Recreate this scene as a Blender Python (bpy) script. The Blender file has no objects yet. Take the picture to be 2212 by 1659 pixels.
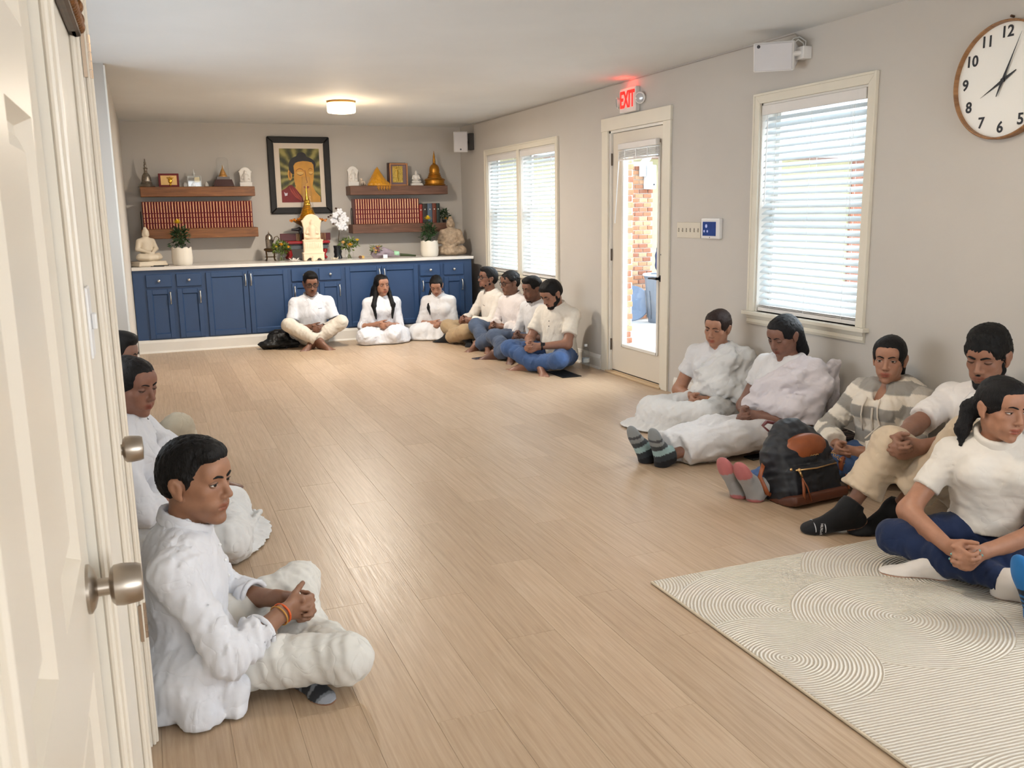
import bpy, bmesh, math, random
import numpy as np
from mathutils import Vector, Matrix, Quaternion

random.seed(7)
SC = bpy.context.scene
COL = SC.collection

# ------------------------------------------------------------------ camera
def _cam():
    f, yaw, pitch, roll, h = 1948.2867, .3785, .1893, -.0166, 1.4139
    cy, sy, cp, sp = math.cos(yaw), math.sin(yaw), math.cos(pitch), math.sin(pitch)
    fw = Vector((sy*cp, cy*cp, -sp)); r = Vector((cy, -sy, 0)); u = r.cross(fw)
    c, s = math.cos(roll), math.sin(roll)
    r2 = c*r + s*u; u2 = -s*r + c*u
    cam = bpy.data.cameras.new('camera'); o = bpy.data.objects.new('camera', cam); COL.objects.link(o)
    cam.sensor_fit = 'HORIZONTAL'; cam.sensor_width = 36; cam.lens = f*36/2212
    cam.clip_start = .03; cam.clip_end = 200
    m = Matrix((r2, u2, -fw)).transposed().to_4x4(); m.translation = Vector((0, 0, h))
    o.matrix_world = m
    cam.dof.use_dof = True; cam.dof.focus_distance = 4.5; cam.dof.aperture_fstop = 16.0
    SC.camera = o
_cam()

# ------------------------------------------------------------------ world, light, exposure
SC.view_settings.view_transform = 'Standard'
SC.view_settings.look = 'None'
SC.view_settings.gamma = 1.0
SC.view_settings.use_curve_mapping = False
SC.view_settings.exposure = .02

SC.cycles.adaptive_threshold = .12; SC.cycles.adaptive_min_samples = 16
SC.cycles.max_bounces = 6; SC.cycles.diffuse_bounces = 3; SC.cycles.glossy_bounces = 3; SC.cycles.transmission_bounces = 4
SC.cycles.transparent_max_bounces = 10; SC.cycles.caustics_reflective = False; SC.cycles.caustics_refractive = False

def _world():
    w = bpy.data.worlds.new('overcast_sky'); SC.world = w; w.use_nodes = True
    nt = w.node_tree; bg = nt.nodes['Background']
    sky = nt.nodes.new('ShaderNodeTexSky'); sky.sky_type = 'HOSEK_WILKIE'
    sky.turbidity = 8.0; sky.ground_albedo = .5; sky.sun_direction = (.3, .2, .93)
    mix = nt.nodes.new('ShaderNodeMixRGB'); mix.inputs[0].default_value = .8
    mix.inputs[2].default_value = (.80, .90, 1.0, 1)
    nt.links.new(sky.outputs[0], mix.inputs[1]); nt.links.new(mix.outputs[0], bg.inputs[0])
    bg.inputs[1].default_value = 3.4
_world()

def area(name, loc, target, sx, sy, power, color=(1, 1, 1), spread=math.pi):
    l = bpy.data.lights.new(name, 'AREA'); l.shape = 'RECTANGLE'; l.size = sx; l.size_y = sy
    l.energy = power; l.color = color; l.spread = spread
    o = bpy.data.objects.new(name, l); COL.objects.link(o); o.location = loc
    d = Vector(target) - Vector(loc); o.rotation_euler = d.to_track_quat('-Z', 'Y').to_euler()
    return o
# daylight entering through the windows of the room (right wall windows and glass door)
def portal(name, loc, target, sx, sy):
    o = area(name, loc, target, sx, sy, 1.0); o.data.cycles.is_portal = True
# the sky reaches the room through these openings
portal('portal_window_near', (3.90, 4.48, 1.40), (0, 4.48, 1.40), 1.0, 1.4)
portal('portal_glass_door', (3.90, 6.52, 1.1), (0, 6.52, 1.1), .65, 1.75)
portal('portal_window_far', (3.90, 9.05, 1.40), (0, 9.05, 1.40), 1.95, 1.4)
# bright overcast sky side: a very soft sun from beyond the window wall
def _sun():
    l = bpy.data.lights.new('soft_sun', 'SUN'); l.energy = 13.0; l.angle = math.radians(75); l.color = (.93, .97, 1)
    o = bpy.data.objects.new('soft_sun', l); COL.objects.link(o); o.location = (8, 6, 6)
    o.rotation_euler = Vector((-.84, .06, -.50)).to_track_quat('-Z', 'Y').to_euler()
_sun()
# added fill lights out of view: beside the camera, behind it, in the recess
area('fill_light_side', (3.80, .85, 1.45), (0, 1.9, .3), 1.1, 1.2, 8, (.93, .97, 1))
area('fill_light_back', (1.75, -2.98, 1.5), (2.1, 7, 1.0), 3.1, 1.55, 66, (1, .985, .96))
area('fill_light_recess', (-.70, 5.2, 1.45), (3.0, 5.4, .8), 3.0, 1.3, 14, (.97, .99, 1), math.radians(130))
# ------------------------------------------------------------------ helpers
LOC = {}
MATS = {}

def L(c):
    """sRGB 0-255 triple -> linear rgba"""
    out = []
    for v in c:
        v = v/255.
        out.append(v/12.92 if v <= .04045 else ((v+.055)/1.055)**2.4)
    return (*out, 1)

class NT:
    def __init__(s, name):
        s.m = bpy.data.materials.new(name); s.m.use_nodes = True; s.t = s.m.node_tree
        s.b = s.t.nodes['Principled BSDF']; s.o = s.t.nodes['Material Output']
    def n(s, typ, **kw):
        nd = s.t.nodes.new('ShaderNode'+typ)
        for k, v in kw.items():
            if k.startswith('i_'):
                nd.inputs[int(k[2:])].default_value = v
            else:
                setattr(nd, k, v)
        return nd
    def l(s, a, b): s.t.links.new(a, b)
    def set(s, **kw):
        for k, v in kw.items():
            k = k.replace('_', ' ')
            for i in s.b.inputs:
                if i.name.lower() == k.lower():
                    i.default_value = v
    def inp(s, name): return s.b.inputs[name]
    def coord(s, kind='Object', scale=(1, 1, 1)):
        tc = s.n('TexCoord'); mp = s.n('Mapping'); mp.inputs['Scale'].default_value = scale
        s.l(tc.outputs[kind], mp.inputs['Vector']); return mp.outputs['Vector']
    def noise(s, vec, scale, detail=3, rough=.5, dist=0):
        n = s.n('TexNoise'); n.inputs['Scale'].default_value = scale; n.inputs['Detail'].default_value = detail
        n.inputs['Roughness'].default_value = rough; n.inputs['Distortion'].default_value = dist
        s.l(vec, n.inputs['Vector']); return n.outputs['Fac']
    def ramp(s, fac, stops):
        r = s.n('ValToRGB'); e = r.color_ramp.elements
        while len(e) < len(stops): e.new(.5)
        for i, (p, c) in enumerate(stops): e[i].position = p; e[i].color = c
        s.l(fac, r.inputs[0]); return r.outputs[0]
    def bump(s, h, strength=.3, dist=.01):
        b = s.n('Bump'); b.inputs['Strength'].default_value = strength; b.inputs['Distance'].default_value = dist
        s.l(h, b.inputs['Height']); s.l(b.outputs[0], s.b.inputs['Normal'])
    def mul(s, a, b):
        m = s.n('MixRGB', blend_type='MULTIPLY'); m.inputs[0].default_value = 1
        for i, q in ((1, a), (2, b)):
            if isinstance(q, tuple): m.inputs[i].default_value = q
            else: s.l(q, m.inputs[i])
        return m.outputs[0]

def mat(name, rgb, rough=.55, metal=0., var=.06, vscale=6., bump=0., bscale=60., spec=.5, emit=None, estr=0., alpha=1., trans=0., coat=0., sheen=0.):
    if name in MATS: return MATS[name]
    t = NT(name); c = L(rgb)
    t.set(Roughness=rough, Metallic=metal)
    t.inp('Specular IOR Level').default_value = spec
    vec = t.coord('Object')
    if var > 0:
        f = t.noise(vec, vscale, 4)
        lo = tuple(x*(1-var) for x in c[:3])+(1,); hi = tuple(min(1, x*(1+var)) for x in c[:3])+(1,)
        t.l(t.ramp(f, [(.3, lo), (.7, hi)]), t.inp('Base Color'))
    else:
        t.inp('Base Color').default_value = c
    if bump > 0:
        t.bump(t.noise(vec, bscale, 3), bump, .01)
    if emit:
        t.m.cycles.emission_sampling = 'NONE'; t.inp('Emission Color').default_value = L(emit); t.inp('Emission Strength').default_value = estr
    if trans: t.inp('Transmission Weight').default_value = trans
    if coat: t.inp('Coat Weight').default_value = coat
    if sheen: t.inp('Sheen Weight').default_value = sheen
    MATS[name] = t.m
    return t.m

def tag(o, label=None, cat=None, group=None, kind=None):
    if label: o['label'] = label
    if cat: o['category'] = cat
    if group: o['group'] = group
    if kind: o['kind'] = kind
    return o

def thing(name, label, cat, loc=(0, 0, 0), group=None, kind=None, rotz=0):
    o = bpy.data.objects.new(name, None); COL.objects.link(o); o.location = loc; o.empty_display_size = .05
    o.rotation_euler = (0, 0, rotz)
    LOC[o] = Vector(loc)
    return tag(o, label, cat, group, kind)

def link(o, parent=None, origin=(0, 0, 0)):
    COL.objects.link(o)
    og = Vector(origin)
    if parent is not None:
        o.parent = parent; o.location = og - LOC.get(parent, Vector())
    else:
        o.location = og
    LOC[o] = og
    return o

class MB:
    """collects faces of one mesh in world coordinates"""
    def __init__(s): s.v = []; s.f = []; s.mi = []; s.cur = 0
    def add(s, vs, fs, M=None):
        b = len(s.v)
        for p in vs:
            p = Vector(p)
            s.v.append(tuple(M @ p if M is not None else p))
        for f in fs: s.f.append(tuple(i+b for i in f)); s.mi.append(s.cur)
        return s
    def box(s, lo, hi, M=None):
        x0, y0, z0 = lo; x1, y1, z1 = hi
        if x0 > x1: x0, x1 = x1, x0
        if y0 > y1: y0, y1 = y1, y0
        if z0 > z1: z0, z1 = z1, z0
        return s.add([(x0, y0, z0), (x1, y0, z0), (x1, y1, z0), (x0, y1, z0), (x0, y0, z1), (x1, y0, z1), (x1, y1, z1), (x0, y1, z1)],
                     [(0, 3, 2, 1), (4, 5, 6, 7), (0, 1, 5, 4), (1, 2, 6, 5), (2, 3, 7, 6), (3, 0, 4, 7)], M)
    def lathe(s, prof, c=(0, 0, 0), n=24, M=None, cap=True, sx=1., sy=1., wob=None):
        vs = []; fs = []
        for k, (r, z) in enumerate(prof):
            for i in range(n):
                a = 2*math.pi*i/n
                rr = r*(wob(a, z) if wob else 1)
                vs.append((c[0]+rr*math.cos(a)*sx, c[1]+rr*math.sin(a)*sy, c[2]+z))
        m = len(prof)
        for k in range(m-1):
            for i in range(n):
                j = (i+1) % n
                fs.append((k*n+i, k*n+j, (k+1)*n+j, (k+1)*n+i))
        if cap:
            fs.append(tuple(reversed(range(n)))); fs.append(tuple(range((m-1)*n, m*n)))
        return s.add(vs, fs, M)
    def tube(s, pts, r, n=8, M=None, cap=True, flat=1.):
        pts = [Vector(p) for p in pts]; rs = r if isinstance(r, (list, tuple)) else [r]*len(pts)
        vs = []; fs = []; up = None
        for k, p in enumerate(pts):
            t = (pts[min(k+1, len(pts)-1)]-pts[max(k-1, 0)]).normalized()
            if up is None:
                up = Vector((0, 0, 1)) if abs(t.z) < .9 else Vector((1, 0, 0))
            a = t.cross(up)
            if a.length < 1e-6: a = t.orthogonal()
            a.normalize(); b = a.cross(t).normalized(); up = b
            for i in range(n):
                w = 2*math.pi*i/n
                vs.append(p + a*math.cos(w)*rs[k] + b*math.sin(w)*rs[k]*flat)
        for k in range(len(pts)-1):
            for i in range(n):
                j = (i+1) % n
                fs.append((k*n+i, k*n+j, (k+1)*n+j, (k+1)*n+i))
        if cap:
            fs.append(tuple(reversed(range(n)))); fs.append(tuple(range((len(pts)-1)*n, len(pts)*n)))
        return s.add(vs, fs, M)
    def prism(s, poly, d0, d1, axes='xz', M=None):
        """extrude a 2D polygon; axes names the plane, depth along the remaining axis"""
        n = len(poly); vs = []
        for d in (d0, d1):
            for a, b in poly:
                vs.append({'xz': (a, d, b), 'xy': (a, b, d), 'yz': (d, a, b)}[axes])
        fs = [tuple(range(n)), tuple(reversed(range(n, 2*n)))]
        for i in range(n):
            j = (i+1) % n; fs.append((i, i+n, j+n, j))
        return s.add(vs, fs, M)
    def ell(s, c, r, n=16, m=10, M=None):
        vs = [(c[0], c[1], c[2]-r[2])]; fs = []
        for k in range(1, m):
            ph = -math.pi/2+math.pi*k/m
            for i in range(n):
                a = 2*math.pi*i/n
                vs.append((c[0]+r[0]*math.cos(ph)*math.cos(a), c[1]+r[1]*math.cos(ph)*math.sin(a), c[2]+r[2]*math.sin(ph)))
        vs.append((c[0], c[1], c[2]+r[2])); last = len(vs)-1
        for i in range(n):
            j = (i+1) % n
            fs.append((0, 1+j, 1+i)); fs.append((last, 1+(m-2)*n+i, 1+(m-2)*n+j))
            for k in range(m-2):
                a = 1+k*n
                fs.append((a+i, a+j, a+n+j, a+n+i))
        return s.add(vs, fs, M)
    def build(s, name, mats, parent=None, origin=None, bevel=0., smooth=False, seg=1, fix=True):
        if origin is None:
            if parent is not None: origin = LOC.get(parent, Vector())
            else:
                a = np.array(s.v); origin = ((a[:, 0].min()+a[:, 0].max())/2, (a[:, 1].min()+a[:, 1].max())/2, a[:, 2].min())
        og = Vector(origin)
        me = bpy.data.meshes.new(name)
        me.from_pydata([tuple(Vector(p)-og) for p in s.v], [], s.f)
        if not isinstance(mats, (list, tuple)): mats = [mats]
        for m in mats: me.materials.append(m)
        if len(mats) > 1: me.polygons.foreach_set('material_index', s.mi)
        bm = bmesh.new(); bm.from_mesh(me)
        if fix: bmesh.ops.recalc_face_normals(bm, faces=bm.faces)
        if bevel > 0:
            ed = [e for e in bm.edges if len(e.link_faces) == 2 and e.calc_face_angle(0) > .6]
            bmesh.ops.bevel(bm, geom=ed, offset=bevel, segments=seg, affect='EDGES', profile=.6, clamp_overlap=True)
        bm.to_mesh(me); bm.free()
        if smooth: smooth_mesh(me, smooth)
        o = bpy.data.objects.new(name, me)
        return link(o, parent, origin)

def smooth_mesh(me, ang=True):
    me.polygons.foreach_set('use_smooth', [True]*len(me.polygons))
    if ang is not True:
        try: me.set_sharp_from_angle(angle=ang)
        except Exception: pass

def copy_tree(o, loc, parent=None, rot=None):
    c = o.copy(); COL.objects.link(c)
    if parent is not None: c.parent = parent
    else:
        c.location = loc
        if rot is not None: c.rotation_euler = rot
    for ch in list(o.children): copy_tree(ch, None, c)
    return c

def text_mesh(body, size, M, depth=.002, bold=0.):
    """lettering as a flat extruded mesh; M places the text plane (x right, y up)"""
    cu = bpy.data.curves.new('lettering', 'FONT'); cu.body = body; cu.size = size; cu.extrude = depth; cu.offset = bold
    cu.align_x = 'CENTER'; cu.align_y = 'CENTER'; cu.resolution_u = 3
    o = bpy.data.objects.new('lettering', cu); COL.objects.link(o)
    dg = bpy.context.evaluated_depsgraph_get(); dg.update()
    me = o.evaluated_get(dg).to_mesh()
    vs = [tuple(M @ v.co) for v in me.vertices]; fs = [tuple(p.vertices) for p in me.polygons]
    o.evaluated_get(dg).to_mesh_clear()
    bpy.data.objects.remove(o); bpy.data.curves.remove(cu)
    return vs, fs
def plane_M(origin, xdir, ydir):
    x = Vector(xdir).normalized(); y = Vector(ydir).normalized(); z = x.cross(y)
    m = Matrix((x, y, z)).transposed().to_4x4(); m.translation = Vector(origin); return m
# ------------------------------------------------------------------ room shell
XR, D, H = 3.7175, 10.95, 2.44

def wall_mat(name, rgb):
    t = NT(name); vec = t.coord('Object'); c = L(rgb)
    f = t.noise(vec, 1.3, 4)
    t.l(t.ramp(f, [(.3, tuple(x*.97 for x in c[:3])+(1,)), (.7, tuple(x*1.03 for x in c[:3])+(1,))]), t.inp('Base Color'))
    t.set(Roughness=.75); t.inp('Specular IOR Level').default_value = .3
    t.bump(t.noise(vec, 260, 2), .08, .004); MATS[name] = t.m; return t.m
M_WALL = wall_mat('greige_wall_paint', (200, 194, 186))
M_CEIL = wall_mat('ceiling_paint', (226, 227, 226))
M_TRIM = mat('white_trim_paint', (233, 229, 221), .38, var=.02, bump=.02)
M_CASE = mat('cream_trim_paint', (226, 219, 203), .42, var=.02, bump=.02)
M_DOORW = mat('white_door_paint', (222, 212, 196), .35, var=0)

def floor_mats():
    t = NT('oak_plank'); oi = t.n('ObjectInfo')
    tc = t.n('TexCoord'); add = t.n('VectorMath', operation='MULTIPLY_ADD')
    rnd = t.n('CombineXYZ'); t.l(oi.outputs['Random'], rnd.inputs[0]); t.l(oi.outputs['Random'], rnd.inputs[1])
    add.inputs[1].default_value = (1, 1, 1); sc = t.n('VectorMath', operation='SCALE'); sc.inputs[3].default_value = 37.
    t.l(rnd.outputs[0], sc.inputs[0]); t.l(tc.outputs['Object'], add.inputs[0]); t.l(sc.outputs[0], add.inputs[2])
    mp = t.n('Mapping'); mp.inputs['Scale'].default_value = (22, 1.3, 1); t.l(add.outputs[0], mp.inputs[0])
    g = t.noise(mp.outputs[0], 3.0, 6, .62, .6)
    mp2 = t.n('Mapping'); mp2.inputs['Scale'].default_value = (6.5, .28, 1); t.l(add.outputs[0], mp2.inputs[0])
    wv = t.n('TexWave', wave_type='BANDS'); wv.inputs['Scale'].default_value = 1.5; wv.inputs['Distortion'].default_value = 9.; wv.inputs['Detail'].default_value = 3
    wv.inputs['Detail Scale'].default_value = 1.4
    t.l(mp2.outputs[0], wv.inputs['Vector'])
    base = t.ramp(g, [(.2, L((170, 146, 119))), (.5, L((187, 163, 136))), (.8, L((200, 179, 154)))])
    ring = t.ramp(wv.outputs['Fac'], [(0, (.90, .88, .86, 1)), (.4, (1, 1, 1, 1)), (1, (.97, .96, .96, 1))])
    c1 = t.mul(base, ring)
    tone = t.ramp(oi.outputs['Random'], [(0, (.90, .88, .86, 1)), (.5, (.99, .98, .97, 1)), (1, (1.04, 1.04, 1.05, 1))])
    t.l(t.mul(c1, tone), t.inp('Base Color'))
    mp3 = t.n('Mapping'); mp3.inputs['Scale'].default_value = (190, 3.0, 1); t.l(add.outputs[0], mp3.inputs[0])
    fine = t.noise(mp3.outputs[0], 1.0, 3, .6)
    t.bump(fine, .25, .002)
    t.l(t.ramp(fine, [(.3, (.30, .30, .30, 1)), (.7, (.42, .42, .42, 1))]), t.inp('Roughness'))
    t.inp('Specular IOR Level').default_value = .5
    return t.m
M_OAK = floor_mats()
M_GAP = mat('dark_joint', (150, 122, 94), .8, var=0)

fl = MB().box((-1.6, -3, -.06), (XR+.01, D+.1, -.006)).build('floor', M_GAP, origin=(0, 0, -.06))
tag(fl, 'light oak plank floor running the length of the room', 'floor', kind='structure')
def planks():
    pw, pl = .181, 1.22
    mb = MB().box((-pw/2+.0002, -pl/2+.0003, -.012), (pw/2-.0002, pl/2-.0003, 0))
    first = mb.build('plank', M_OAK, fl, origin=(0, 0, 0), bevel=.0007)
    LOC[first] = Vector()
    meshes = {}
    me0 = first.data
    offs = [0, .41, .83, .2, .62, 1.04, .35]
    x = -.62; row = 0; n = 0
    proto = first
    while x < XR-.02:
        xc = x+pw/2
        y = -.2-offs[row % 7]
        if x < -.2: y += 2.44
        while y < 10.3:
            y0, y1 = y, y+pl
            if n == 0: o = proto
            else:
                o = proto.copy(); COL.objects.link(o); o.parent = fl
            o.location = Vector((xc, (y0+y1)/2, .06)); n += 1
            y += pl
        x += pw; row += 1
    return n
N_PLANKS = planks()

tag(MB().box((-3.2, -3.1, H), (XR+.14, D+.14, H+.1)).build('ceiling', M_CEIL), 'smooth white painted ceiling', 'ceiling', kind='structure')

def wall_strip(name, label, y0, y1, holes, x0=XR, x1=XR+.14, z1=H, m=M_WALL):
    mb = MB(); y = y0
    for (a, b, c, d) in sorted(holes):
        mb.box((x0, y, 0), (x1, a, z1))
        if c > 0: mb.box((x0, a, 0), (x1, b, c))
        mb.box((x0, a, d), (x1, b, z1)); y = b
    mb.box((x0, y, 0), (x1, y1, z1))
    return tag(mb.build(name, m), label, 'wall', kind='structure')
W1 = (4.012, 4.954, .735, 2.060)      # near window opening y0 y1 z0 z1
W2 = (8.10, 9.99, .735, 2.045)        # far double window
DR = (6.130, 7.020, 0, 2.065)         # glazed door
W0 = (.30, 1.40, .85, 2.06)           # opening added beside the photographer for the side fill light (out of view)
wall_strip('wall_right', 'greige painted wall with the windows and the glazed door', -3, D+.14, [W1, W2, DR, W0])
tag(MB().box((-.32, D, 0), (XR, D+.14, H)).build('wall_far', M_WALL), 'greige wall behind the altar shelves', 'wall', kind='structure')
wl = MB().box((-.17-.12, 6.96, 0), (-.17, D+.14, H)).box((-1.75, 6.96, 0), (-.29, 7.08, H))
tag(wl.build('wall_left', M_WALL), 'grey wall corner left of the blue cabinets', 'wall', kind='structure')
# worn white corner moulding down the edge of that wall
cm = MB().box((-.171, 6.952, 0), (-.160, 7.05, 2.43)).box((-.171, 7.05, 0), (-.164, 10.15, .0001))
tag(cm.build('trim_1', M_TRIM, bevel=.003), 'scuffed white corner moulding at the grey wall edge', 'moulding', kind='structure')
tag(MB().box((-.75, 2.56, 0), (-.65, 3.65, H)).box((-.75, 6.75, 0), (-.65, 6.96, H)).box((-.75, 3.65, 0), (-.65, 6.75, .78)).box((-.75, 3.65, 2.12), (-.65, 6.75, H)).build('wall_recess', M_WALL), 'pale wall behind the seated people at the left', 'wall', kind='structure')  # hidden opening in this wall is added for the recess fill light
# wall beside the photographer with two closet doors
NX = -.10
mb = MB()
D1 = (.56, 1.325); D2 = (1.975, 2.435); DZ = 2.03
for a, b in ((-3, D1[0]), (D1[1], D2[0]), (D2[1], 2.50)): mb.box((NX-.12, a, 0), (NX, b, H))
for a, b in (D1, D2): mb.box((NX-.12, a, DZ), (NX, b, H))
mb.box((-.75, 2.50, 0), (NX-.004, 2.555, H))
tag(mb.build('wall_near', mat('closet_wall_paint', (226, 219, 206), .5, var=.02, bump=.03, bscale=200)), 'cream wall with white panelled closet doors beside the camera', 'wall', kind='structure')
mb = MB()
mb.box((-3.2, -3.1, 0), (.15, -3, H)).box((3.35, -3.1, 0), (XR+.14, -3, H)).box((.15, -3.1, 0), (3.35, -3, .7)).box((.15, -3.1, 2.3), (3.35, -3, H))
tag(mb.build('wall_back', M_WALL), 'greige wall with an added wide opening behind the photographer', 'wall', kind='structure')  # unseen wall, opening added for the back fill light

# baseboards
def base_board(name, label, lo, hi, inward):
    x0, y0 = lo; x1, y1 = hi; m = MB()
    if inward == 'x-':
        m.prism([(x1, 0), (x1-.014, 0), (x1-.014, .095), (x1-.009, .112), (x1-.006, .125), (x1, .128)], y0, y1, 'xz')
        m.prism([(x1-.014, 0), (x1-.028, 0), (x1-.024, .012), (x1-.014, .018)], y0, y1, 'xz')
    if inward == 'y-':
        m.prism([(y1, 0), (y1-.014, 0), (y1-.014, .108), (y1-.009, .124), (y1-.006, .135), (y1, .138)], x0, x1, 'yz')
        m.prism([(y1-.014, 0), (y1-.028, 0), (y1-.024, .012), (y1-.014, .018)], x0, x1, 'yz')
    return tag(m.build(name, M_TRIM), label, 'baseboard', kind='structure')
base_board('baseboard_right', 'white baseboard along the window wall between glazed door and far corner', (0, 7.16), (XR, D), 'x-')
base_board('baseboard_near', 'white baseboard along the window wall in front of the clock', (0, -3), (XR, 5.93), 'x-')
base_board('baseboard_cabinet', 'white baseboard under the blue cabinets', (-.165, 0), (3.56, 10.18), 'y-')

# ---- glass material (thin sheet)
def glass_mat(name, tint=(1, 1, 1, 1), gl=.07):
    t = NT(name); tr = t.n('BsdfTransparent'); tr.inputs[0].default_value = tint
    g = t.n('BsdfGlossy'); g.inputs['Roughness'].default_value = .02
    lw = t.n('LayerWeight'); pw = t.n('Math', operation='POWER'); pw.inputs[1].default_value = 4.; t.l(lw.outputs['Facing'], pw.inputs[0])
    fr = t.n('Math', operation='MULTIPLY_ADD'); fr.inputs[1].default_value = .5; fr.inputs[2].default_value = .04; t.l(pw.outputs[0], fr.inputs[0])
    mx = t.n('MixShader'); t.l(fr.outputs[0], mx.inputs[0]); t.l(tr.outputs[0], mx.inputs[1]); t.l(g.outputs[0], mx.inputs[2])
    t.l(mx.outputs[0], t.o.inputs['Surface']); MATS[name] = t.m; return t.m
M_GLASS = glass_mat('window_glass', (.97, .99, 1, 1))

def casing(mb, y0, y1, z0, z1, w, t=.018, x=XR, bottom=False):
    """mitred casing with a small back band, around an opening on the right wall"""
    def rail(p):
        mb.prism(p, x, x-t, 'yz')
    rail([(y0-w, z0), (y0, z0), (y0, z1), (y0-w, z1+w)])
    rail([(y1, z0), (y1+w, z0), (y1+w, z1+w), (y1, z1)])
    rail([(y0-w, z1+w), (y0, z1), (y1, z1), (y1+w, z1+w)])
    b = .012
    def band(p): mb.prism(p, x, x-t-.007, 'yz')
    band([(y0-w-.002, z0), (y0-w+b, z0), (y0-w+b, z1+w-b), (y0-w-.002, z1+w+.002)])
    band([(y1+w-b, z0), (y1+w+.002, z0), (y1+w+.002, z1+w+.002), (y1+w-b, z1+w-b)])
    band([(y0-w-.002, z1+w+.002), (y0-w+b, z1+w-b), (y1+w-b, z1+w-b), (y1+w+.002, z1+w+.002)])

def window(name, label, W, mull=None):
    y0, y1, z0, z1 = W
    e = thing(name, label, 'window', (XR, (y0+y1)/2, z0), kind='structure')
    mb = MB(); casing(mb, y0+.0, y1-.0, z0+.0, z1, .060)
    if mull: mb.box((XR-.018, mull-.035, z0), (XR+.06, mull+.035, z1))
    mb.build('casing', M_CASE, e, bevel=.0015)
    MB().box((XR-.045, y0-.092, z0-.024), (XR+.07, y1+.092, z0)).build('sill', M_CASE, e, bevel=.004, seg=2)
    ap = MB()
    ap.prism([(XR, z0-.024), (XR-.026, z0-.024), (XR-.022, z0-.045), (XR-.016, z0-.05), (XR-.018, z0-.07), (XR-.012, z0-.085), (XR, z0-.087)], y0-.066, y1+.066, 'xz')
    ap.build('apron', M_CASE, e)
    spans = [(y0, y1)] if not mull else [(y0, mull-.035), (mull+.035, y1)]
    jam = MB(); jt = .012
    for a, b in spans:
        jam.box((XR, a, z0), (XR+.13, a+jt, z1)).box((XR, b-jt, z0), (XR+.13, b, z1)).box((XR, a, z1-jt), (XR+.13, b, z1)).box((XR+.05, a, z0), (XR+.13, b, z0+.02))
    jam.build('jamb', M_TRIM, e)
    zm = (z0+z1)/2+.03
    for a, b in spans:
        for (c, d, xo) in ((z0+.02, zm+.02, .085), (zm-.02, z1-.012, .108)):
            s = MB(); w = .042; X0 = XR+xo; X1 = X0+.022
            a2, b2 = a+.012, b-.012
            s.box((X0, a2, c), (X1, a2+w, d)).box((X0, b2-w, c), (X1, b2, d)).box((X0, a2+w, c), (X1, b2-w, c+w)).box((X0, a2+w, d-w), (X1, b2-w, d))
            so = s.build('sash', M_TRIM, e, bevel=.002)
            MB().box((X0+.009, a2+w, c+w), (X0+.013, b2-w, d-w)).build('pane', M_GLASS, so)
    return e
window('window_1', 'cream cased window with white slatted blind behind the seated women', W1)
window('window_2', 'cream cased double window behind the four seated men', W2, 9.045)

M_SLAT = None
def slat_mat():
    t = NT('white_blind_slat'); t.inp('Base Color').default_value = L((238, 243, 245)); t.set(Roughness=.42)
    tr = t.n('BsdfTranslucent'); tr.inputs[0].default_value = L((215, 232, 240))
    mx = t.n('MixShader'); mx.inputs[0].default_value = .22
    t.l(t.b.outputs[0], mx.inputs[1]); t.l(tr.outputs[0], mx.inputs[2]); t.l(mx.outputs[0], t.o.inputs['Surface'])
    return t.m
M_SLAT = slat_mat()
M_BLIND = mat('blind_headrail', (226, 222, 218), .4, var=.02)
M_CORD = mat('white_cord', (238, 240, 240), .6, var=0)

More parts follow.
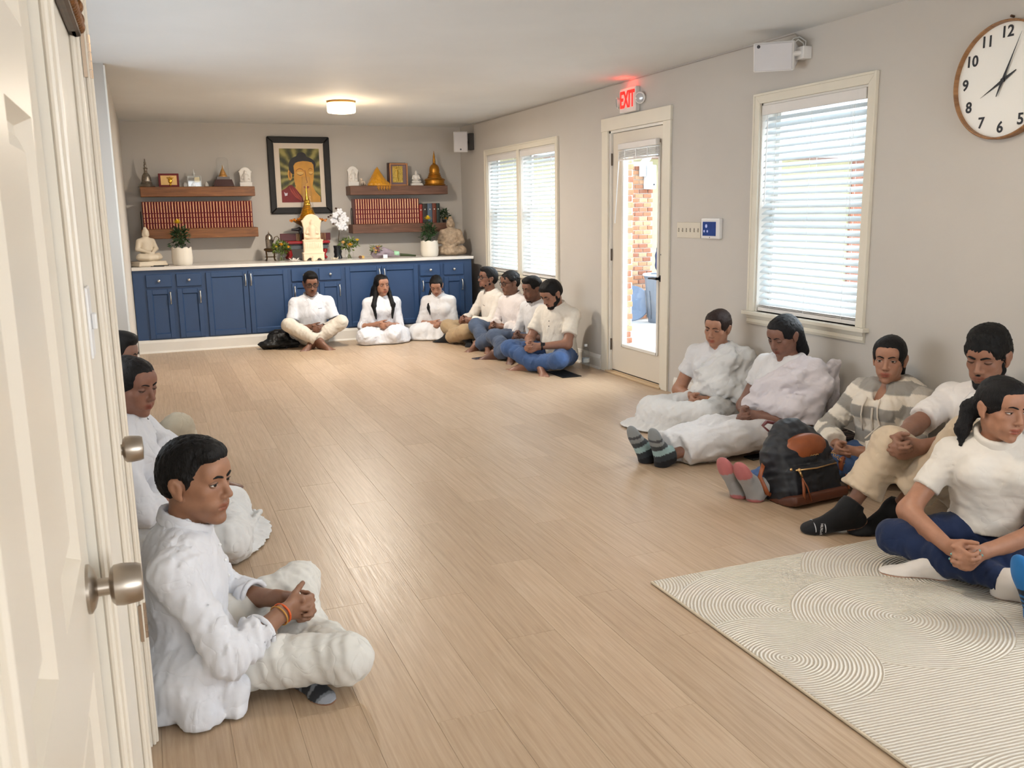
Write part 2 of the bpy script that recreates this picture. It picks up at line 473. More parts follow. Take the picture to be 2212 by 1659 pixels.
def blind(label, y0, y1, z0, z1, wand_y, group=None, n=29):
    xc = XR+.030
    e = thing('window_blind', label, 'blind', (xc, (y0+y1)/2, z1), group)
    MB().box((XR-.012, y0+.004, z1-.062), (XR+.004, y1-.004, z1-.002)).box((XR+.004, y0+.012, z1-.045), (XR+.052, y1-.012, z1-.004)).build('valance', M_BLIND, e, bevel=.003)
    zt = z1-.085; zb = z0+.065
    tilt = math.radians(33)
    def prof(cx, cz):
        pts = []
        for k in range(5):
            u = -1+k*.5; dx = u*.0248; dz = .0030*(1-u*u)
            pts.append((dx, dz))
        top = [(x*math.cos(tilt)-z*math.sin(tilt)+cx, x*math.sin(tilt)+z*math.cos(tilt)+cz) for x, z in pts]
        bot = [(x*math.cos(tilt)-(z-.0028)*math.sin(tilt)+cx, x*math.sin(tilt)+(z-.0028)*math.cos(tilt)+cz) for x, z in reversed(pts)]
        return top+bot
    proto = MB().prism(prof(xc, zt), y0+.008, y1-.008, 'xz').build('slat', M_SLAT, e, origin=(xc, (y0+y1)/2, zt))
    for k in range(1, n):
        z = zt+(zb-zt)*k/(n-1)
        o = proto.copy(); COL.objects.link(o); o.parent = e; o.location = Vector((xc, (y0+y1)/2, z))-LOC[e]
        o.rotation_euler = (random.uniform(-.003, .003), random.uniform(-.06, .06)+(-.12 if k in (0, 1, 9) else 0), 0)
    MB().box((xc-.026, y0+.008, z0+.006), (xc+.026, y1-.008, z0+.030)).box((xc-.024, y0+.010, z0+.034), (xc+.024, y1-.010, z0+.038)).box((xc-.024, y0+.010, z0+.042), (xc+.024, y1-.010, z0+.046)).build('bottom_rail', M_BLIND, e, bevel=.003)
    cd = MB()
    w = y1-y0
    for q in (.14, .5, .86):
        for dx in (-.027, .027):
            cd.tube([(xc+dx, y0+q*w, z1-.06), (xc+dx, y0+q*w, z0+.02)], .0011, 5)
    cd.build('ladder_cord', M_CORD, e)
    MB().tube([(XR-.016, wand_y, z1-.07), (XR-.018, wand_y+.003, z1-.62)], .0038, 6).build('tilt_wand', M_CORD, e)
    lc = MB()
    lc.tube([(XR-.006, y0+.1*w, z1-.06), (XR-.008, y0+.1*w-.004, z1-.75)], .0012, 5)
    lc.tube([(XR-.006, y0+.115*w, z1-.06), (XR-.008, y0+.1*w-.004, z1-.75)], .0012, 5)
    lc.build('pull_cord', M_CORD, e)
    return e
blind('white slatted blind on the tall single window', W1[0]+.014, W1[1]-.014, W1[2], W1[3]-.012, W1[1]-.085)
blind('white slatted blind on the half of the double window nearer the altar', 9.08+.014, W2[1]-.014, W2[2], W2[3]-.012, W2[1]-.11, 'blinds of the double window')
blind('white slatted blind on the half of the double window nearer the door', W2[0]+.014, 9.01-.014, W2[2], W2[3]-.012, 9.01-.11, 'blinds of the double window')

# ---- glazed exit door
def glazed_door():
    y0, y1, _, z1 = DR
    e = thing('door_1', 'white full-glass exit door with cream casing', 'door', (XR, (y0+y1)/2, 0), kind='structure')
    c = MB(); w = .108
    c.box((XR-.018, y0-w, 0), (XR, y0, z1)).box((XR-.018, y1, 0), (XR, y1+w, z1)).box((XR-.022, y0-w-.006, z1), (XR, y1+w+.006, z1+.105))
    c.build('casing', M_CASE, e, bevel=.002)
    j = MB(); j.box((XR, y0, .0), (XR+.14, y0+.022, z1)).box((XR, y1-.022, 0), (XR+.14, y1, z1)).box((XR, y0, z1-.02), (XR+.14, y1, z1))
    j.build('jamb', M_TRIM, e)
    MB().box((XR-.03, y0-.02, 0), (XR+.14, y1+.02, .016)).box((XR+.0, y0+.02, .016), (XR+.09, y1-.02, .022)).build('threshold', mat('pale_oak_threshold', (205, 178, 142), .45), e, bevel=.003)
    X0, X1 = XR+.020, XR+.064
    a, b = y0+.026, y1-.026
    g0, g1, gz0, gz1 = 6.222, 6.808, .262, 1.905
    s = MB()
    s.box((X0, a, .030), (X1, g0, z1-.024)).box((X0, g1, .030), (X1, b, z1-.024)).box((X0, g0, .030), (X1, g1, gz0)).box((X0, g0, gz1), (X1, g1, z1-.024))
    sl = s.build('door_slab', M_DOORW, e)
    m = MB(); k = .028
    m.box((X0-.012, g0-.012, gz0-.012), (X0, g0+k-.012, gz1+.012)).box((X0-.012, g1-k+.012, gz0-.012), (X0, g1+.012, gz1+.012)).box((X0-.012, g0, gz0-.012), (X0, g1, gz0+k-.012)).box((X0-.012, g0, gz1-k+.012), (X0, g1, gz1+.012))
    m.build('glazing_bead', M_TRIM, e, bevel=.004)
    MB().box((X0+.016, g0, gz0), (X0+.022, g1, gz1)).build('pane', M_GLASS, e)
    MB().box((X0+.002, a+.006, .018), (X1-.004, b-.006, .034)).build('door_sweep', mat('black_rubber_sweep', (24, 22, 22), .7), e)
    mh = mat('aged_hinge_metal', (120, 112, 104), .4, 1.)
    for z in (1.83, 1.03, .25):
        hb = MB().box((XR+.004, b-.004, z-.05), (XR+.019, b+.030, z+.05)).tube([(XR+.008, b+.012, z-.052), (XR+.008, b+.012, z+.052)], .007, 8)
        hb.build('hinge', mh, e)
    blk = mat('black_lever_metal', (16, 16, 17), .35, .6)
    hd = MB().lathe([(.0, 0), (.026, 0), (.026, .008), (.012, .012), (.010, .045)], n=16, M=plane_M((X0, 6.185, .873), (0, 1, 0), (0, 0, 1)) @ Matrix.Rotation(math.pi, 4, 'Y'))
    hd.tube([(X0-.046, 6.18, .873), (X0-.048, 6.22, .874), (X0-.046, 6.30, .870)], [.011, .009, .007], 8)
    hd.build('lever_handle', blk, e, smooth=.6)
    MB().tube([(X0-.003, 6.19, 1.06), (X0+.002, 6.19, 1.06)], .006, 8).build('peep_hole', blk, e)
    return e
glazed_door()
def door_blind():
    X0 = XR+.006
    e = thing('door_blind', 'raised mini blind bunched at the top of the glass door', 'blind', (X0, 6.51, 1.87))
    MB().box((X0-.038, 6.205, 1.895), (X0, 6.815, 1.945)).build('headrail', M_BLIND, e, bevel=.004)
    for k in range(7):
        MB().prism([(X0-.036, 1.884-k*.0085), (X0-.019, 1.887-k*.0085), (X0-.002, 1.884-k*.0085), (X0-.002, 1.880-k*.0085), (X0-.036, 1.880-k*.0085)], 6.21, 6.81, 'xz').build('slat', M_BLIND, e)
    MB().box((X0-.036, 6.21, 1.808), (X0-.002, 6.81, 1.822)).build('bottom_rail', M_BLIND, e, bevel=.002)
    for y in (6.33, 6.51, 6.69): MB().box((X0-.040, y-.006, 1.81), (X0-.037, y+.006, 1.89)).build('tape', M_CORD, e)
    MB().tube([(X0-.03, 6.80, 1.88), (X0-.035, 6.86, 1.30)], .004, 6).build('tilt_wand', M_CORD, e)
    MB().tube([(X0-.034, 6.66, 1.82), (X0-.034, 6.655, 1.36)], .0016, 5).tube([(X0-.034, 6.68, 1.82), (X0-.034, 6.675, 1.36)], .0016, 5).build('pull_cord', M_CORD, e)
door_blind()

# ---- closet doors beside the camera
def panel_door(name, label, a, b, knob_y, hinge_y=None, cols=2):
    e = thing(name, label, 'door', (NX, (a+b)/2, 0), kind='structure')
    x1 = NX-.012; x0 = x1-.035
    st = .105 if cols == 2 else .085
    rows = [(.20, .83), (.985, 1.53), (1.63, 1.90)]
    mid = (a+b)/2
    colsp = [(a+st, mid-.05), (mid+.05, b-st)] if cols == 2 else [(a+st, b-st)]
    s = MB()
    ys = [a+.003]+[v for c in colsp for v in c]+[b-.003]
    for k in range(0, len(ys), 2): s.box((x0, ys[k], .012), (x1, ys[k+1], DZ-.004))
    for c in colsp:
        zs = [.012]+[v for r in rows for v in r]+[DZ-.004]
        for k in range(0, len(zs), 2): s.box((x0, c[0], zs[k]), (x1, c[1], zs[k+1]))
    s.build('frame', M_DOORW, e)
    for c in colsp:
        for r in rows:
            p = MB(); q = .012
            # sloped moulding ring then raised field
            c0, c1, z0, z1 = c[0], c[1], r[0], r[1]
            rings = [(0, x1), (.010, x1-.018), (.020, x1-.020), (.024, x1-.015), (.042, x1-.006), (.046, x1-.006)]
            vs = []; fs = []
            for d, x in rings: vs += [(x, c0+d, z0+d), (x, c1-d, z0+d), (x, c1-d, z1-d), (x, c0+d, z1-d)]
            for k in range(len(rings)-1):
                for i in range(4):
                    j = (i+1) % 4; fs.append((k*4+i, k*4+j, k*4+4+j, k*4+4+i))
            k = (len(rings)-1)*4; fs.append((k, k+1, k+2, k+3))
            p.add(vs, fs).build('panel', M_DOORW, e, fix=False)
    cs = MB(); w = .062; t = .016
    def stile(y0, y1):
        cs.box((NX, y0, 0), (NX+t*.6, y1, DZ)); cs.box((NX, y0+.012, 0), (NX+t, y1-.020 if y1 > (a+b)/2 else y1-.012, DZ))
    stile(a-w, a-.004); stile(b+.004, b+w)
    cs.box((NX, a-w, DZ), (NX+t, b+w, DZ+w))
    cs.build('casing', M_DOORW, e, bevel=.003)
    br = mat('brushed_nickel', (176, 166, 154), .32, 1., var=.04, vscale=40)
    M = plane_M((x1, knob_y, .928), (0, 1, 0), (0, 0, 1))
    kb = MB()
    kb.lathe([(.033, 0), (.033, .004), (.026, .009), (.012, .013), (.0115, .030)], n=28, M=M)
    kb.lathe([(.0125, .027), (.022, .029), (.0275, .034), (.0285, .044), (.0265, .062), (.024, .068), (.008, .069)], n=28, M=M)
    kb.build('knob', br, e, smooth=.7)
    if hinge_y:
        for z in (1.79, .36):
            hb = MB().box((NX-.002, hinge_y-.024, z-.05), (NX+.006, hinge_y, z+.05))
            for k in range(5): hb.tube([(NX+.010, hinge_y+.004, z-.05+k*.02), (NX+.010, hinge_y+.004, z-.0312+k*.02)], .0075, 10)
            hb.build('hinge', mat('hinge_nickel', (178, 158, 138), .35, 1., var=.05), e)
    return e
panel_door('door_2', 'white six-panel closet door nearest the camera with brushed knob', D1[0], D1[1], 1.262)
panel_door('door_3', 'narrow white panelled closet door with hinges at its far edge', D2[0], D2[1], 2.04, 2.452, cols=1)
# ------------------------------------------------------------------ implicit-surface sculpting (bodies, cloth, statues)
F4 = np.float32
UP = np.array((0., 0., 1.))
def V(*a): return np.array(a, dtype=float)
def unit(v): v = np.asarray(v, float); return v/max(1e-9, np.linalg.norm(v))

class Vox:
    """rectilinear grid with finer spacing inside the given boxes; shapes are blended into it and turned into one mesh"""
    def __init__(s, lo, hi, h, fine=()):
        s.ax = []
        for k in range(3):
            ivs = sorted([(f[0][k], f[1][k], f[2]) for f in fine])
            p = lo[k]; out = [p]
            while p < hi[k]:
                st = h
                for a, b, hf in ivs:
                    if a-h <= p < b: st = min(st, hf)
                p += st; out.append(p)
            s.ax.append(np.array(out, F4))
        s.F = np.full([len(a) for a in s.ax], .5, F4)
        s.h = h
    def sub(s, lo, hi):
        r = []
        for k in range(3):
            a = int(np.searchsorted(s.ax[k], lo[k])); b = int(np.searchsorted(s.ax[k], hi[k]))
            if b-a < 1: return None
            r.append(slice(a, b))
        return tuple(r)
    def grid(s, sl):
        return (s.ax[0][sl[0]][:, None, None], s.ax[1][sl[1]][None, :, None], s.ax[2][sl[2]][None, None, :])
    def put(s, pr, k=.0, op='add'):
        lo, hi, fn = pr
        m = k+2.5*s.h
        sl = s.sub([c-m for c in lo], [c+m for c in hi])
        if sl is None: return s
        d = fn(*s.grid(sl)).astype(F4); A = s.F[sl]
        if op == 'add':
            if k > 0:
                hh = np.maximum(k-np.abs(A-d), 0)/k
                s.F[sl] = np.minimum(A, d)-hh*hh*(k*.25)
            else: s.F[sl] = np.minimum(A, d)
        elif op == 'cut':
            d = -d
            if k > 0:
                hh = np.maximum(k-np.abs(A-d), 0)/k
                s.F[sl] = np.maximum(A, d)+hh*hh*(k*.25)
            else: s.F[sl] = np.maximum(A, d)
        return s
    def add(s, pr, k=.0): return s.put(pr, k, 'add')
    def cut(s, pr, k=.0): return s.put(pr, k, 'cut')
    def keep(s, fn):
        """intersect everything with the half space / region fn(x,y,z) <= 0"""
        X, Y, Z = s.ax[0][:, None, None], s.ax[1][None, :, None], s.ax[2][None, None, :]
        s.F = np.maximum(s.F, fn(X, Y, Z).astype(F4)); return s
    def displace(s, fn, band=.06):
        X, Y, Z = s.ax[0][:, None, None], s.ax[1][None, :, None], s.ax[2][None, None, :]
        m = np.abs(s.F) < band
        idx = np.nonzero(m)
        x, y, z = s.ax[0][idx[0]], s.ax[1][idx[1]], s.ax[2][idx[2]]
        s.F[idx] += fn(x, y, z).astype(F4); return s
    def mesh(s, smooth=1):
        F = s.F
        ins = F < 0
        nx, ny, nz = F.shape
        c = ins[:-1, :-1, :-1].astype(np.int8)
        tot = np.zeros((nx-1, ny-1, nz-1), np.int8)
        for dx in (0, 1):
            for dy in (0, 1):
                for dz in (0, 1):
                    tot += ins[dx:nx-1+dx, dy:ny-1+dy, dz:nz-1+dz]
        act = (tot > 0) & (tot < 8)
        I, J, K = np.nonzero(act)
        n = len(I)
        vid = np.full(act.shape, -1, np.int32); vid[I, J, K] = np.arange(n)
        acc = np.zeros((n, 3)); cnt = np.zeros(n)
        crn = [(0, 0, 0), (1, 0, 0), (0, 1, 0), (1, 1, 0), (0, 0, 1), (1, 0, 1), (0, 1, 1), (1, 1, 1)]
        val = [F[I+a, J+b, K+c] for a, b, c in crn]
        pos = [np.stack([s.ax[0][I+a], s.ax[1][J+b], s.ax[2][K+c]], 1) for a, b, c in crn]
        for a, b in [(0, 1), (2, 3), (4, 5), (6, 7), (0, 2), (1, 3), (4, 6), (5, 7), (0, 4), (1, 5), (2, 6), (3, 7)]:
            fa, fb = val[a], val[b]
            m = (fa < 0) != (fb < 0)
            t = np.where(m, fa/np.where(m, fa-fb, 1), 0)[:, None]
            acc += np.where(m[:, None], pos[a]+(pos[b]-pos[a])*t, 0); cnt += m
        verts = acc/cnt[:, None]
        quads = []
        # x edges
        def emit(sa, A, B, C, Dd, flip):
            q = np.stack([A, B, C, Dd], 1); ok = (q >= 0).all(1); q = q[ok]; fl = flip[ok]
            q[fl] = q[fl][:, ::-1]; quads.append(q)
        e = ins[:-1, 1:-1, 1:-1] != ins[1:, 1:-1, 1:-1]; i, j, k = np.nonzero(e); j += 1; k += 1
        emit(0, vid[i, j-1, k-1], vid[i, j, k-1], vid[i, j, k], vid[i, j-1, k], ~ins[i, j, k])
        e = ins[1:-1, :-1, 1:-1] != ins[1:-1, 1:, 1:-1]; i, j, k = np.nonzero(e); i += 1; k += 1
        emit(1, vid[i-1, j, k-1], vid[i-1, j, k], vid[i, j, k], vid[i, j, k-1], ~ins[i, j, k])
        e = ins[1:-1, 1:-1, :-1] != ins[1:-1, 1:-1, 1:]; i, j, k = np.nonzero(e); i += 1; j += 1
        emit(2, vid[i-1, j-1, k], vid[i, j-1, k], vid[i, j, k], vid[i-1, j, k], ~ins[i, j, k])
        q = np.concatenate(quads) if quads else np.zeros((0, 4), int)
        for _ in range(smooth):
            sm = np.zeros_like(verts); ct = np.zeros(n)
            for a in range(4):
                b = (a+1) % 4
                for d in range(3):
                    sm[:, d] += np.bincount(q[:, a], verts[q[:, b], d], n)+np.bincount(q[:, b], verts[q[:, a], d], n)
                ct += np.bincount(q[:, a], minlength=n)+np.bincount(q[:, b], minlength=n)
            ok = ct > 0
            verts[ok] = verts[ok]*.5+.5*sm[ok]/ct[ok][:, None]
        return verts, q

def np_object(name, verts, quads, mats, parent=None, origin=None, color=None, mi=None):
    """mesh object from numpy arrays; color = per-vertex rgb multiplied into the material"""
    me = bpy.data.meshes.new(name)
    og = np.array(origin if origin is not None else (LOC[parent] if parent is not None else (0, 0, 0)), float)
    n, m = len(verts), len(quads)
    me.vertices.add(n); me.vertices.foreach_set('co', (verts-og).astype(F4).ravel())
    me.loops.add(m*4); me.loops.foreach_set('vertex_index', quads.astype(np.int32).ravel())
    me.polygons.add(m); me.polygons.foreach_set('loop_start', np.arange(0, 4*m, 4, dtype=np.int32))
    me.polygons.foreach_set('use_smooth', np.ones(m, bool))
    if not isinstance(mats, (list, tuple)): mats = [mats]
    for x in mats: me.materials.append(x)
    if mi is not None: me.polygons.foreach_set('material_index', mi.astype(np.int32))
    me.update(calc_edges=True)
    if color is not None:
        ca = me.color_attributes.new('tint', 'FLOAT_COLOR', 'POINT')
        cc = np.ones((n, 4), F4); cc[:, :3] = color; ca.data.foreach_set('color', cc.ravel())
    me.validate()
    o = bpy.data.objects.new(name, me)
    return link(o, parent, og)

# --- primitives: (lo, hi, fn)
def cone(a, b, r1, r2=None, flat=None, cutb=False, cuta=False, rip=None):
    """tapered capsule; flat=(axis, s) squeezes it along axis; cutb / cuta end it flat"""
    a = np.asarray(a, float); b = np.asarray(b, float); r2 = r1 if r2 is None else r2
    ba = b-a; L2 = float(ba @ ba) or 1e-9; ln = math.sqrt(L2)
    R = max(r1, r2)
    lo = np.minimum(a, b)-R; hi = np.maximum(a, b)+R
    def fn(x, y, z):
        px, py, pz = x-a[0], y-a[1], z-a[2]
        tt = (px*ba[0]+py*ba[1]+pz*ba[2])/L2
        t = np.clip(tt, 0, 1)
        qx, qy, qz = px-t*ba[0], py-t*ba[1], pz-t*ba[2]
        if flat is not None:
            n, sq = flat
            c = qx*n[0]+qy*n[1]+qz*n[2]; e = c*(1/sq-1)
            qx, qy, qz = qx+e*n[0], qy+e*n[1], qz+e*n[2]
        d = np.sqrt(qx*qx+qy*qy+qz*qz)-(r1+(r2-r1)*t)
        if rip is not None:
            am, fr, ph = rip; n1 = unit(np.cross(ba, (.3, .5, .8))); n2 = unit(np.cross(ba, n1))
            u1 = (qx*n1[0]+qy*n1[1]+qz*n1[2]); u2 = (qx*n2[0]+qy*n2[1]+qz*n2[2])
            w1 = np.sin(fr*(tt*ln+.55*u1)+ph+1.1*np.sin(19*u2+ph*3)+.8*np.sin(31*tt*ln)); w2 = np.sin(fr*.62*(tt*ln-.7*u2)+ph*1.7+np.sin(23*u1+ph))
            d = d-am*(np.abs(w1)**1.5*1.2-.5+.6*w2)
        if flat is not None and flat[1] < 1: d = d*(.5+.5*flat[1])
        if cutb: d = np.maximum(d, (tt-1)*ln)
        if cuta: d = np.maximum(d, -tt*ln)
        return d
    return lo, hi, fn

def ell(c, r, R=None):
    """ellipsoid; R = 3x3 with columns as the local axes"""
    c = np.asarray(c, float); r = np.asarray(r, float)
    R = np.eye(3) if R is None else np.asarray(R, float)
    ext = np.sqrt(((R*r)**2).sum(1))
    def fn(x, y, z):
        px, py, pz = x-c[0], y-c[1], z-c[2]
        u = (px*R[0, 0]+py*R[1, 0]+pz*R[2, 0])/r[0]; v = (px*R[0, 1]+py*R[1, 1]+pz*R[2, 1])/r[1]; w = (px*R[0, 2]+py*R[1, 2]+pz*R[2, 2])/r[2]
        k0 = np.sqrt(u*u+v*v+w*w); k1 = np.sqrt((u/r[0])**2+(v/r[1])**2+(w/r[2])**2)
        return k0*(k0-1)/np.maximum(k1, 1e-6)
    return c-ext, c+ext, fn

def rbox(c, hs, rad, R=None):
    """rounded box with half sizes hs"""
    c = np.asarray(c, float); hs = np.asarray(hs, float); R = np.eye(3) if R is None else np.asarray(R, float)
    ext = (np.abs(R)*hs).sum(1)+0
    def fn(x, y, z):
        px, py, pz = x-c[0], y-c[1], z-c[2]
        q = [np.abs(px*R[0, k]+py*R[1, k]+pz*R[2, k])-(hs[k]-rad) for k in range(3)]
        o = np.sqrt(sum(np.maximum(t, 0)**2 for t in q))
        return o+np.minimum(np.maximum(np.maximum(q[0], q[1]), q[2]), 0)-rad
    return c-ext, c+ext, fn

def wrinkle(seed, freq, amp, axis=None, squash=.14):
    """smooth pseudo-random folds; axis = direction along which folds run long"""
    rg = np.random.RandomState(seed)
    ks = rg.normal(size=(6, 3)); ks /= np.linalg.norm(ks, axis=1)[:, None]
    if axis is not None:
        ax = unit(axis); ks = ks-(1-squash)*(ks @ ax)[:, None]*ax[None]
        ks /= np.maximum(np.linalg.norm(ks, axis=1)[:, None], .3)
    fr = freq*rg.uniform(.6, 1.7, 6); ph = rg.uniform(0, 6.28, 6); wv = rg.normal(size=(6, 3))*freq*.35
    def fn(x, y, z):
        t = 0
        for i in range(6):
            w = np.sin(wv[i, 0]*x+wv[i, 1]*y+wv[i, 2]*z+ph[i]*2)
            s_ = np.sin(fr[i]*(ks[i, 0]*x+ks[i, 1]*y+ks[i, 2]*z)+ph[i]+1.3*w)
            t = t+(.35-np.abs(s_))*1.1+s_*.25
        return -t*(amp/2.2)
    return fn
# ------------------------------------------------------------------ cabinets and worktop
M_NAVY = mat('navy_cabinet_paint', (46, 72, 110), .42, var=.04, bump=.03, bscale=120)
M_PEWTER = mat('pewter_hardware', (196, 194, 190), .28, 1., var=.04)
CFY = 10.18
def cab_front(par, x0, x1, z0, z1, kind, hx=None):
    """raised panel door or slab drawer on the cabinet face"""
    y = CFY; t = .019
    if kind == 'drawer':
        o = MB().box((x0, y-t, z0), (x1, y, z1)).build('drawer', M_NAVY, par, bevel=.006)
        M = plane_M(((x0+x1)/2, y-t, (z0+z1)/2), (1, 0, 0), (0, 0, 1))
        MB().lathe([(.008, 0), (.006, .008), (.013, .014), (.016, .020), (.013, .026), (.004, .028)], n=14, M=M).build('knob', M_PEWTER, o, smooth=True)
        return
    w = .052
    m = MB()
    m.box((x0, y-t, z0), (x0+w, y, z1)).box((x1-w, y-t, z0), (x1, y, z1)).box((x0+w, y-t, z0), (x1-w, y, z0+w)).box((x0+w, y-t, z1-w), (x1-w, y, z1))
    o = m.build('cabinet_door', M_NAVY, par, bevel=.003)
    a, b, c, d = x0+w, x1-w, z0+w, z1-w; q = .008
    MB().add([(a, y-t+.002, c), (b, y-t+.002, c), (b, y-t+.002, d), (a, y-t+.002, d), (a+q, y-t+.012, c+q), (b-q, y-t+.012, c+q), (b-q, y-t+.012, d-q), (a+q, y-t+.012, d-q)],
             [(0, 1, 5, 4), (1, 2, 6, 5), (2, 3, 7, 6), (3, 0, 4, 7), (4, 5, 6, 7)]).build('door_panel', M_NAVY, o)
    if hx is not None:
        zt = z1-.035; h = MB()
        for zz in (zt, zt-.115): h.lathe([(.004, 0), (.010, .003), (.010, .010), (.005, .016)], n=12, M=plane_M((hx, y-t, zz), (1, 0, 0), (0, 0, 1)))
        h.tube([(hx, y-t-.012, zt), (hx, y-t-.024, zt-.03), (hx, y-t-.027, zt-.057), (hx, y-t-.024, zt-.085), (hx, y-t-.012, zt-.115)], [.0055, .006, .0085, .006, .0055], 8)
        h.build('handle', M_PEWTER, o, smooth=.8)

def cab_unit(label, x0, x1, fronts):
    e = thing('cabinet', label, 'cabinet', ((x0+x1)/2, CFY, .138), 'navy base cabinets along the far wall')
    MB().box((x0, CFY, .138), (x1, D-.004, .868)).build('body', M_NAVY, e)
    for f in fronts: cab_front(e, *f)
ZD = (.690, .826); ZL = (.150, .668)
cab_unit('navy base cabinet below the pale seated statue and white pot, at the left end', -.165, .548,
         [(-.040, .215, *ZD, 'drawer'), (.258, .512, *ZD, 'drawer'), (-.040, .215, *ZL, 'door', .190), (.258, .512, *ZL, 'door', .487)])
cab_unit('wide two-door navy cabinet behind the black bag', .548, 1.428, [(.556, .985, .150, .826, 'door', .960), (.992, 1.412, .150, .826, 'door', 1.017)])
cab_unit('navy cabinet with two drawers behind the man in the polo shirt', 1.428, 2.035,
         [(1.450, 1.725, *ZD, 'drawer'), (1.752, 1.998, *ZD, 'drawer'), (1.450, 1.725, *ZL, 'door', 1.478), (1.752, 1.998, *ZL, 'door', 1.975)])
cab_unit('wide two-door navy cabinet behind the long-haired woman', 2.035, 2.905, [(2.046, 2.460, .150, .826, 'door', 2.435), (2.467, 2.893, .150, .826, 'door', 2.492)])
cab_unit('navy cabinet at the right end below the weathered seated statue', 2.905, 3.556,
         [(2.917, 3.163, *ZD, 'drawer'), (3.207, 3.452, *ZD, 'drawer'), (2.917, 3.163, *ZL, 'door', 2.945), (3.207, 3.452, *ZL, 'door', 3.428)])
ct = MB().box((-.168, 10.148, .870), (3.575, D-.002, .903)).build('worktop', mat('white_quartz', (226, 220, 212), .22, var=.03, vscale=25), bevel=.004, seg=2)
tag(ct, 'long white stone worktop over the navy cabinets', 'worktop')

# ------------------------------------------------------------------ floating shelves
def wood_mat(name, a, b):
    t = NT(name); vec = t.coord('Object', (1.2, 12, 12))
    g = t.noise(vec, 2.2, 6, .6, 1.0)
    t.l(t.ramp(g, [(.3, L(a)), (.7, L(b))]), t.inp('Base Color')); t.set(Roughness=.5); t.bump(g, .25, .004); MATS[name] = t.m; return t.m
W_SH1 = wood_mat('chestnut_shelf', (108, 66, 34), (152, 98, 54)); W_SH2 = wood_mat('walnut_shelf', (88, 58, 44), (128, 90, 70))
def shelf(label, x0, x1, zt, m):
    tag(MB().box((x0, 10.70, zt-.105), (x1, D-.002, zt)).build('floating_shelf', m, bevel=.004), label, 'shelf', 'thick floating wood shelves')
shelf('upper left floating wood shelf holding the silver stupa', -.015, 1.183, 1.735, W_SH1)
shelf('lower left floating wood shelf holding the long row of red books', -.04, 1.190, 1.283, W_SH1)
shelf('upper right floating wood shelf holding the gold stupa', 2.262, 3.457, 1.735, W_SH2)
shelf('lower right floating wood shelf holding the shorter row of red books', 2.270, 3.455, 1.290, W_SH2)

# ------------------------------------------------------------------ books
M_RED = mat('oxblood_leather', (112, 22, 24), .36, var=.12, vscale=30); M_GOLD = mat('gilt_tooling', (238, 180, 132), .28, .6, var=.3, vscale=160)
M_PAGE = mat('page_edge', (214, 200, 170), .8)
def book_proto(w, h, d, mr, gild, name='book'):
    hw = w/2; pr = []
    for k in range(7):
        a = -math.pi/2+math.pi*k/6; pr.append((hw*math.sin(a)*1.0, -.006*math.cos(a)))
    poly = pr+[(hw, d), (-hw, d)]
    o = MB().prism(poly, 0, h, 'xy').build(name, mr, origin=(0, 0, 0))
    g = MB(); hw2 = hw*.56
    if gild:
        for z0, z1, n in ((.02, .19, 3), (.225, .385, 3), (.42, .55, 2), (.59, .975, 7)):
            for q in range(n):
                a0 = z0+(z1-z0)*q/n+.004; a1 = z0+(z1-z0)*(q+1)/n-.004
                strip = []
                for k in range(5):
                    a = -1.05+2.1*k/4; strip.append((hw2*math.sin(a), -.0067*math.cos(a)-.0004))
                vs = [(x, y, zz*h) for zz in (a0, a1) for x, y in strip]
                g.add(vs, [(k, k+1, k+6, k+5) for k in range(4)])
        for z in (.0, .97): g.tube([(x, y, z*h+.004) for x, y in [(hw*.95*math.sin(-1.3+2.6*k/4), -.0062*math.cos(-1.3+2.6*k/4)-.0008) for k in range(5)]], .0012, 4)
        go = g.build('gilding', M_GOLD, o, origin=(0, 0, 0), fix=True); go['kind'] = 'stuff'
    else:
        g.ell((0, -.0065, h*.70), (.008, .002, .008), 10, 6).build('spine_emblem', mat('spine_silver', (210, 205, 190), .4, .3), o, origin=(0, 0, 0))
    MB().box((-hw*.85, .004, h-.0005), (hw*.85, d-.004, h+.0005)).build('page_block', M_PAGE, o, origin=(0, 0, 0))
    return o
def book_row(x0, x1, n, z, y, label, group, h=.295):
    protos = [book_proto(.0292, h, .19, M_RED, True), book_proto(.0320, h, .19, M_RED, True), book_proto(.0272, h, .19, M_RED, True)]
    rg = random.Random(4); used = set(); ks = [rg.choice((0, 0, 1, 2)) for _ in range(n)]
    wd = [(.0292, .0320, .0272)[k]+.0012 for k in ks]; s = (x1-x0)/sum(wd); x = x0
    for i, k in enumerate(ks):
        w = wd[i]*s
        loc = Vector((x+w/2, y+rg.uniform(-.003, .003), z)); x += w
        if k not in used: o = protos[k]; used.add(k); o.location = loc
        else: o = copy_tree(protos[k], loc)
        tag(o, label, 'book', group); o.scale = (s*.985 if s < 1 else 1, 1, 1)
    for k in range(3):
        if k not in used: raise RuntimeError
book_row(-.012, 1.145, 38, 1.284, 10.745, 'gilt oxblood leather volume in the long row on the left shelf', 'red leather volumes on the left shelf')
book_row(2.318, 3.100, 26, 1.291, 10.745, 'gilt oxblood leather volume in the shorter row on the right shelf', 'red leather volumes on the right shelf')
x = 3.103
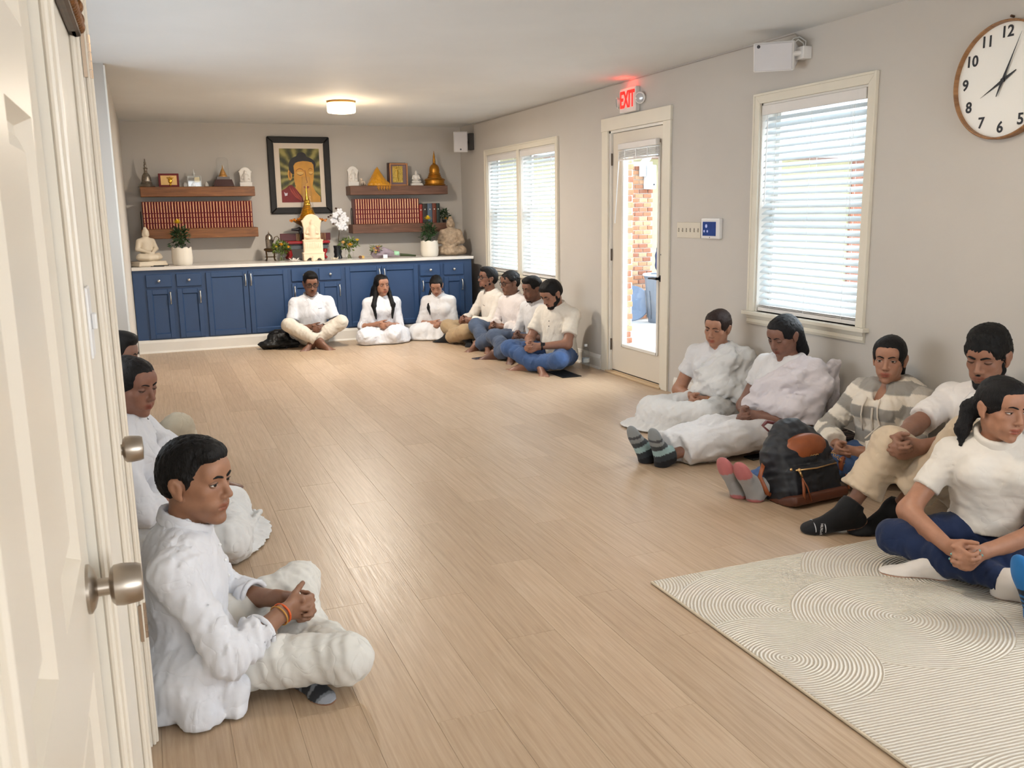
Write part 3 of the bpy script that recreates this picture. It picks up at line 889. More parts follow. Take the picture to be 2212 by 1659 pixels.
for nm, rgb, w, h in (('bright red book beside the gilt volumes on the right shelf', (150, 40, 28), .040, .222), ('dark brown book with a round emblem on the right shelf', (46, 38, 32), .062, .230), ('slate blue book on the right shelf', (84, 100, 118), .062, .232), ('russet brown book on the right shelf', (112, 52, 30), .052, .234), ('dark green book at the end of the right shelf row', (28, 44, 38), .046, .234)):
    o = book_proto(w-.002, h, .17, mat('cover_%d_%d_%d' % rgb, rgb, .5, var=.1), False); o.location = (x+w/2, 10.75, 1.291); tag(o, nm, 'book', 'plain books on the right shelf'); x += w
iron = mat('black_iron', (22, 21, 22), .5, .6, var=0)
def bookend(label, x, z):
    e = thing('bookend', label, 'bookend', (x, 10.80, z)); s = 1
    MB().tube([(x, 10.76, z), (x, 10.758, z+.15), (x, 10.775, z+.18), (x, 10.80, z+.19), (x, 10.825, z+.18), (x, 10.842, z+.15), (x, 10.84, z)], .0045, 6).build('loop', iron, e, smooth=True)
    MB().box((x-.004, 10.755, z), (x+.012, 10.845, z+.003)).build('foot', iron, e)
bookend('black wire bookend left of the shorter row of red books', 2.288, 1.291)
bookend('black wire bookend at the left of the long row of red books', -.034+.004, 1.284)

# ------------------------------------------------------------------ statues
def buddha(name, label, base, phi, Hh, m, slab=None, robe=False, group=None, res=.017, cat='statue', parent=None):
    a = math.radians(phi); f = V(math.cos(a), math.sin(a), 0); r = V(math.sin(a), -math.cos(a), 0); B = V(*base)
    zoff = slab[2] if slab else 0.; S = Hh-zoff
    def w(x, y, z): return B+S*(r*x+f*y+UP*z)+UP*zoff
    R = np.stack([r, f, UP], 1)
    vx = Vox(B-V(.55, .55, .02)*Hh, B+V(.55, .55, 1.06)*Hh, res*S)
    E = lambda c, rr, k=.0: vx.add(ell(w(*c), np.array(rr)*S, R), k*S)
    Cn = lambda p, q, r1, r2, k=.05, fl=None: vx.add(cone(w(*p), w(*q), r1*S, r2*S, fl), k*S)
    E((0, .10, .10), (.37, .23, .10)); Cn((-.26, .10, .13), (.10, .26, .10), .10, .065); Cn((.26, .10, .13), (-.10, .28, .12), .10, .065)
    Cn((0, -.03, .12), (0, -.03, .50), .165, .185, .06, (f, .72)); Cn((-.16, -.03, .56), (.16, -.03, .56), .072, .072)
    for s_ in (-1, 1):
        Cn((s_*.205, -.03, .55), (s_*.275, .0, .34), .070, .058, .04); Cn((s_*.275, .0, .34), (s_*.05, .21, .245), .056, .040, .03)
        E((s_*.088, -.005, .735), (.016, .03, .062), .01)
    E((0, .22, .235), (.10, .055, .030), .02)
    Cn((0, -.02, .58), (0, -.005, .70), .062, .056, .03)
    E((0, .0, .785), (.088, .10, .118), .02); E((0, -.015, .895), (.05, .055, .05), .02)
    E((0, .098, .765), (.014, .016, .026), .015); E((0, .082, .705), (.030, .02, .014), .02)
    for s_ in (-1, 1): vx.cut(ell(w(s_*.036, .108, .800), np.array((.024, .014, .010))*S, R), .008*S)
    if robe: vx.displace(lambda x, y, z: -.010*S*np.abs(np.sin(((x-B[0])*r[0]+(y-B[1])*r[1])*26/S*.55+(z-B[2])/S*22))*(z < B[2]+.62*S), .03)
    if slab: vx.add(rbox(B+UP*zoff*.5, (slab[0], slab[1], zoff*.52), min(.012, zoff*.3), R), .004); vx.add(rbox(B+UP*zoff*.25, (slab[0]*1.07, slab[1]*1.07, zoff*.26), min(.01, zoff*.2), R), .004)
    vx.keep(lambda x, y, z: B[2]+.0005-z)
    v, q = vx.mesh(1)
    o = np_object(name, v, q, m, parent, origin=tuple(B) if parent is None else None)
    return tag(o, label, cat, group) if parent is None else o
M_MARBLE = mat('cream_stone', (222, 208, 186), .6, var=.08, bump=.06); M_WEATH = mat('weathered_stone', (176, 154, 130), .75, var=.28, vscale=30, bump=.2)
M_PORC = mat('white_porcelain', (232, 226, 218), .35, var=.02)
buddha('seated_statue', 'pale stone seated figure at the left end of the worktop', (.0, 10.42, .904), -62, .43, M_MARBLE, slab=(.155, .11, .050), res=.013)
buddha('seated_statue', 'weathered brown stone seated figure in robes at the right end of the worktop', (3.42, 10.52, .904), -108, .49, M_WEATH, robe=True, res=.013)
buddha('seated_statue', 'small white porcelain seated figure on the upper right shelf', (3.093, 10.80, 1.7355), -92, .186, M_PORC, slab=(.070, .045, .028))

def stele(label, x, y, z, w, h, m, tiers=1, group=None):
    B = V(x, y, z); vx = Vox(B-V(w*.75, .10, .005), B+V(w*.75, .10, h*1.04), max(.004, h*.013))
    t = h*.10; bh = h*(.22 if tiers == 1 else .45)
    vx.add(rbox(B+V(0, .01, bh+(h-bh)*.38), (w*.40, t*.35, (h-bh)*.40), .004))
    vx.add(cone(B+V(0, .01-t*.35, h-w*.44), B+V(0, .01+t*.35, h-w*.44), w*.44, None, None, True, True), .006)
    for s_ in (-1, 1): vx.add(cone(B+V(s_*w*.42, .01-t*.3, h-w*.34), B+V(s_*w*.42, .01+t*.3, h-w*.34), w*.07, None, None, True, True), .003)
    s = (h-bh)*.84; Z = bh
    vx.add(ell(B+V(0, -t*.35, Z+s*.10), (w*.36, t*.55, s*.10)), .004)
    vx.add(cone(B+V(0, -t*.25, Z+s*.15), B+V(0, -t*.25, Z+s*.52), w*.17, w*.19), .01)
    for s_ in (-1, 1):
        vx.add(cone(B+V(s_*w*.18, -t*.25, Z+s*.54), B+V(s_*w*.27, -t*.3, Z+s*.30), w*.06, w*.05), .008); vx.add(cone(B+V(s_*w*.27, -t*.3, Z+s*.30), B+V(0, -t*.75, Z+s*.36), w*.05, w*.035), .006)
    vx.add(ell(B+V(0, -t*.35, Z+s*.76), (w*.105, w*.10, s*.13)), .006); vx.add(ell(B+V(0, -t*.3, Z+s*.90), (w*.05, w*.05, s*.04)), .006)
    vx.add(rbox(B+V(0, -.005, bh*.5), (w*.46, t*.75, bh*.5), .004), .002)
    vx.add(rbox(B+V(0, -.005, bh*.97), (w*.49, t*.82, bh*.035), .003), .002)
    if tiers > 1:
        vx.add(rbox(B+V(0, -.008, bh*.18), (w*.50, t*1.0, bh*.18), .004), .002); vx.add(rbox(B+V(0, -.010, bh*.36), (w*.53, t*1.08, bh*.03), .003), .002)
        rg = np.random.RandomState(3)
        for i in range(9): vx.add(rbox(B+V(w*(-.36+.09*i), -.005-t*.75, bh*.72), (w*.026, .006, bh*rg.uniform(.09, .15)), .002), .002)
        vx.cut(cone(B+V(-w*.2, -.2, 0), B+V(-w*.2, .2, 0), .03), .004); vx.cut(cone(B+V(w*.25, -.2, 0), B+V(w*.25, .2, 0), .025), .004)
    vx.keep(lambda x_, y_, z_: B[2]+.0005-z_)
    v, q = vx.mesh(1); return tag(np_object('carved_stele', v, q, m, origin=tuple(B)), label, 'statue', group)
stele('small white carved stele with arched top at the right end of the upper left shelf', 1.100, 10.80, 1.7355, .147, .214, M_PORC)
stele('small white carved stele with arched top on the upper right shelf', 2.325, 10.80, 1.7355, .138, .229, M_PORC)
stele('large cream carved stele with seated relief figure at the middle of the altar', 1.742, 10.40, .904, .234, .515, mat('cream_carved_resin', (238, 214, 184), .5, var=.05), 2)

def turned(name, label, cat, prof, x, y, z, m, n=28, group=None):
    return tag(MB().lathe(prof, (x, y, z), n).build(name, m, smooth=.6), label, cat, group)
M_SILV = mat('antique_silver', (150, 140, 128), .35, .9, var=.25, vscale=60); M_BRASSY = mat('dull_gold', (178, 122, 40), .38, .7, var=.15, vscale=40); M_BRGOLD = mat('bright_gold', (226, 176, 62), .25, .9, var=.15, vscale=70)
turned('stupa_model', 'silver bell-shaped stupa model at the left end of the upper left shelf', 'ornament',
       [(.085, 0), (.088, .010), (.070, .022), (.058, .030), (.060, .036), (.052, .044), (.056, .052), (.049, .060), (.050, .068), (.046, .10), (.040, .125), (.026, .145), (.017, .155), (.020, .165), (.015, .170), (.020, .195), (.026, .200), (.013, .210), (.016, .235), (.009, .245), (.013, .262), (.005, .275), (.008, .285), (.001, .304)], .058, 10.80, 1.7355, M_SILV)
e = turned('stupa_model', 'gold octagonal-based stupa model at the right end of the upper right shelf', 'ornament',
       [(.125, 0), (.135, .012), (.118, .022), (.118, .058), (.130, .066), (.120, .078), (.085, .092), (.088, .104), (.074, .112), (.080, .124), (.068, .132), (.072, .144), (.062, .152), (.062, .190), (.056, .220), (.040, .245), (.018, .256), (.022, .264), (.016, .270), (.017, .300), (.012, .330), (.014, .340), (.006, .375), (.002, .411)], 3.325, 10.80, 1.7355, M_BRASSY, 20)

# plaque, glass boxes, domed stupa on the upper left shelf
e = thing('award_plaque', 'dark red plaque with a gold relief on the upper left shelf', 'plaque', (.285, 10.79, 1.7355))
MB().box((.180, 10.79, 1.736), (.392, 10.81, 1.880)).build('board', mat('burgundy_velvet', (112, 20, 26), .6), e, bevel=.003)
MB().box((.203, 10.786, 1.757), (.369, 10.790, 1.858)).build('gilt_plate', mat('pale_gilt', (216, 172, 108), .4, .5), e)
g = MB().ell((.300, 10.782, 1.800), (.022, .010, .028), 12, 8).ell((.300, 10.780, 1.762), (.012, .008, .020), 10, 6)
for a in (-1, -.5, 0, .5, 1): g.tube([(.300+a*.012, 10.782, 1.815), (.300+a*.034, 10.780, 1.845-abs(a)*.008)], .005, 6)
g.build('relief', M_BRGOLD, e, smooth=True)
MB().box((.180, 10.775, 1.736), (.392, 10.80, 1.745)).build('ledge', MATS['burgundy_velvet'], e)
M_CLEAR = glass_mat('clear_acrylic', (.985, .99, .99, 1))
e = thing('display_box', 'clear display box with a glass knob on the upper left shelf', 'display box', (.55, 10.80, 1.7355))
cx = .55
for lo, hi in (((cx-.068, 10.735, 1.737), (cx-.064, 10.865, 1.845)), ((cx+.064, 10.735, 1.737), (cx+.068, 10.865, 1.845)), ((cx-.064, 10.735, 1.737), (cx+.064, 10.739, 1.845)), ((cx-.064, 10.861, 1.737), (cx+.064, 10.865, 1.845)), ((cx-.068, 10.735, 1.845), (cx+.068, 10.865, 1.849))):
    MB().box(lo, hi).build('acrylic_panel', M_CLEAR, e)
ed = MB()
for sx in (-.068, .068):
    for sy in (10.735, 10.865): ed.tube([(cx+sx, sy, 1.737), (cx+sx, sy, 1.849)], .0022, 5)
for sy in (10.735, 10.865):
    for z in (1.738, 1.849): ed.tube([(cx-.068, sy, z), (cx+.068, sy, z)], .0022, 5)
ed.build('edge', mat('acrylic_edge', (224, 226, 222), .2, var=0), e)
MB().lathe([(.012, 0), (.006, .008), (.014, .018), (.016, .028), (.008, .040), (.004, .060), (.001, .078)], (cx, 10.80, 1.849), 14).build('knob', MATS['acrylic_edge'], e, smooth=True)
MB().box((cx+.0, 10.745, 1.785), (cx+.055, 10.747, 1.838)).build('card', mat('cream_card', (238, 222, 180), .6), e)
MB().lathe([(.026, 0), (.026, .010), (.018, .014), (.018, .030), (.006, .042), (.001, .062)], (cx-.01, 10.79, 1.738), 16).build('tiny_stupa', M_PORC, e, smooth=.6)
tag(MB().box((.434, 10.79, 1.7355), (.474, 10.82, 1.770)).box((.440, 10.795, 1.770), (.466, 10.815, 1.782)).build('crystal_block', mat('frosted_crystal', (214, 208, 200), .3), bevel=.003), 'small frosted crystal block left of the display box', 'ornament')
turned('crystal_flame', 'small white flame-shaped crystal right of the display box', 'ornament', [(.014, 0), (.022, .006), (.024, .018), (.020, .032), (.010, .046), (.001, .058)], .676, 10.80, 1.7355, MATS['frosted_crystal'], 10)
e = thing('domed_stupa', 'small gold stupa under a clear glass dome on a dark red wood base', 'ornament', (.858, 10.80, 1.7355))
def frustum(x, y, z, a, b, h): return MB().add([(x-a, y-a*.7, z), (x+a, y-a*.7, z), (x+a, y+a*.7, z), (x-a, y+a*.7, z), (x-b, y-b*.7, z+h), (x+b, y-b*.7, z+h), (x+b, y+b*.7, z+h), (x-b, y+b*.7, z+h)], [(0, 3, 2, 1), (4, 5, 6, 7), (0, 1, 5, 4), (1, 2, 6, 5), (2, 3, 7, 6), (3, 0, 4, 7)])
frustum(.858, 10.80, 1.736, .112, .088, .078).build('base', mat('dark_rosewood', (58, 20, 18), .35), e, bevel=.002)
frustum(.858, 10.80, 1.814, .070, .066, .030).build('plinth', mat('grey_plinth', (110, 102, 100), .4), e)
MB().lathe([(.050, 0), (.048, .010), (.040, .014), (.042, .022), (.034, .030), (.034, .040), (.026, .052), (.024, .060), (.012, .082), (.006, .094), (.003, .118), (.001, .130)], (.858, 10.80, 1.844), 20).build('gilt_stupa', mat('antique_gilt', (214, 158, 84), .4, .6), e, smooth=.6)
MB().lathe([(.066, 0), (.066, .17), (.060, .195), (.040, .208), (.003, .212)], (.858, 10.80, 1.844), 28, cap=False).build('glass_dome', M_CLEAR, e, smooth=True)

# upper right shelf: coral, cloth, framed gilt relief
rg = random.Random(5); m = MB()
for k in range(9):
    a = k*.7; m.tube([(2.425, 10.80, 1.80), (2.435+.02*math.cos(a), 10.79+.02*math.sin(a), 1.785), (2.44+.045*math.cos(a)*.8, 10.79+.03*math.sin(a), 1.745)], [.010, .009, .005], 6)
m.ell((2.42, 10.80, 1.81), (.018, .016, .020), 10, 8)
tag(m.build('shell_ornament', mat('pale_shell', (206, 188, 170), .5, var=.15, vscale=60), smooth=True), 'pale ridged shell ornament beside the white stele', 'ornament')
vx = Vox(V(2.44, 10.66, 1.715), V(2.80, 10.94, 2.0), .0055)
vx.add(cone((2.615, 10.80, 1.965), (2.615, 10.80, 1.76), .006, .115)); vx.add(cone((2.615, 10.80, 1.78), (2.52, 10.76, 1.745), .07, .035), .03); vx.add(cone((2.615, 10.80, 1.78), (2.72, 10.77, 1.745), .07, .035), .03)
vx.displace(lambda x, y, z: -.008*np.abs(np.sin(5.5*np.arctan2(y-10.80, x-2.615)))*np.clip((1.97-z)/.2, 0, 1), .04); vx.displace(wrinkle(3, 90, .005, (0, 0, 1)), .03)
vx.keep(lambda x, y, z: 1.7358-z); v, q = vx.mesh(1)
M_SAFF = mat('saffron_satin', (214, 148, 24), .38, var=.12, sheen=.3)
e = thing('draped_cloth', 'saffron satin cloth draped to a point on the upper right shelf', 'cloth', (2.615, 10.80, 1.7355)); np_object('satin_drape', v, q, M_SAFF, e)
fr = MB()
for k in range(16):
    x = 2.585+.16*k/15; fr.tube([(x, 10.697, 1.740), (x+.004*math.sin(k*2), 10.692, 1.722-.010*(k % 3)), (x-.003*math.sin(k), 10.692, 1.704-.012*((k*7) % 3))], .0035, 5)
fr.tube([(2.58, 10.70, 1.742), (2.66, 10.694, 1.746), (2.75, 10.70, 1.742)], .010, 6)
o = fr.build('fringe', M_SAFF, e, smooth=True); o['kind'] = 'stuff'
e = thing('framed_relief', 'gilt frame with an embossed gold relief on the upper right shelf', 'picture frame', (2.868, 10.80, 1.7355))
MB().box((2.745, 10.80, 1.736), (2.965, 10.84, 2.004)).build('backing', mat('dark_frame_wood', (60, 34, 26), .45), e)
f = MB(); a, b, c, d, w = 2.762, 2.985, 1.736, 1.998, .016
f.box((a, 10.775, c), (a+w, 10.80, d)).box((b-w, 10.775, c), (b, 10.80, d)).box((a+w, 10.775, c), (b-w, 10.80, c+w)).box((a+w, 10.775, d-w), (b-w, 10.80, d))
f.build('frame', mat('rose_gilt_frame', (196, 140, 96), .35, .6), e, bevel=.003)
MB().box((a+w, 10.794, c+w), (b-w, 10.80, d-w)).build('liner', mat('mauve_liner', (128, 104, 106), .6), e)
g = MB().box((2.800, 10.788, 1.775), (2.925, 10.794, 1.965)); rg = random.Random(2)
for k in range(60):
    g.ell((2.806+rg.random()*.113, 10.787, 1.78+rg.random()*.18), (.007, .004, .010), 6, 4)
for k in range(5): g.ell((2.822+.020*k, 10.785, 1.945-.004*abs(k-2)), (.008, .005, .012), 8, 6)
g.tube([(2.862, 10.786, 1.92), (2.858, 10.785, 1.85), (2.868, 10.786, 1.79)], [.026, .020, .014], 8, flat=.25)
g.build('gold_relief', mat('embossed_gold', (206, 176, 92), .28, .9, var=.3, vscale=120), e, smooth=.8)

# ------------------------------------------------------------------ framed painting
def painting():
    e = thing('framed_painting', 'black framed painting of a golden serene face in red robe above the altar', 'painting', (1.73, 10.92, 1.427))
    x0, x1, z0, z1 = 1.374, 2.086, 1.427, 2.300; w = .072
    blk = mat('black_frame_wood', (17, 14, 13), .6, var=.2, vscale=40)
    f = MB(); Y1 = D-.002
    for p in ([(x0, z0), (x1, z0), (x1-w, z0+w), (x0+w, z0+w)], [(x1, z0), (x1, z1), (x1-w, z1-w), (x1-w, z0+w)], [(x1, z1), (x0, z1), (x0+w, z1-w), (x1-w, z1-w)], [(x0, z1), (x0, z0), (x0+w, z0+w), (x0+w, z1-w)]):
        f.prism(p, 10.912, Y1, 'xz')
    f.build('frame', blk, e, bevel=.008)
    l = .014; a, b, c, d = x0+w-l, x1-w+l, z0+w-l, z1-w+l; g = MB()
    g.box((a, 10.905, c), (a+l*.7, 10.93, d)).box((b-l*.7, 10.905, c), (b, 10.93, d)).box((a, 10.905, c), (b, 10.93, c+l*.7)).box((a, 10.905, d-l*.7), (b, 10.93, d))
    g.build('inner_lip', blk, e)
    MB().box((a, 10.930, c), (b, 10.934, d)).build('mat_board', mat('ivory_mat_board', (226, 212, 196), .8, var=.02), e)
    px0, px1, pz0, pz1 = 1.507, 1.963, 1.556, 2.167
    t = NT('painted_radiant_ground'); tc = t.coord('Object'); sx = t.n('SeparateXYZ'); t.l(tc, sx.inputs[0])
    an = t.n('Math', operation='ARCTAN2'); ad = t.n('Math', operation='SUBTRACT'); ad.inputs[1].default_value = .44; t.l(sx.outputs['Z'], ad.inputs[0])
    t.l(ad.outputs[0], an.inputs[0]); t.l(sx.outputs['X'], an.inputs[1])
    mu = t.n('Math', operation='MULTIPLY'); mu.inputs[1].default_value = 15.; t.l(an.outputs[0], mu.inputs[0])
    sn = t.n('Math', operation='SINE'); t.l(mu.outputs[0], sn.inputs[0]); nz = t.noise(tc, 9, 3)
    mx = t.n('Math', operation='MULTIPLY_ADD'); mx.inputs[1].default_value = .22; t.l(sn.outputs[0], mx.inputs[0]); t.l(nz, mx.inputs[2])
    t.l(t.ramp(mx.outputs[0], [(.25, L((52, 54, 30))), (.5, L((98, 94, 46))), (.8, L((160, 148, 82)))]), t.inp('Base Color')); t.set(Roughness=.6)
    cv = MB().box((px0, 10.9275, pz0), (px1, 10.930, pz1)).build('canvas', t.m, e)
    W_, H_ = px1-px0, pz1-pz0
    def P(pts): return [(px0+u*W_, pz0+v*H_) for u, v in pts]
    def layer(nm, pts, m, dpt): MB().prism(P(pts), 10.9275-dpt, 10.9275-dpt+.0006, 'xz').build(nm, m, cv)
    def arc(cx, cy, rx, ry, a0, a1, n=14): return [(cx+rx*math.cos(math.radians(a0+(a1-a0)*k/n)), cy+ry*math.sin(math.radians(a0+(a1-a0)*k/n))) for k in range(n+1)]
    och = mat('painted_ochre_skin', (206, 148, 58), .6, var=.14, vscale=7); ochd = mat('painted_shadow_ochre', (138, 88, 36), .6, var=.1); hairm = mat('painted_black_hair', (34, 32, 34), .6, var=.2, vscale=20); robe = mat('painted_red_robe', (120, 24, 26), .6, var=.3, vscale=8)
    layer('painted_chest', [(.30, 0), (.98, 0), (.98, .10), (.86, .20), (.80, .30), (.36, .30)], och, .0006)
    layer('painted_robe', [(0, 0), (.55, 0), (.52, .10), (.44, .18), (.36, .26), (.26, .33), (.20, .32), (.10, .26), (0, .22)], robe, .0012)
    for k in range(3): layer('robe_fold', [(.20+.07*k, .30-.03*k), (.26+.08*k, .22-.03*k), (.36+.07*k, .12-.02*k), (.50, .03+.012*k), (.50, .015+.012*k), (.34+.07*k, .10-.02*k), (.24+.08*k, .20-.03*k)], mat('painted_robe_light', (168, 66, 50), .6, var=.2), .0016)
    layer('painted_ear', arc(.235, .52, .055, .11, 0, 360, 20), och, .0014)
    layer('ear_line', arc(.240, .52, .028, .07, 60, 300, 12), ochd, .0018)
    layer('painted_hair', arc(.56, .70, .34, .16, 0, 70, 8)+arc(.55, .86, .12, .075, 20, 160, 8)+arc(.52, .70, .30, .17, 110, 180, 8)+[(.215, .60), (.30, .52), (.86, .60)], hairm, .0018)
    layer('painted_face', [(.335, .68), (.345, .55), (.33, .45), (.35, .33), (.43, .23), (.53, .175), (.62, .165), (.72, .20), (.79, .30), (.83, .45), (.845, .60), (.84, .70), (.80, .745), (.70, .765), (.58, .77), (.45, .755), (.38, .73)], och, .0022)
    layer('painted_brow', arc(.49, .56, .105, .075, 20, 165, 10)+arc(.49, .55, .10, .07, 165, 20, 10), ochd, .0026)
    layer('painted_brow', arc(.76, .58, .06, .06, 30, 165, 8)+arc(.76, .57, .058, .058, 165, 30, 8), ochd, .0026)
    layer('painted_eyelid', arc(.495, .545, .085, .040, 180, 360, 10)+arc(.495, .552, .085, .02, 0, 180, 8), mat('painted_eyelid_light', (222, 176, 96), .6), .0026)
    layer('painted_eyelid', arc(.765, .555, .05, .036, 180, 360, 8)+arc(.765, .56, .05, .018, 0, 180, 8), MATS['painted_eyelid_light'], .0026)
    layer('lash_line', arc(.495, .545, .085, .042, 185, 355, 10)+arc(.495, .552, .085, .040, 355, 185, 10), mat('painted_dark_line', (60, 38, 22), .6), .0030)
    layer('lash_line', arc(.765, .555, .05, .038, 185, 355, 8)+arc(.765, .562, .05, .036, 355, 185, 8), MATS['painted_dark_line'], .0030)
    layer('nose_line', [(.605, .60), (.625, .60), (.655, .42), (.675, .375), (.645, .36), (.60, .365), (.60, .372), (.64, .37), (.655, .38), (.635, .42)], ochd, .0028)
    layer('painted_lips', arc(.635, .285, .075, .028, 180, 360, 10)+[(.70, .30), (.65, .305), (.635, .298), (.62, .305), (.57, .30)], mat('painted_lip_red', (160, 76, 48), .6), .0028)
    layer('white_mark', [(.08, .12), (.14, .13), (.15, .18), (.10, .17), (.06, .20)], mat('painted_white_mark', (214, 206, 214), .6), .0020)
painting()
# ------------------------------------------------------------------ things on the worktop
CTZ = .9035
def leaf_mat(name, a, b): 
    t = NT(name); vec = t.coord('Object'); t.l(t.ramp(t.noise(vec, 22, 3), [(.3, L(a)), (.7, L(b))]), t.inp('Base Color')); t.set(Roughness=.5); MATS[name] = t.m; return t.m
M_LEAF = leaf_mat('dark_green_leaf', (22, 44, 22), (52, 82, 40)); M_LEAF2 = leaf_mat('fresh_green_leaf', (46, 78, 26), (116, 132, 48))
M_STEM = mat('green_stem', (96, 104, 52), .6); M_YEL = mat('yellow_petal', (232, 198, 48), .55, var=.12, vscale=40); M_AMB = mat('amber_rose_petal', (240, 172, 40), .5, var=.15, vscale=40)
def leaves(mb, c, r, n, ln, rg, up=.3, wd=.28):
    for _ in range(n):
        d = unit(np.array([rg.gauss(0, 1), rg.gauss(0, 1), rg.gauss(up, .8)])); p = np.array(c)+d*np.array(r)*rg.uniform(.35, 1.)
        t = unit(d+np.array([rg.gauss(0, .5), rg.gauss(0, .5), rg.gauss(-.1, .4)])); s_ = unit(np.cross(t, (rg.gauss(0, 1), rg.gauss(0, 1), 1))); q = ln*rg.uniform(.7, 1.2); nn = np.cross(t, s_)
        mb.add([p, p+t*q*.5+s_*q*wd+nn*q*.08, p+t*q, p+t*q*.5-s_*q*wd+nn*q*.08], [(0, 1, 2, 3)])
def rose(par, c, r, m, rg, nm='bloom'):
    mb = MB().ell(c, (r*.55, r*.55, r*.6), 10, 8)
    for ring, (n, rr, tilt) in enumerate(((3, .62, .25), (5, .85, .5), (6, 1., .85))):
        for k in range(n):
            a = 2*math.pi*k/n+ring; ca, sa = math.cos(a), math.sin(a); p = Vector(c)
            o = Vector((ca, sa, 0)); u = Vector((0, 0, 1)); s_ = Vector((-sa, ca, 0)); q = r*rr
            mb.add([p-u*r*.4+o*q*.3, p+s_*q*.7+o*q*(.6+tilt*.2)+u*r*(.2-tilt*.1), p+o*q*(.8+tilt*.25)+u*r*(.6-tilt*.4), p-s_*q*.7+o*q*(.6+tilt*.2)+u*r*(.2-tilt*.1)], [(0, 1, 2, 3)])
    return mb.build(nm, m, par, smooth=True, fix=False)
def mum(par, c, r, m, rg):
    mb = MB()
    for ring, (n, rr, el) in enumerate(((14, 1., .15), (12, .85, .5), (9, .6, .9), (6, .3, 1.3))):
        for k in range(n):
            a = 2*math.pi*(k+ring*.5)/n; d = Vector((math.cos(a)*math.cos(el), math.sin(a)*math.cos(el), math.sin(el))); s_ = Vector((-math.sin(a), math.cos(a), 0)); p = Vector(c); q = r*(1.0 if ring < 2 else .9)
            mb.add([p, p+d*q*.6+s_*r*.16, p+d*q+Vector((0, 0, r*.05)), p+d*q*.6-s_*r*.16], [(0, 1, 2, 3)])
    return mb.build('bloom', m, par, fix=False)
def bouquet_vase(label, x, y, rv, hv, spread, blooms, seed, bm=M_AMB):
    rg = random.Random(seed); e = thing('flower_vase', label, 'flower vase', (x, y, CTZ))
    MB().lathe([(rv*.75, .001), (rv*.8, .004), (rv, hv*.35), (rv*.92, hv*.7), (rv*.78, hv*.9), (rv*.88, hv)], (x, y, CTZ), 24, cap=False).build('glass_vase', M_CLEAR, e, smooth=True)
    MB().lathe([(rv*.76, 0), (rv*.76, .003)], (x, y, CTZ), 20).build('vase_base', MATS['acrylic_edge'], e)
    st = MB()
    for k in range(12):
        a = rg.random()*6.28; st.tube([(x+rv*.5*math.cos(a), y+rv*.5*math.sin(a), CTZ+.006), (x-rv*.2*math.cos(a), y-rv*.2*math.sin(a), CTZ+hv*.8), (x-rv*1.1*math.cos(a), y-rv*.9*math.sin(a), CTZ+hv+spread*.5)], .0028, 5)
    o = st.build('stems', M_STEM, e); o['kind'] = 'stuff'
    lf = MB(); leaves(lf, (x, y, CTZ+hv+spread*.42), (spread*.92, spread*.75, spread*.65), 260, .034, rg); o = lf.build('foliage', M_LEAF2, e, fix=False); o['kind'] = 'stuff'
    for (dx, dz, r, m) in blooms: rose(e, (x+dx, y-spread*.55, CTZ+hv+dz), r, m, rg)
M_PEACH = mat('peach_calla', (240, 188, 110), .5, var=.1)
bouquet_vase('glass vase of yellow roses and greenery beside the brass lantern', 1.395, 10.46, .050, .105, .110, ((.0, .085, .026, M_AMB), (.075, .055, .022, M_AMB), (-.055, .06, .016, M_YEL)), 3)
bouquet_vase('glass vase of yellow and orange blooms beside the dark vase', 2.155, 10.42, .052, .120, .115, ((-.075, .075, .026, M_PEACH), (.0, .045, .036, M_AMB), (.088, .098, .024, M_YEL)), 8)

# brass lantern pot on a four-legged burner stand
e = thing('brass_burner', 'antique brass lidded pot on a four-legged burner stand left of the altar', 'burner', (1.295, 10.60, CTZ)); x, y = 1.295, 10.60
M_BRZ = mat('antique_bronze', (96, 74, 48), .35, .85, var=.3, vscale=60)
for k in range(4):
    a = math.pi/4+k*math.pi/2; ca, sa = math.cos(a), math.sin(a)
    MB().tube([(x+.070*ca, y+.06*sa, CTZ+.002), (x+.058*ca, y+.05*sa, CTZ+.03), (x+.062*ca, y+.055*sa, CTZ+.09), (x+.066*ca, y+.06*sa, CTZ+.13)], .005, 6).build('leg', M_BRZ, e, smooth=True)
MB().tube([(x+.064*math.cos(a*.314), y+.058*math.sin(a*.314), CTZ+.045) for a in range(21)], .003, 5).build('brace', M_BRZ, e)
MB().lathe([(.03, .100), (.068, .118), (.072, .130), (.066, .140), (.05, .145)], (x, y, CTZ), 20).build('tray', M_BRZ, e, smooth=.7)
MB().lathe([(.036, .145), (.040, .175), (.042, .235), (.045, .240), (.040, .246), (.040, .262), (.034, .285), (.018, .300), (.008, .304), (.010, .312), (.005, .322), (.001, .340)], (x-.005, y, CTZ), 20).build('lidded_pot', M_SILV, e, smooth=.7)
MB().tube([(x+.035, y, CTZ+.21), (x+.058, y, CTZ+.265), (x+.088, y, CTZ+.275), (x+.104, y, CTZ+.250), (x+.102, y, CTZ+.215)], .005, 6).build('handle', M_BRZ, e, smooth=True)

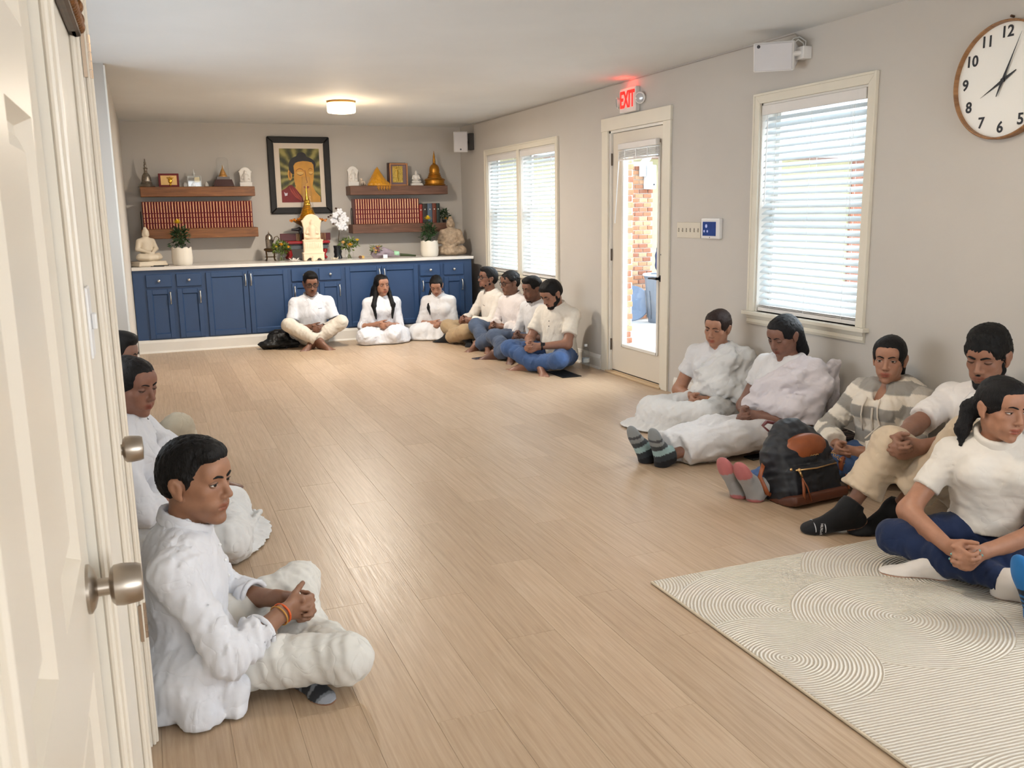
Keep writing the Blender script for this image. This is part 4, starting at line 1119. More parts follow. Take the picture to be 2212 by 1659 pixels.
# red-legged stand with lacquer trays, gilt bowl and glass-coned stupa
e = thing('altar_stand', 'low black-topped stand on curved red legs behind the cream stele', 'stand', (1.70, 10.62, CTZ))
M_LACQ = mat('red_lacquer', (150, 20, 26), .3, var=.1); M_BLK = mat('black_lacquer', (26, 26, 30), .3, var=.1); M_MAR = mat('maroon_lacquer', (84, 18, 20), .32, var=.1)
MB().box((1.47, 10.50, CTZ+.125), (1.93, 10.76, CTZ+.170)).build('top', mat('slate_top', (78, 84, 90), .4), e, bevel=.004)
MB().box((1.455, 10.49, CTZ+.170), (1.945, 10.77, CTZ+.182)).build('top_edge', M_BLK, e, bevel=.003)
for sx in (1.505, 1.895):
    for sy in (10.53, 10.73):
        d = 1 if sx > 1.7 else -1
        MB().tube([(sx+.022*d, sy, CTZ+.0185), (sx+.006*d, sy, CTZ+.032), (sx-.010*d, sy, CTZ+.060), (sx+.004*d, sy, CTZ+.095), (sx+.012*d, sy, CTZ+.126)], [.018, .017, .020, .026, .026], 8).build('leg', M_LACQ, e, smooth=True)
e = thing('lacquer_tray', 'long maroon lacquer tray on the red-legged stand', 'tray', (1.70, 10.62, CTZ+.1825))
MB().box((1.48, 10.51, CTZ+.183), (1.96, 10.74, CTZ+.215)).build('tray', M_LACQ, e, bevel=.006)
MB().box((1.425, 10.68, CTZ+.216), (2.00, 10.70, CTZ+.300)).build('tray_back', M_MAR, e, bevel=.004)
for k in range(10):
    x = (1.60+.012*k) if k < 5 else (1.88+.012*(k-5))
    tag(MB().tube([(x, 10.60+.006*(k % 3), CTZ+.2155), (x+.004*((k % 3)-1), 10.60, CTZ+.300)], .0022, 5).build('incense_stick', mat('incense_tan', (190, 158, 108), .7)), 'thin tan incense stick standing in the lacquer tray', 'incense', 'incense sticks on the altar')
tag(MB().tube([(1.545, 10.60, CTZ+.345), (1.60, 10.60, CTZ+.342), (1.635, 10.60, CTZ+.350), (1.66, 10.60, CTZ+.34)], [.012, .016, .026, .016], 8).lathe([(.010, 0), (.012, .06), (.026, .11), (.020, .125)], (1.645, 10.60, CTZ+.216), 12).build('incense_burner', M_BLK, smooth=.8), 'small black incense burner beside the gilt bowl', 'burner')
e = thing('offering_bowl', 'wide gilt offering bowl heaped with orange petals behind the stele', 'bowl', (1.742, 10.62, CTZ+.2155))
MB().lathe([(.060, 0), (.055, .012), (.020, .03), (.016, .10), (.030, .13), (.10, .175), (.165, .215), (.178, .225), (.165, .225)], (1.742, 10.62, CTZ+.216), 32).build('gilt_bowl', mat('bronze_gilt', (150, 112, 44), .35, .8, var=.2), e, smooth=.7)
pt = MB(); rg = random.Random(9)
for k in range(420):
    a = rg.random()*6.28; r = .20*math.sqrt(rg.random()); c = np.array([1.742+r*math.cos(a), 10.62+r*.8*math.sin(a), CTZ+.445+.028*(1-r/.2)+rg.uniform(-.012, .010)]); t = unit(np.array([rg.gauss(math.cos(a), .5), rg.gauss(math.sin(a), .5), rg.gauss(.2, .5)])); s_ = unit(np.cross(t, (rg.gauss(0, 1), rg.gauss(0, 1), 1)))
    pt.add([c, c+t*.012+s_*.006, c+t*.024, c+t*.012-s_*.006], [(0, 1, 2, 3)])
o = pt.build('petals', mat('marigold_petal', (222, 132, 20), .6, var=.3, vscale=60), e, fix=False); o['kind'] = 'stuff'
e = thing('tiered_stupa', 'tall tiered gold stupa under a clear cone in front of the painting', 'ornament', (1.742, 10.62, CTZ+.4595))
pr = []; z = .0
for k in range(8):
    r = .098-.0075*k; pr += [(r, z), (r+.005, z+.007), (r, z+.014), (r-.005, z+.017)]; z += .0195
pr += [(.042, z), (.040, z+.02), (.034, z+.028), (.036, z+.05), (.024, z+.058), (.022, z+.075), (.014, z+.10), (.010, z+.14), (.006, z+.19), (.001, z+.235)]
MB().lathe(pr, (1.742, 10.62, CTZ+.46), 28).build('gold_tiers', M_BRGOLD, e, smooth=.7)
MB().lathe([(.074, .10), (.060, .25), (.048, .40), (.044, .47), (.002, .475)], (1.742, 10.62, CTZ+.46), 28, cap=False).build('clear_cone', M_CLEAR, e, smooth=True)

# white orchid, dark vase
e = thing('orchid', 'white silk orchid spray rising between the altar and the red books', 'orchid', (2.080, 10.70, CTZ)); rg = random.Random(12); M_ORC = mat('white_orchid_petal', (236, 236, 240), .45, var=.04)
MB().tube([(2.095, 10.72, CTZ+.002), (2.095, 10.72, CTZ+.18), (2.095, 10.62, CTZ+.33), (2.09, 10.61, CTZ+.42), (2.06, 10.60, CTZ+.52)], .004, 6).build('stem', mat('brown_orchid_stem', (82, 66, 40), .6), e, smooth=True)
for k, (dx, dz) in enumerate(((-.035, .50), (.02, .54), (.065, .50), (.085, .45), (.04, .45), (-.01, .44), (.05, .40), (.0, .39), (-.055, .44), (.02, .36), (.07, .36))):
    c = Vector((2.085+dx, 10.575+.02*(k % 3), CTZ+dz)); mb = MB()
    for q in range(5):
        a = q*2*math.pi/5+k; d = Vector((math.cos(a), 0, math.sin(a)))
        M = Matrix.Translation(c+d*.020) @ Matrix.Rotation(-a, 4, 'Y') @ Matrix.Diagonal((.021, .005, .016, 1)); mb.ell((0, 0, 0), (1, 1, 1), 10, 6, M)
    mb.build('blossom', M_ORC, e, smooth=True)
M_BUD = mat('brown_bud', (70, 50, 42), .6)
for dx, dz in ((-.085, .495), (-.11, .48), (-.02, .575), (-.06, .40)): MB().ell((2.085+dx, 10.60, CTZ+dz), (.014, .010, .011), 8, 6).build('bud', M_BUD, e, smooth=True)
turned('dark_vase', 'black wavy-sided vase behind the glass vase', 'vase', [(.040, 0), (.052, .006), (.046, .030), (.040, .05), (.048, .08), (.042, .11), (.050, .145), (.046, .152)], 2.060, 10.60, CTZ, M_BLK)
def lotus(label, x, y, s_, m):
    mb = MB()
    for ring, (n, tl) in enumerate(((8, .35), (6, .9))):
        for k in range(n):
            a = 2*math.pi*(k+.5*ring)/n; d = Vector((math.cos(a), math.sin(a), 0)); t = Vector((-math.sin(a), math.cos(a), 0)); c = Vector((x, y, CTZ+.001)); z = Vector((0, 0, 1))
            pts = [c+d*s_*.25, c+d*s_*.7+t*s_*.28+z*s_*tl*.35, c+d*s_*1.05+z*s_*tl*.75, c+d*s_*.7-t*s_*.28+z*s_*tl*.35]
            mb.add(pts+[p-z*.003 for p in pts], [(0, 1, 2, 3), (7, 6, 5, 4), (0, 4, 5, 1), (1, 5, 6, 2), (2, 6, 7, 3), (3, 7, 4, 0)])
    mb.lathe([(s_*.4, 0), (s_*.3, s_*.2)], (x, y, CTZ), 12)
    return tag(mb.build('lotus_holder', m, smooth=False, fix=False), label, 'candle holder')
lotus('white lotus-shaped candle holder left of the cream stele', 1.515, 10.32, .058, M_PORC)
lotus('clear crystal lotus candle holder right of the cream stele', 1.975, 10.36, .044, mat('crystal_lotus', (222, 210, 190), .12, var=.1))
for lb, dx, m in (('small brown wooden spool on the worktop', 2.283, mat('brown_spool', (110, 72, 44), .5)), ('small yellow-centred wooden spool on the worktop', 2.312, mat('tan_spool', (206, 168, 96), .5))):
    tag(MB().lathe([(.017, -.016), (.017, -.010), (.011, -.008), (.011, .008), (.017, .010), (.017, .016)], n=16, M=Matrix.Translation((dx, 10.42, CTZ+.0175)) @ Matrix.Rotation(math.pi/2, 4, 'X')).build('spool', m, smooth=.6), lb, 'spool')
tag(MB().box((.02, 10.22, CTZ), (.155, 10.27, CTZ+.006)).tube([(.05, 10.24, CTZ+.010), (.20, 10.23, CTZ+.009)], .004, 6).build('incense_dish', M_BLK, bevel=.001), 'thin black incense dish in front of the pale statue', 'dish')
tag(MB().lathe([(.020, 0), (.026, .012), (.022, .03), (.012, .036), (.010, .05), (.004, .056)], (1.72, 10.27, CTZ), 14).build('incense_pot', mat('ivory_pot', (226, 206, 178), .5), smooth=.7), 'small ivory lidded pot at the foot of the cream stele', 'pot')

# wrapped bouquet lying on the worktop
e = thing('wrapped_bouquet', 'wrapped bouquet of mixed flowers lying on the worktop', 'bouquet', (2.66, 10.42, CTZ)); rg = random.Random(21)
vx = Vox(V(2.38, 10.30, CTZ-.01), V(3.0, 10.56, CTZ+.22), .007); vx.add(cone((2.50, 10.43, CTZ+.075), (2.74, 10.42, CTZ+.03), .075, .026)); vx.add(cone((2.46, 10.42, CTZ+.05), (2.52, 10.42, CTZ+.05), .055), .03); vx.displace(wrinkle(5, 80, .006, (1, 0, 0)), .03); vx.keep(lambda x, y, z: CTZ+.001-z); v, q = vx.mesh(1)
np_object('wrapping_paper', v, q, mat('mauve_kraft_wrap', (150, 134, 142), .6, var=.25, vscale=12), e)
MB().tube([(2.72, 10.42, CTZ+.03), (2.85, 10.42, CTZ+.022), (2.945, 10.42, CTZ+.012)], [.018, .014, .010], 8).build('stems', mat('dark_stem_bundle', (56, 66, 34), .6), e, smooth=True)
MB().tube([(2.68, 10.41, CTZ+.050), (2.74, 10.405, CTZ+.046)], [.030, .024], 10).build('ribbon', mat('mint_ribbon', (166, 214, 176), .4), e, smooth=True)
for k in range(9):
    rose(e, (2.46+rg.uniform(-.03, .05), 10.38+rg.uniform(-.05, .05), CTZ+.085+rg.uniform(-.02, .055)), .020, (M_PEACH, mat('dusty_pink', (170, 110, 112), .6, var=.1), mat('pale_yellow', (222, 196, 110), .6, var=.1))[k % 3], rg)
lf = MB(); leaves(lf, (2.47, 10.40, CTZ+.09), (.06, .05, .05), 60, .05, rg, .1); 
for k in range(8): lf.tube([(2.50, 10.40, CTZ+.09), (2.45-.05*rg.random(), 10.40, CTZ+.12+.03*rg.random()), (2.40-.02*rg.random(), 10.40, CTZ+.06+.10*rg.random())], .0016, 4)
o = lf.build('foliage', leaf_mat('grey_green_leaf', (96, 104, 70), (146, 148, 110)), e, fix=False); o['kind'] = 'stuff'
MB().box((2.535, 10.345, CTZ+.001), (2.585, 10.349, CTZ+.040)).build('care_card', mat('white_card', (232, 234, 236), .6), e)

# white leaf-relief pots with chrysanthemums
def pot_plant(label, x, y, r, h, ph, seed, bx, bz):
    rg = random.Random(seed); e = thing('potted_chrysanthemum', label, 'potted plant', (x, y, CTZ), 'white pots with chrysanthemums')
    mb = MB(); n = 64
    def wob(a, z):
        lob = 1+.020*abs(math.sin(a*4))+.008*math.sin(a*28+z*60)*(1 if z > .02 else 0); return lob
    prof = [(r*.86, 0), (r*.97, .012), (r*1.02, h*.4), (r*.99, h*.8), (r*.97, h*.96)]
    mb.lathe(prof, (x, y, CTZ), n, wob=wob, cap=False)
    vs = []; fs = []
    for k, (rr, dz) in enumerate(((r*.97, .0), (r*.96, 1), (r*.88, 1), (r*.86, -.03))):
        for i in range(n):
            a = 2*math.pi*i/n; w_ = wob(a, .1); z = CTZ+h*.96+(dz*(.014*abs(math.sin(a*4))) if dz == 1 else dz)
            vs.append((x+rr*w_*math.cos(a), y+rr*w_*math.sin(a), z))
    for k in range(3):
        for i in range(n): j = (i+1) % n; fs.append((k*n+i, k*n+j, k*n+n+j, k*n+n+i))
    mb.add(vs, fs)
    mb.build('leaf_relief_pot', mat('cream_relief_ceramic', (232, 224, 210), .5, var=.03), e, smooth=True)
    MB().lathe([(r*.2, h*.80), (r*.88, h*.84)], (x, y, CTZ), 24).build('soil', mat('dark_soil', (44, 34, 26), .9), e)
    st = MB()
    for k in range(5): st.tube([(x+rg.uniform(-.02, .02), y, CTZ+h*.82), (x+rg.uniform(-.03, .03), y, CTZ+h+.05), (x+rg.uniform(-.05, .05), y+rg.uniform(-.03, .03), CTZ+h+ph*.6)], .003, 5)
    st.tube([(x, y, CTZ+h+.08), (x+bx, y-.03, CTZ+h+bz)], .003, 5)
    o = st.build('stems', mat('dark_stem_bundle', (56, 66, 34), .6), e); o['kind'] = 'stuff'
    lf = MB(); leaves(lf, (x-.005, y, CTZ+h+ph*.48), (.085, .07, ph*.42), 330, .042, rg, .2, .22); leaves(lf, (x-.04, y-.02, CTZ+h+.04), (.07, .03, .03), 30, .045, rg, -.4, .2)
    o = lf.build('foliage', M_LEAF, e, fix=False); o['kind'] = 'stuff'
    mum(e, (x+bx, y-.035, CTZ+h+bz), .056, M_YEL, rg)
pot_plant('white leaf-relief pot with yellow chrysanthemum beside the pale statue', .345, 10.38, .104, .185, .26, 2, -.02, .255)
pot_plant('white leaf-relief pot with yellow chrysanthemum beside the weathered statue', 3.118, 10.42, .102, .180, .24, 5, -.02, .25)
e = thing('shelf_plant', 'small dark green plant with orange bloom at the end of the right shelf', 'potted plant', (3.425, 10.78, 1.291)); rg = random.Random(31)
MB().lathe([(.022, 0), (.028, .03), (.027, .032)], (3.432, 10.80, 1.2915), 14).build('cup', M_BLK, e, smooth=.6)
lf = MB(); leaves(lf, (3.425, 10.78, 1.385), (.055, .05, .06), 110, .04, rg); o = lf.build('foliage', M_LEAF, e, fix=False); o['kind'] = 'stuff'
mum(e, (3.425, 10.715, 1.335), .022, M_AMB, rg)

# ------------------------------------------------------------------ ceiling lamps
def ceiling_lamp(label, x, y, power):
    e = thing('ceiling_lamp', label, 'ceiling lamp', (x, y, H), 'flush ceiling lamps')
    MB().lathe([(.120, 0), (.135, -.004), (.128, -.018), (.118, -.022)], (x, y, H), 36).build('brass_pan', mat('brushed_brass', (206, 160, 96), .35, .8, var=.03), e, smooth=.6)
    MB().lathe([(.128, -.022), (.130, -.030), (.130, -.092), (.124, -.104), (.10, -.108), (.002, -.109)], (x, y, H), 36, cap=False).build('glass_drum', mat('lit_opal_glass', (255, 244, 226), .4, var=0, emit=(255, 214, 158), estr=14.), e, smooth=.6)
    for nm, ty, pw, z in (('lamp_glow', 'POINT', power*.22, -.17), ('lamp_light', 'AREA', power, -.114)):
        l = bpy.data.lights.new(nm, ty); l.energy = pw; l.color = (1, .94, .85) if ty == 'AREA' else (1, .80, .56)
        if ty == 'AREA': l.shape = 'DISK'; l.size = .24
        else: l.shadow_soft_size = .08
        o = bpy.data.objects.new(nm, l); COL.objects.link(o); o.parent = e; o.location = (0, 0, z)
ceiling_lamp('lit flush opal glass lamp with brass pan on the ceiling before the altar', 1.782, 8.644, 62)
ceiling_lamp('added fill lamp of flush opal glass, out of view on the ceiling', 1.95, 2.9, 14)  # second lamp, added out of view to brighten the room

# ------------------------------------------------------------------ speakers, exit sign, clock, wall plates
M_SPK = mat('white_speaker_plastic', (228, 225, 222), .45, var=.02); M_GRL = mat('grey_speaker_grille', (206, 203, 204), .55, var=.02, bump=.1, bscale=900)
def speaker(label, M, w, h, d, emb):
    """cabinet in a local frame: x across, y up, z towards the room"""
    e = thing('wall_speaker', label, 'speaker', tuple(M.translation), 'white wall speakers')
    hw, hh = w/2, h/2
    prof = [(-hw, 0), (hw, 0), (hw, -.03), (hw*.45, -d), (-hw*.45, -d), (-hw, -.03)]
    mb = MB(); n = len(prof); vs = [(a, s_*hh, b) for s_ in (-1, 1) for a, b in prof]
    mb.add(vs, [tuple(range(n)), tuple(reversed(range(n, 2*n)))]+[(i, i+n, (i+1) % n+n, (i+1) % n) for i in range(n)], M); mb.build('cabinet_shell', M_SPK, e, bevel=.006)
    MB().box((-hw+.006, -hh+.006, .0), (hw-.006, hh-.006, .007), M).build('grille', M_GRL, e, bevel=.004)
    MB().lathe([(.001, .007), (.010, .007), (.010, .0085), (.001, .009)], n=14, M=M @ Matrix.Translation((emb[0], emb[1], 0))).build('badge', mat('dark_badge', (52, 52, 56), .4), e)
    return e
Mn = plane_M((3.52, 4.58, 2.285), (-.30, -.95, .02), (.10, 0, 1)) 
def frame_M(o, z, up):
    z = Vector(z).normalized(); x = Vector(up).cross(z).normalized(); y = z.cross(x); m = Matrix((x, y, z)).transposed().to_4x4(); m.translation = Vector(o); return m
Ms = frame_M((3.535, 4.62, 2.285), (-.75, -.62, -.22), (.10, .05, 1)) @ Matrix.Rotation(math.radians(90), 4, 'Z')
s1 = speaker('white wall speaker tilted above the tall window', Ms, .165, .235, .15, (.062, .085))
MB().tube([(3.60, 4.55, 2.29), (3.66, 4.53, 2.30)], .016, 8).box((3.655, 4.50, 2.265), (XR, 4.57, 2.335)).build('bracket', M_SPK, s1, bevel=.003)
MB().tube([(3.62, 4.60, 2.345), (3.66, 4.60, 2.39), (3.695, 4.59, 2.40), (3.71, 4.55, 2.37), (3.69, 4.53, 2.31)], .004, 6).tube([(3.62, 4.58, 2.345), (3.67, 4.57, 2.38), (3.70, 4.56, 2.36), (3.70, 4.54, 2.30)], .004, 6).build('cable', mat('white_cable', (220, 218, 214), .5), s1, smooth=True)
Mf = frame_M((3.535, 10.40, 2.225), (-.35, -.92, -.10), (0, 0, 1)); s2 = speaker('white wall speaker in the far corner beside the double window', Mf, .165, .235, .13, (.0, -.085))
MB().tube([(3.58, 10.47, 2.225), (3.66, 10.49, 2.225)], .012, 8).box((3.66, 10.44, 2.14), (XR, 10.56, 2.33)).build('bracket', mat('dark_bracket', (70, 68, 66), .5, .3), s2)
MB().tube([(XR-.006, 10.45, 2.30), (XR-.005, 10.42, H-.012), (XR-.005, 7.5, H-.010), (XR-.005, 4.65, H-.012), (XR-.012, 4.58, 2.38)], .0035, 5).build('ceiling_cable', mat('grey_cable', (168, 160, 150), .6), s2)

e = thing('exit_sign', 'red illuminated exit sign with two emergency lamps above the glazed door', 'exit sign', (XR, 6.63, 2.19)); M_EX = mat('exit_housing', (226, 222, 216), .45, var=.02)
MB().box((XR-.045, 6.505, 2.178), (XR, 6.765, 2.368)).build('housing', M_EX, e, bevel=.006)
vs, fs = text_mesh('EXIT', .160, plane_M((XR-.047, 6.635, 2.273), (0, -1.0, 0), (0, 0, 1)) @ Matrix.Diagonal((.72, 1.12, 1, 1)), .0015, .004)
MB().add(vs, fs).build('lettering', mat('red_exit_glow', (255, 30, 24), .4, var=0, emit=(255, 10, 6), estr=2.2), e, fix=False)
for yy, an in ((6.45, -.3), (6.82, .3)):
    M = frame_M((XR-.035, yy, 2.27), (-.85, -.45 if yy < 6.6 else .35, -.1), (0, 0, 1))
    lp = MB().lathe([(.020, -.035), (.042, -.020), (.046, 0), (.040, .004)], n=20, M=M).build('lamp_head', M_EX, e, smooth=.6)
    MB().lathe([(.038, .003), (.030, .008), (.002, .009)], n=18, M=M).build('lamp_lens', mat('lamp_lens', (200, 202, 204), .15, .3), lp, smooth=.7)
    MB().tube([(XR-.028, yy, 2.27), (XR-.02, (yy+6.63)/2, 2.27)], .012, 8).build('lamp_arm', M_EX, e)
l = bpy.data.lights.new('exit_glow', 'POINT'); l.energy = .5; l.color = (1, .05, .03); l.shadow_soft_size = .03; o = bpy.data.objects.new('exit_glow', l); COL.objects.link(o); o.parent = e; o.location = (-.07, 0, .20)

def clock():
    cy, cz, R_ = 3.158, 1.965, .262
    e = thing('wall_clock', 'round white wall clock with wood rim and black numerals', 'clock', (XR, cy, cz))
    M = plane_M((XR, cy, cz), (0, -1, 0), (0, 0, 1))       # x right in view, y up, z into room
    MB().lathe([(R_*.98, 0), (R_, .004), (R_, .040), (R_*.985, .044), (R_*.965, .044), (R_*.96, .020)], n=72, M=M, cap=False).build('wood_rim', wood_mat('rim_oak', (122, 82, 48), (176, 128, 82)), e, smooth=.5)
    MB().lathe([(.001, .016), (R_*.965, .016), (R_*.965, .019), (.001, .0195)], n=64, M=M, cap=False).build('dial', mat('clock_dial', (244, 242, 236), .5, var=0), e)
    ink = mat('clock_black', (34, 34, 38), .5, var=0)
    for k in range(1, 13):
        a = math.radians(90-30*k); r = R_*.80
        vs, fs = text_mesh(str(k), .070, M @ Matrix.Translation((r*math.cos(a), r*math.sin(a), .0205)), .0005, .0015)
        MB().add(vs, fs).build('numeral', ink, e, fix=False)
    def hand(nm, deg, ln, tail, w, z):
        a = math.radians(90-deg); d = Vector((math.cos(a), math.sin(a), 0)); s_ = Vector((-d.y, d.x, 0)); pts = [-d*tail+s_*w*.3, -d*tail*.3+s_*w, d*.0+s_*w*1.15, d*ln*.4+s_*w*.55, d*ln, d*ln*.4-s_*w*.55, -s_*w*1.15, -d*tail*.3-s_*w, -d*tail-s_*w*.3]
        MB().add([M @ (p+Vector((0, 0, z))) for p in pts]+[M @ (p+Vector((0, 0, z+.0015))) for p in pts], [tuple(range(9)), tuple(reversed(range(9, 18)))]+[(i, i+9, (i+1) % 9+9, (i+1) % 9) for i in range(9)]).build(nm, ink, e)
    hand('hour_hand', 240, .135, .075, .0062, .024); hand('minute_hand', 22, .215, .075, .0055, .027)
    MB().lathe([(.009, .020), (.009, .031), (.002, .032)], n=16, M=M).build('hub', ink, e, smooth=.6)
    MB().tube([(XR, cy-.01, cz+R_+.012), (XR-.018, cy-.01, cz+R_+.014)], .006, 8).build('hanging_nail', mat('bronze_nail', (96, 70, 52), .4, .6), e)
clock()

e = thing('switch_plate', 'ivory six-gang light switch plate beside the glazed door', 'switch plate', (XR, 5.77, 1.255)); M_IV = mat('ivory_plate', (216, 208, 192), .45, var=.02)
MB().box((XR-.006, 5.612, 1.198), (XR, 5.925, 1.313)).build('plate', M_IV, e, bevel=.003)
for k in range(6):
    y = 5.640+.0515*k; MB().box((XR-.007, y-.006, 1.242), (XR-.006, y+.006, 1.270)).build('slot', mat('switch_slot', (120, 112, 100), .6), e); MB().box((XR-.016, y-.0042, 1.248), (XR-.006, y+.0042, 1.258)).build('toggle', M_IV, e, bevel=.0015)
e = thing('alarm_panel', 'white alarm keypad with lit blue screen beside the switch plate', 'alarm panel', (XR, 5.46, 1.27))
MB().box((XR-.030, 5.345, 1.200), (XR, 5.570, 1.342)).build('case', mat('white_keypad', (224, 222, 220), .4, var=.01), e, bevel=.008, seg=2)
sc = MB().box((XR-.0315, 5.385, 1.220), (XR-.030, 5.545, 1.318)).build('screen', mat('blue_screen', (20, 44, 92), .2, var=.25, vscale=20, emit=(22, 52, 110), estr=.6), e)
for yy, zz, r in ((5.500, 1.288, .013), (5.525, 1.252, .009), (5.485, 1.252, .009)): MB().lathe([(.0005, 0), (r, 0), (r, .0006)], n=14, M=frame_M((XR-.0318, yy, zz), (-1, 0, 0), (0, 0, 1))).build('icon', mat('screen_icon', (150, 158, 190), .4, var=0, emit=(150, 160, 200), estr=.5), sc)
MB().ell((XR-.031, 5.458, 1.209), (.002, .004, .004), 8, 6).build('home_button', mat('dark_badge', (52, 52, 56), .4), e)

# near-left wall: ornate frame corner and a switch
e = thing('ornate_picture', 'dark gilt ornate picture frame hung at the top left beside the camera', 'picture frame', (NX, 1.66, 1.62))
y0, y1, z0, z1 = 1.40, 1.93, 1.742, 2.36
MG = mat('ornate_gilt', (128, 82, 40), .4, .4, var=.35, vscale=90, bump=.5, bscale=160); MD = mat('umber_frame', (78, 62, 50), .45, var=.2, vscale=40)
for a, b, c, d in ((y0, y1, z0, z0+.07), (y0, y1, z1-.07, z1), (y0, y0+.07, z0, z1), (y1-.07, y1, z0, z1)):
    MB().box((NX, a, c), (NX+.022, b, d)).build('frame_rail', MD, e, bevel=.008, seg=2)
for k in range(26): MB().ell((NX+.022, y0+.02+k*(y1-y0-.04)/25, z0+.016), (.008, .012, .012), 8, 6).build('carved_bead', MG, e, smooth=True)
for k in range(16): MB().ell((NX+.022, y1-.016, z0+.03+k*.022), (.008, .012, .012), 8, 6).build('carved_bead', MG, e, smooth=True)
MB().box((NX+.004, y0+.07, z0+.07), (NX+.010, y1-.07, z1-.07)).build('picture', mat('sepia_print', (110, 92, 70), .6, var=.3), e)
e = thing('light_switch', 'white rocker switch plate between the closet doors', 'switch plate', (NX, 1.62, 1.245))
MB().box((NX, 1.585, 1.190), (NX+.006, 1.655, 1.305)).build('plate', mat('white_keypad', (224, 222, 220), .4), e, bevel=.002); MB().box((NX+.006, 1.612, 1.235), (NX+.014, 1.628, 1.262)).build('toggle', MATS['white_keypad'], e, bevel=.002)

# ------------------------------------------------------------------ rug
def rug():
    t = NT('carved_ivory_rug'); vec = t.coord('Object'); 
    # arcs of ribs inside overlapping discs, straight ribs elsewhere
    sep = t.n('SeparateXYZ'); t.l(vec, sep.inputs[0])
    def math_(op, a, b=None, c=None):
        n = t.n('Math', operation=op)
        for i, q in enumerate((a, b, c)):
            if q is None: continue
            if isinstance(q, (int, float)): n.inputs[i].default_value = q
            else: t.l(q, n.inputs[i])
        return n.outputs[0]
    rib = math_('ADD', sep.outputs['Y'], math_('MULTIPLY', sep.outputs['X'], .10))
    edge = None
    for cx, cy, r in ((-.10, .0, .31), (1.05, -.45, .55), (.30, -.42, .38), (.62, -.62, .36), (.08, -.70, .29), (1.45, -1.1, .5), (.95, -1.75, .62), (.25, -1.75, .42)):
        d = t.n('VectorMath', operation='DISTANCE'); d.inputs[1].default_value = (cx, cy, 0); cb = t.n('CombineXYZ'); t.l(sep.outputs['X'], cb.inputs[0]); t.l(sep.outputs['Y'], cb.inputs[1]); t.l(cb.outputs[0], d.inputs[0])
        ins = math_('LESS_THAN', d.outputs['Value'], r)
        rib = math_('ADD', math_('MULTIPLY', ins, d.outputs['Value']), math_('MULTIPLY', math_('SUBTRACT', 1., ins), rib))
    w = math_('SINE', math_('MULTIPLY', math_('ADD', rib, math_('MULTIPLY', t.noise(vec, 40, 2), .003)), 2*math.pi/.0125))
    h = math_('MULTIPLY_ADD', w, .5, .5)
    nz = t.noise(vec, 420, 2); hh = math_('MULTIPLY_ADD', nz, .35, h)
    t.l(t.ramp(h, [(.0, L((198, 184, 164))), (.35, L((226, 217, 202))), (.7, L((236, 229, 216)))]), t.inp('Base Color'))
    t.set(Roughness=.95); t.inp('Specular IOR Level').default_value = .1; t.bump(hh, 1.0, .006)
    x0, x1, y0, y1 = 1.688, 3.55, .35, 2.838
    e = thing('rug', 'ivory rug with carved arc pattern in front of the seated group', 'rug', (x0, y1, 0))
    MB().box((x0+.004, y0+.004, .003), (x1-.004, y1-.004, .011)).build('pile', t.m, e, origin=(x0, y1, 0), bevel=.003)
    for xx in (x0+.003, x1-.003): MB().tube([(xx, y0, .0055), (xx, y1-.003, .0055)], .0050, 8).build('bound_edge', mat('rug_binding', (214, 200, 178), .9, bump=.3, bscale=300), e)
rug()

# ------------------------------------------------------------------ floor things
def soft(name, vxb, m, parent, fn, folds=(), h=.007, tint=None):
    vx = Vox(V(*vxb[0]), V(*vxb[1]), h); fn(vx)
    for i, (fr, am, ax) in enumerate(folds): vx.displace(wrinkle(i+len(name), fr, am, ax), .03)
    vx.keep(lambda x, y, z: .0015-z); v, q = vx.mesh(1); return np_object(name, v, q, m, parent, color=tint(v) if tint else None)
M_BAG = mat('black_nylon', (14, 14, 15), .55, var=.1)
e = thing('slumped_bag', 'black slumped bag on the floor beside the man in the polo shirt', 'bag', (1.24, 9.90, 0))
def bg(vx):
    vx.add(ell((1.24, 9.92, .05), (.24, .13, .06))); vx.add(ell((1.24, 9.95, .12), (.13, .11, .09)), .05); vx.add(cone((1.09, 9.89, .035), (1.42, 9.86, .03), .05, .035), .04)
soft('bag_body', ((.9, 9.65, -.01), (1.6, 10.16, .28)), M_BAG, e, bg, ((50, .010, None), (110, .005, None)))
MB().tube([(1.15, 9.90, .165), (1.20, 9.86, .205), (1.29, 9.87, .205), (1.33, 9.91, .165)], .008, 6).build('bag_strap', M_BAG, e, smooth=True)
e = thing('phone', 'black phone lying on the floor before the seated men', 'phone', (2.94, 8.225, 0)); Mp = Matrix.Translation((2.94, 8.225, .0005)) @ Matrix.Rotation(.22, 4, 'Z')
MB().box((-.078, -.038, 0), (.078, .038, .009), Mp).build('phone_case', mat('grey_phone_case', (120, 112, 118), .4), e, bevel=.003); MB().box((-.074, -.034, .009), (.074, .034, .0098), Mp).build('phone_screen', mat('black_glass', (10, 10, 12), .12, var=0), e)
e = thing('phone', 'black phone on the floor beside the woman with outstretched legs', 'phone', (3.19, 4.17, 0)); Mp = Matrix.Translation((3.17, 4.135, .0005)) @ Matrix.Rotation(.10, 4, 'Z')
MB().box((-.085, -.04, 0), (.085, .04, .010), Mp).build('phone_case', mat('black_phone_case', (22, 22, 24), .4), e, bevel=.003); MB().box((-.080, -.036, .010), (.080, .036, .0108), Mp).build('phone_screen', MATS['black_glass'], e)
e = thing('floor_vent', 'black metal floor register near the glazed door', 'floor vent', (3.305, 7.07, 0)); M_VENT = mat('black_register', (22, 22, 24), .45, .3, var=.1)
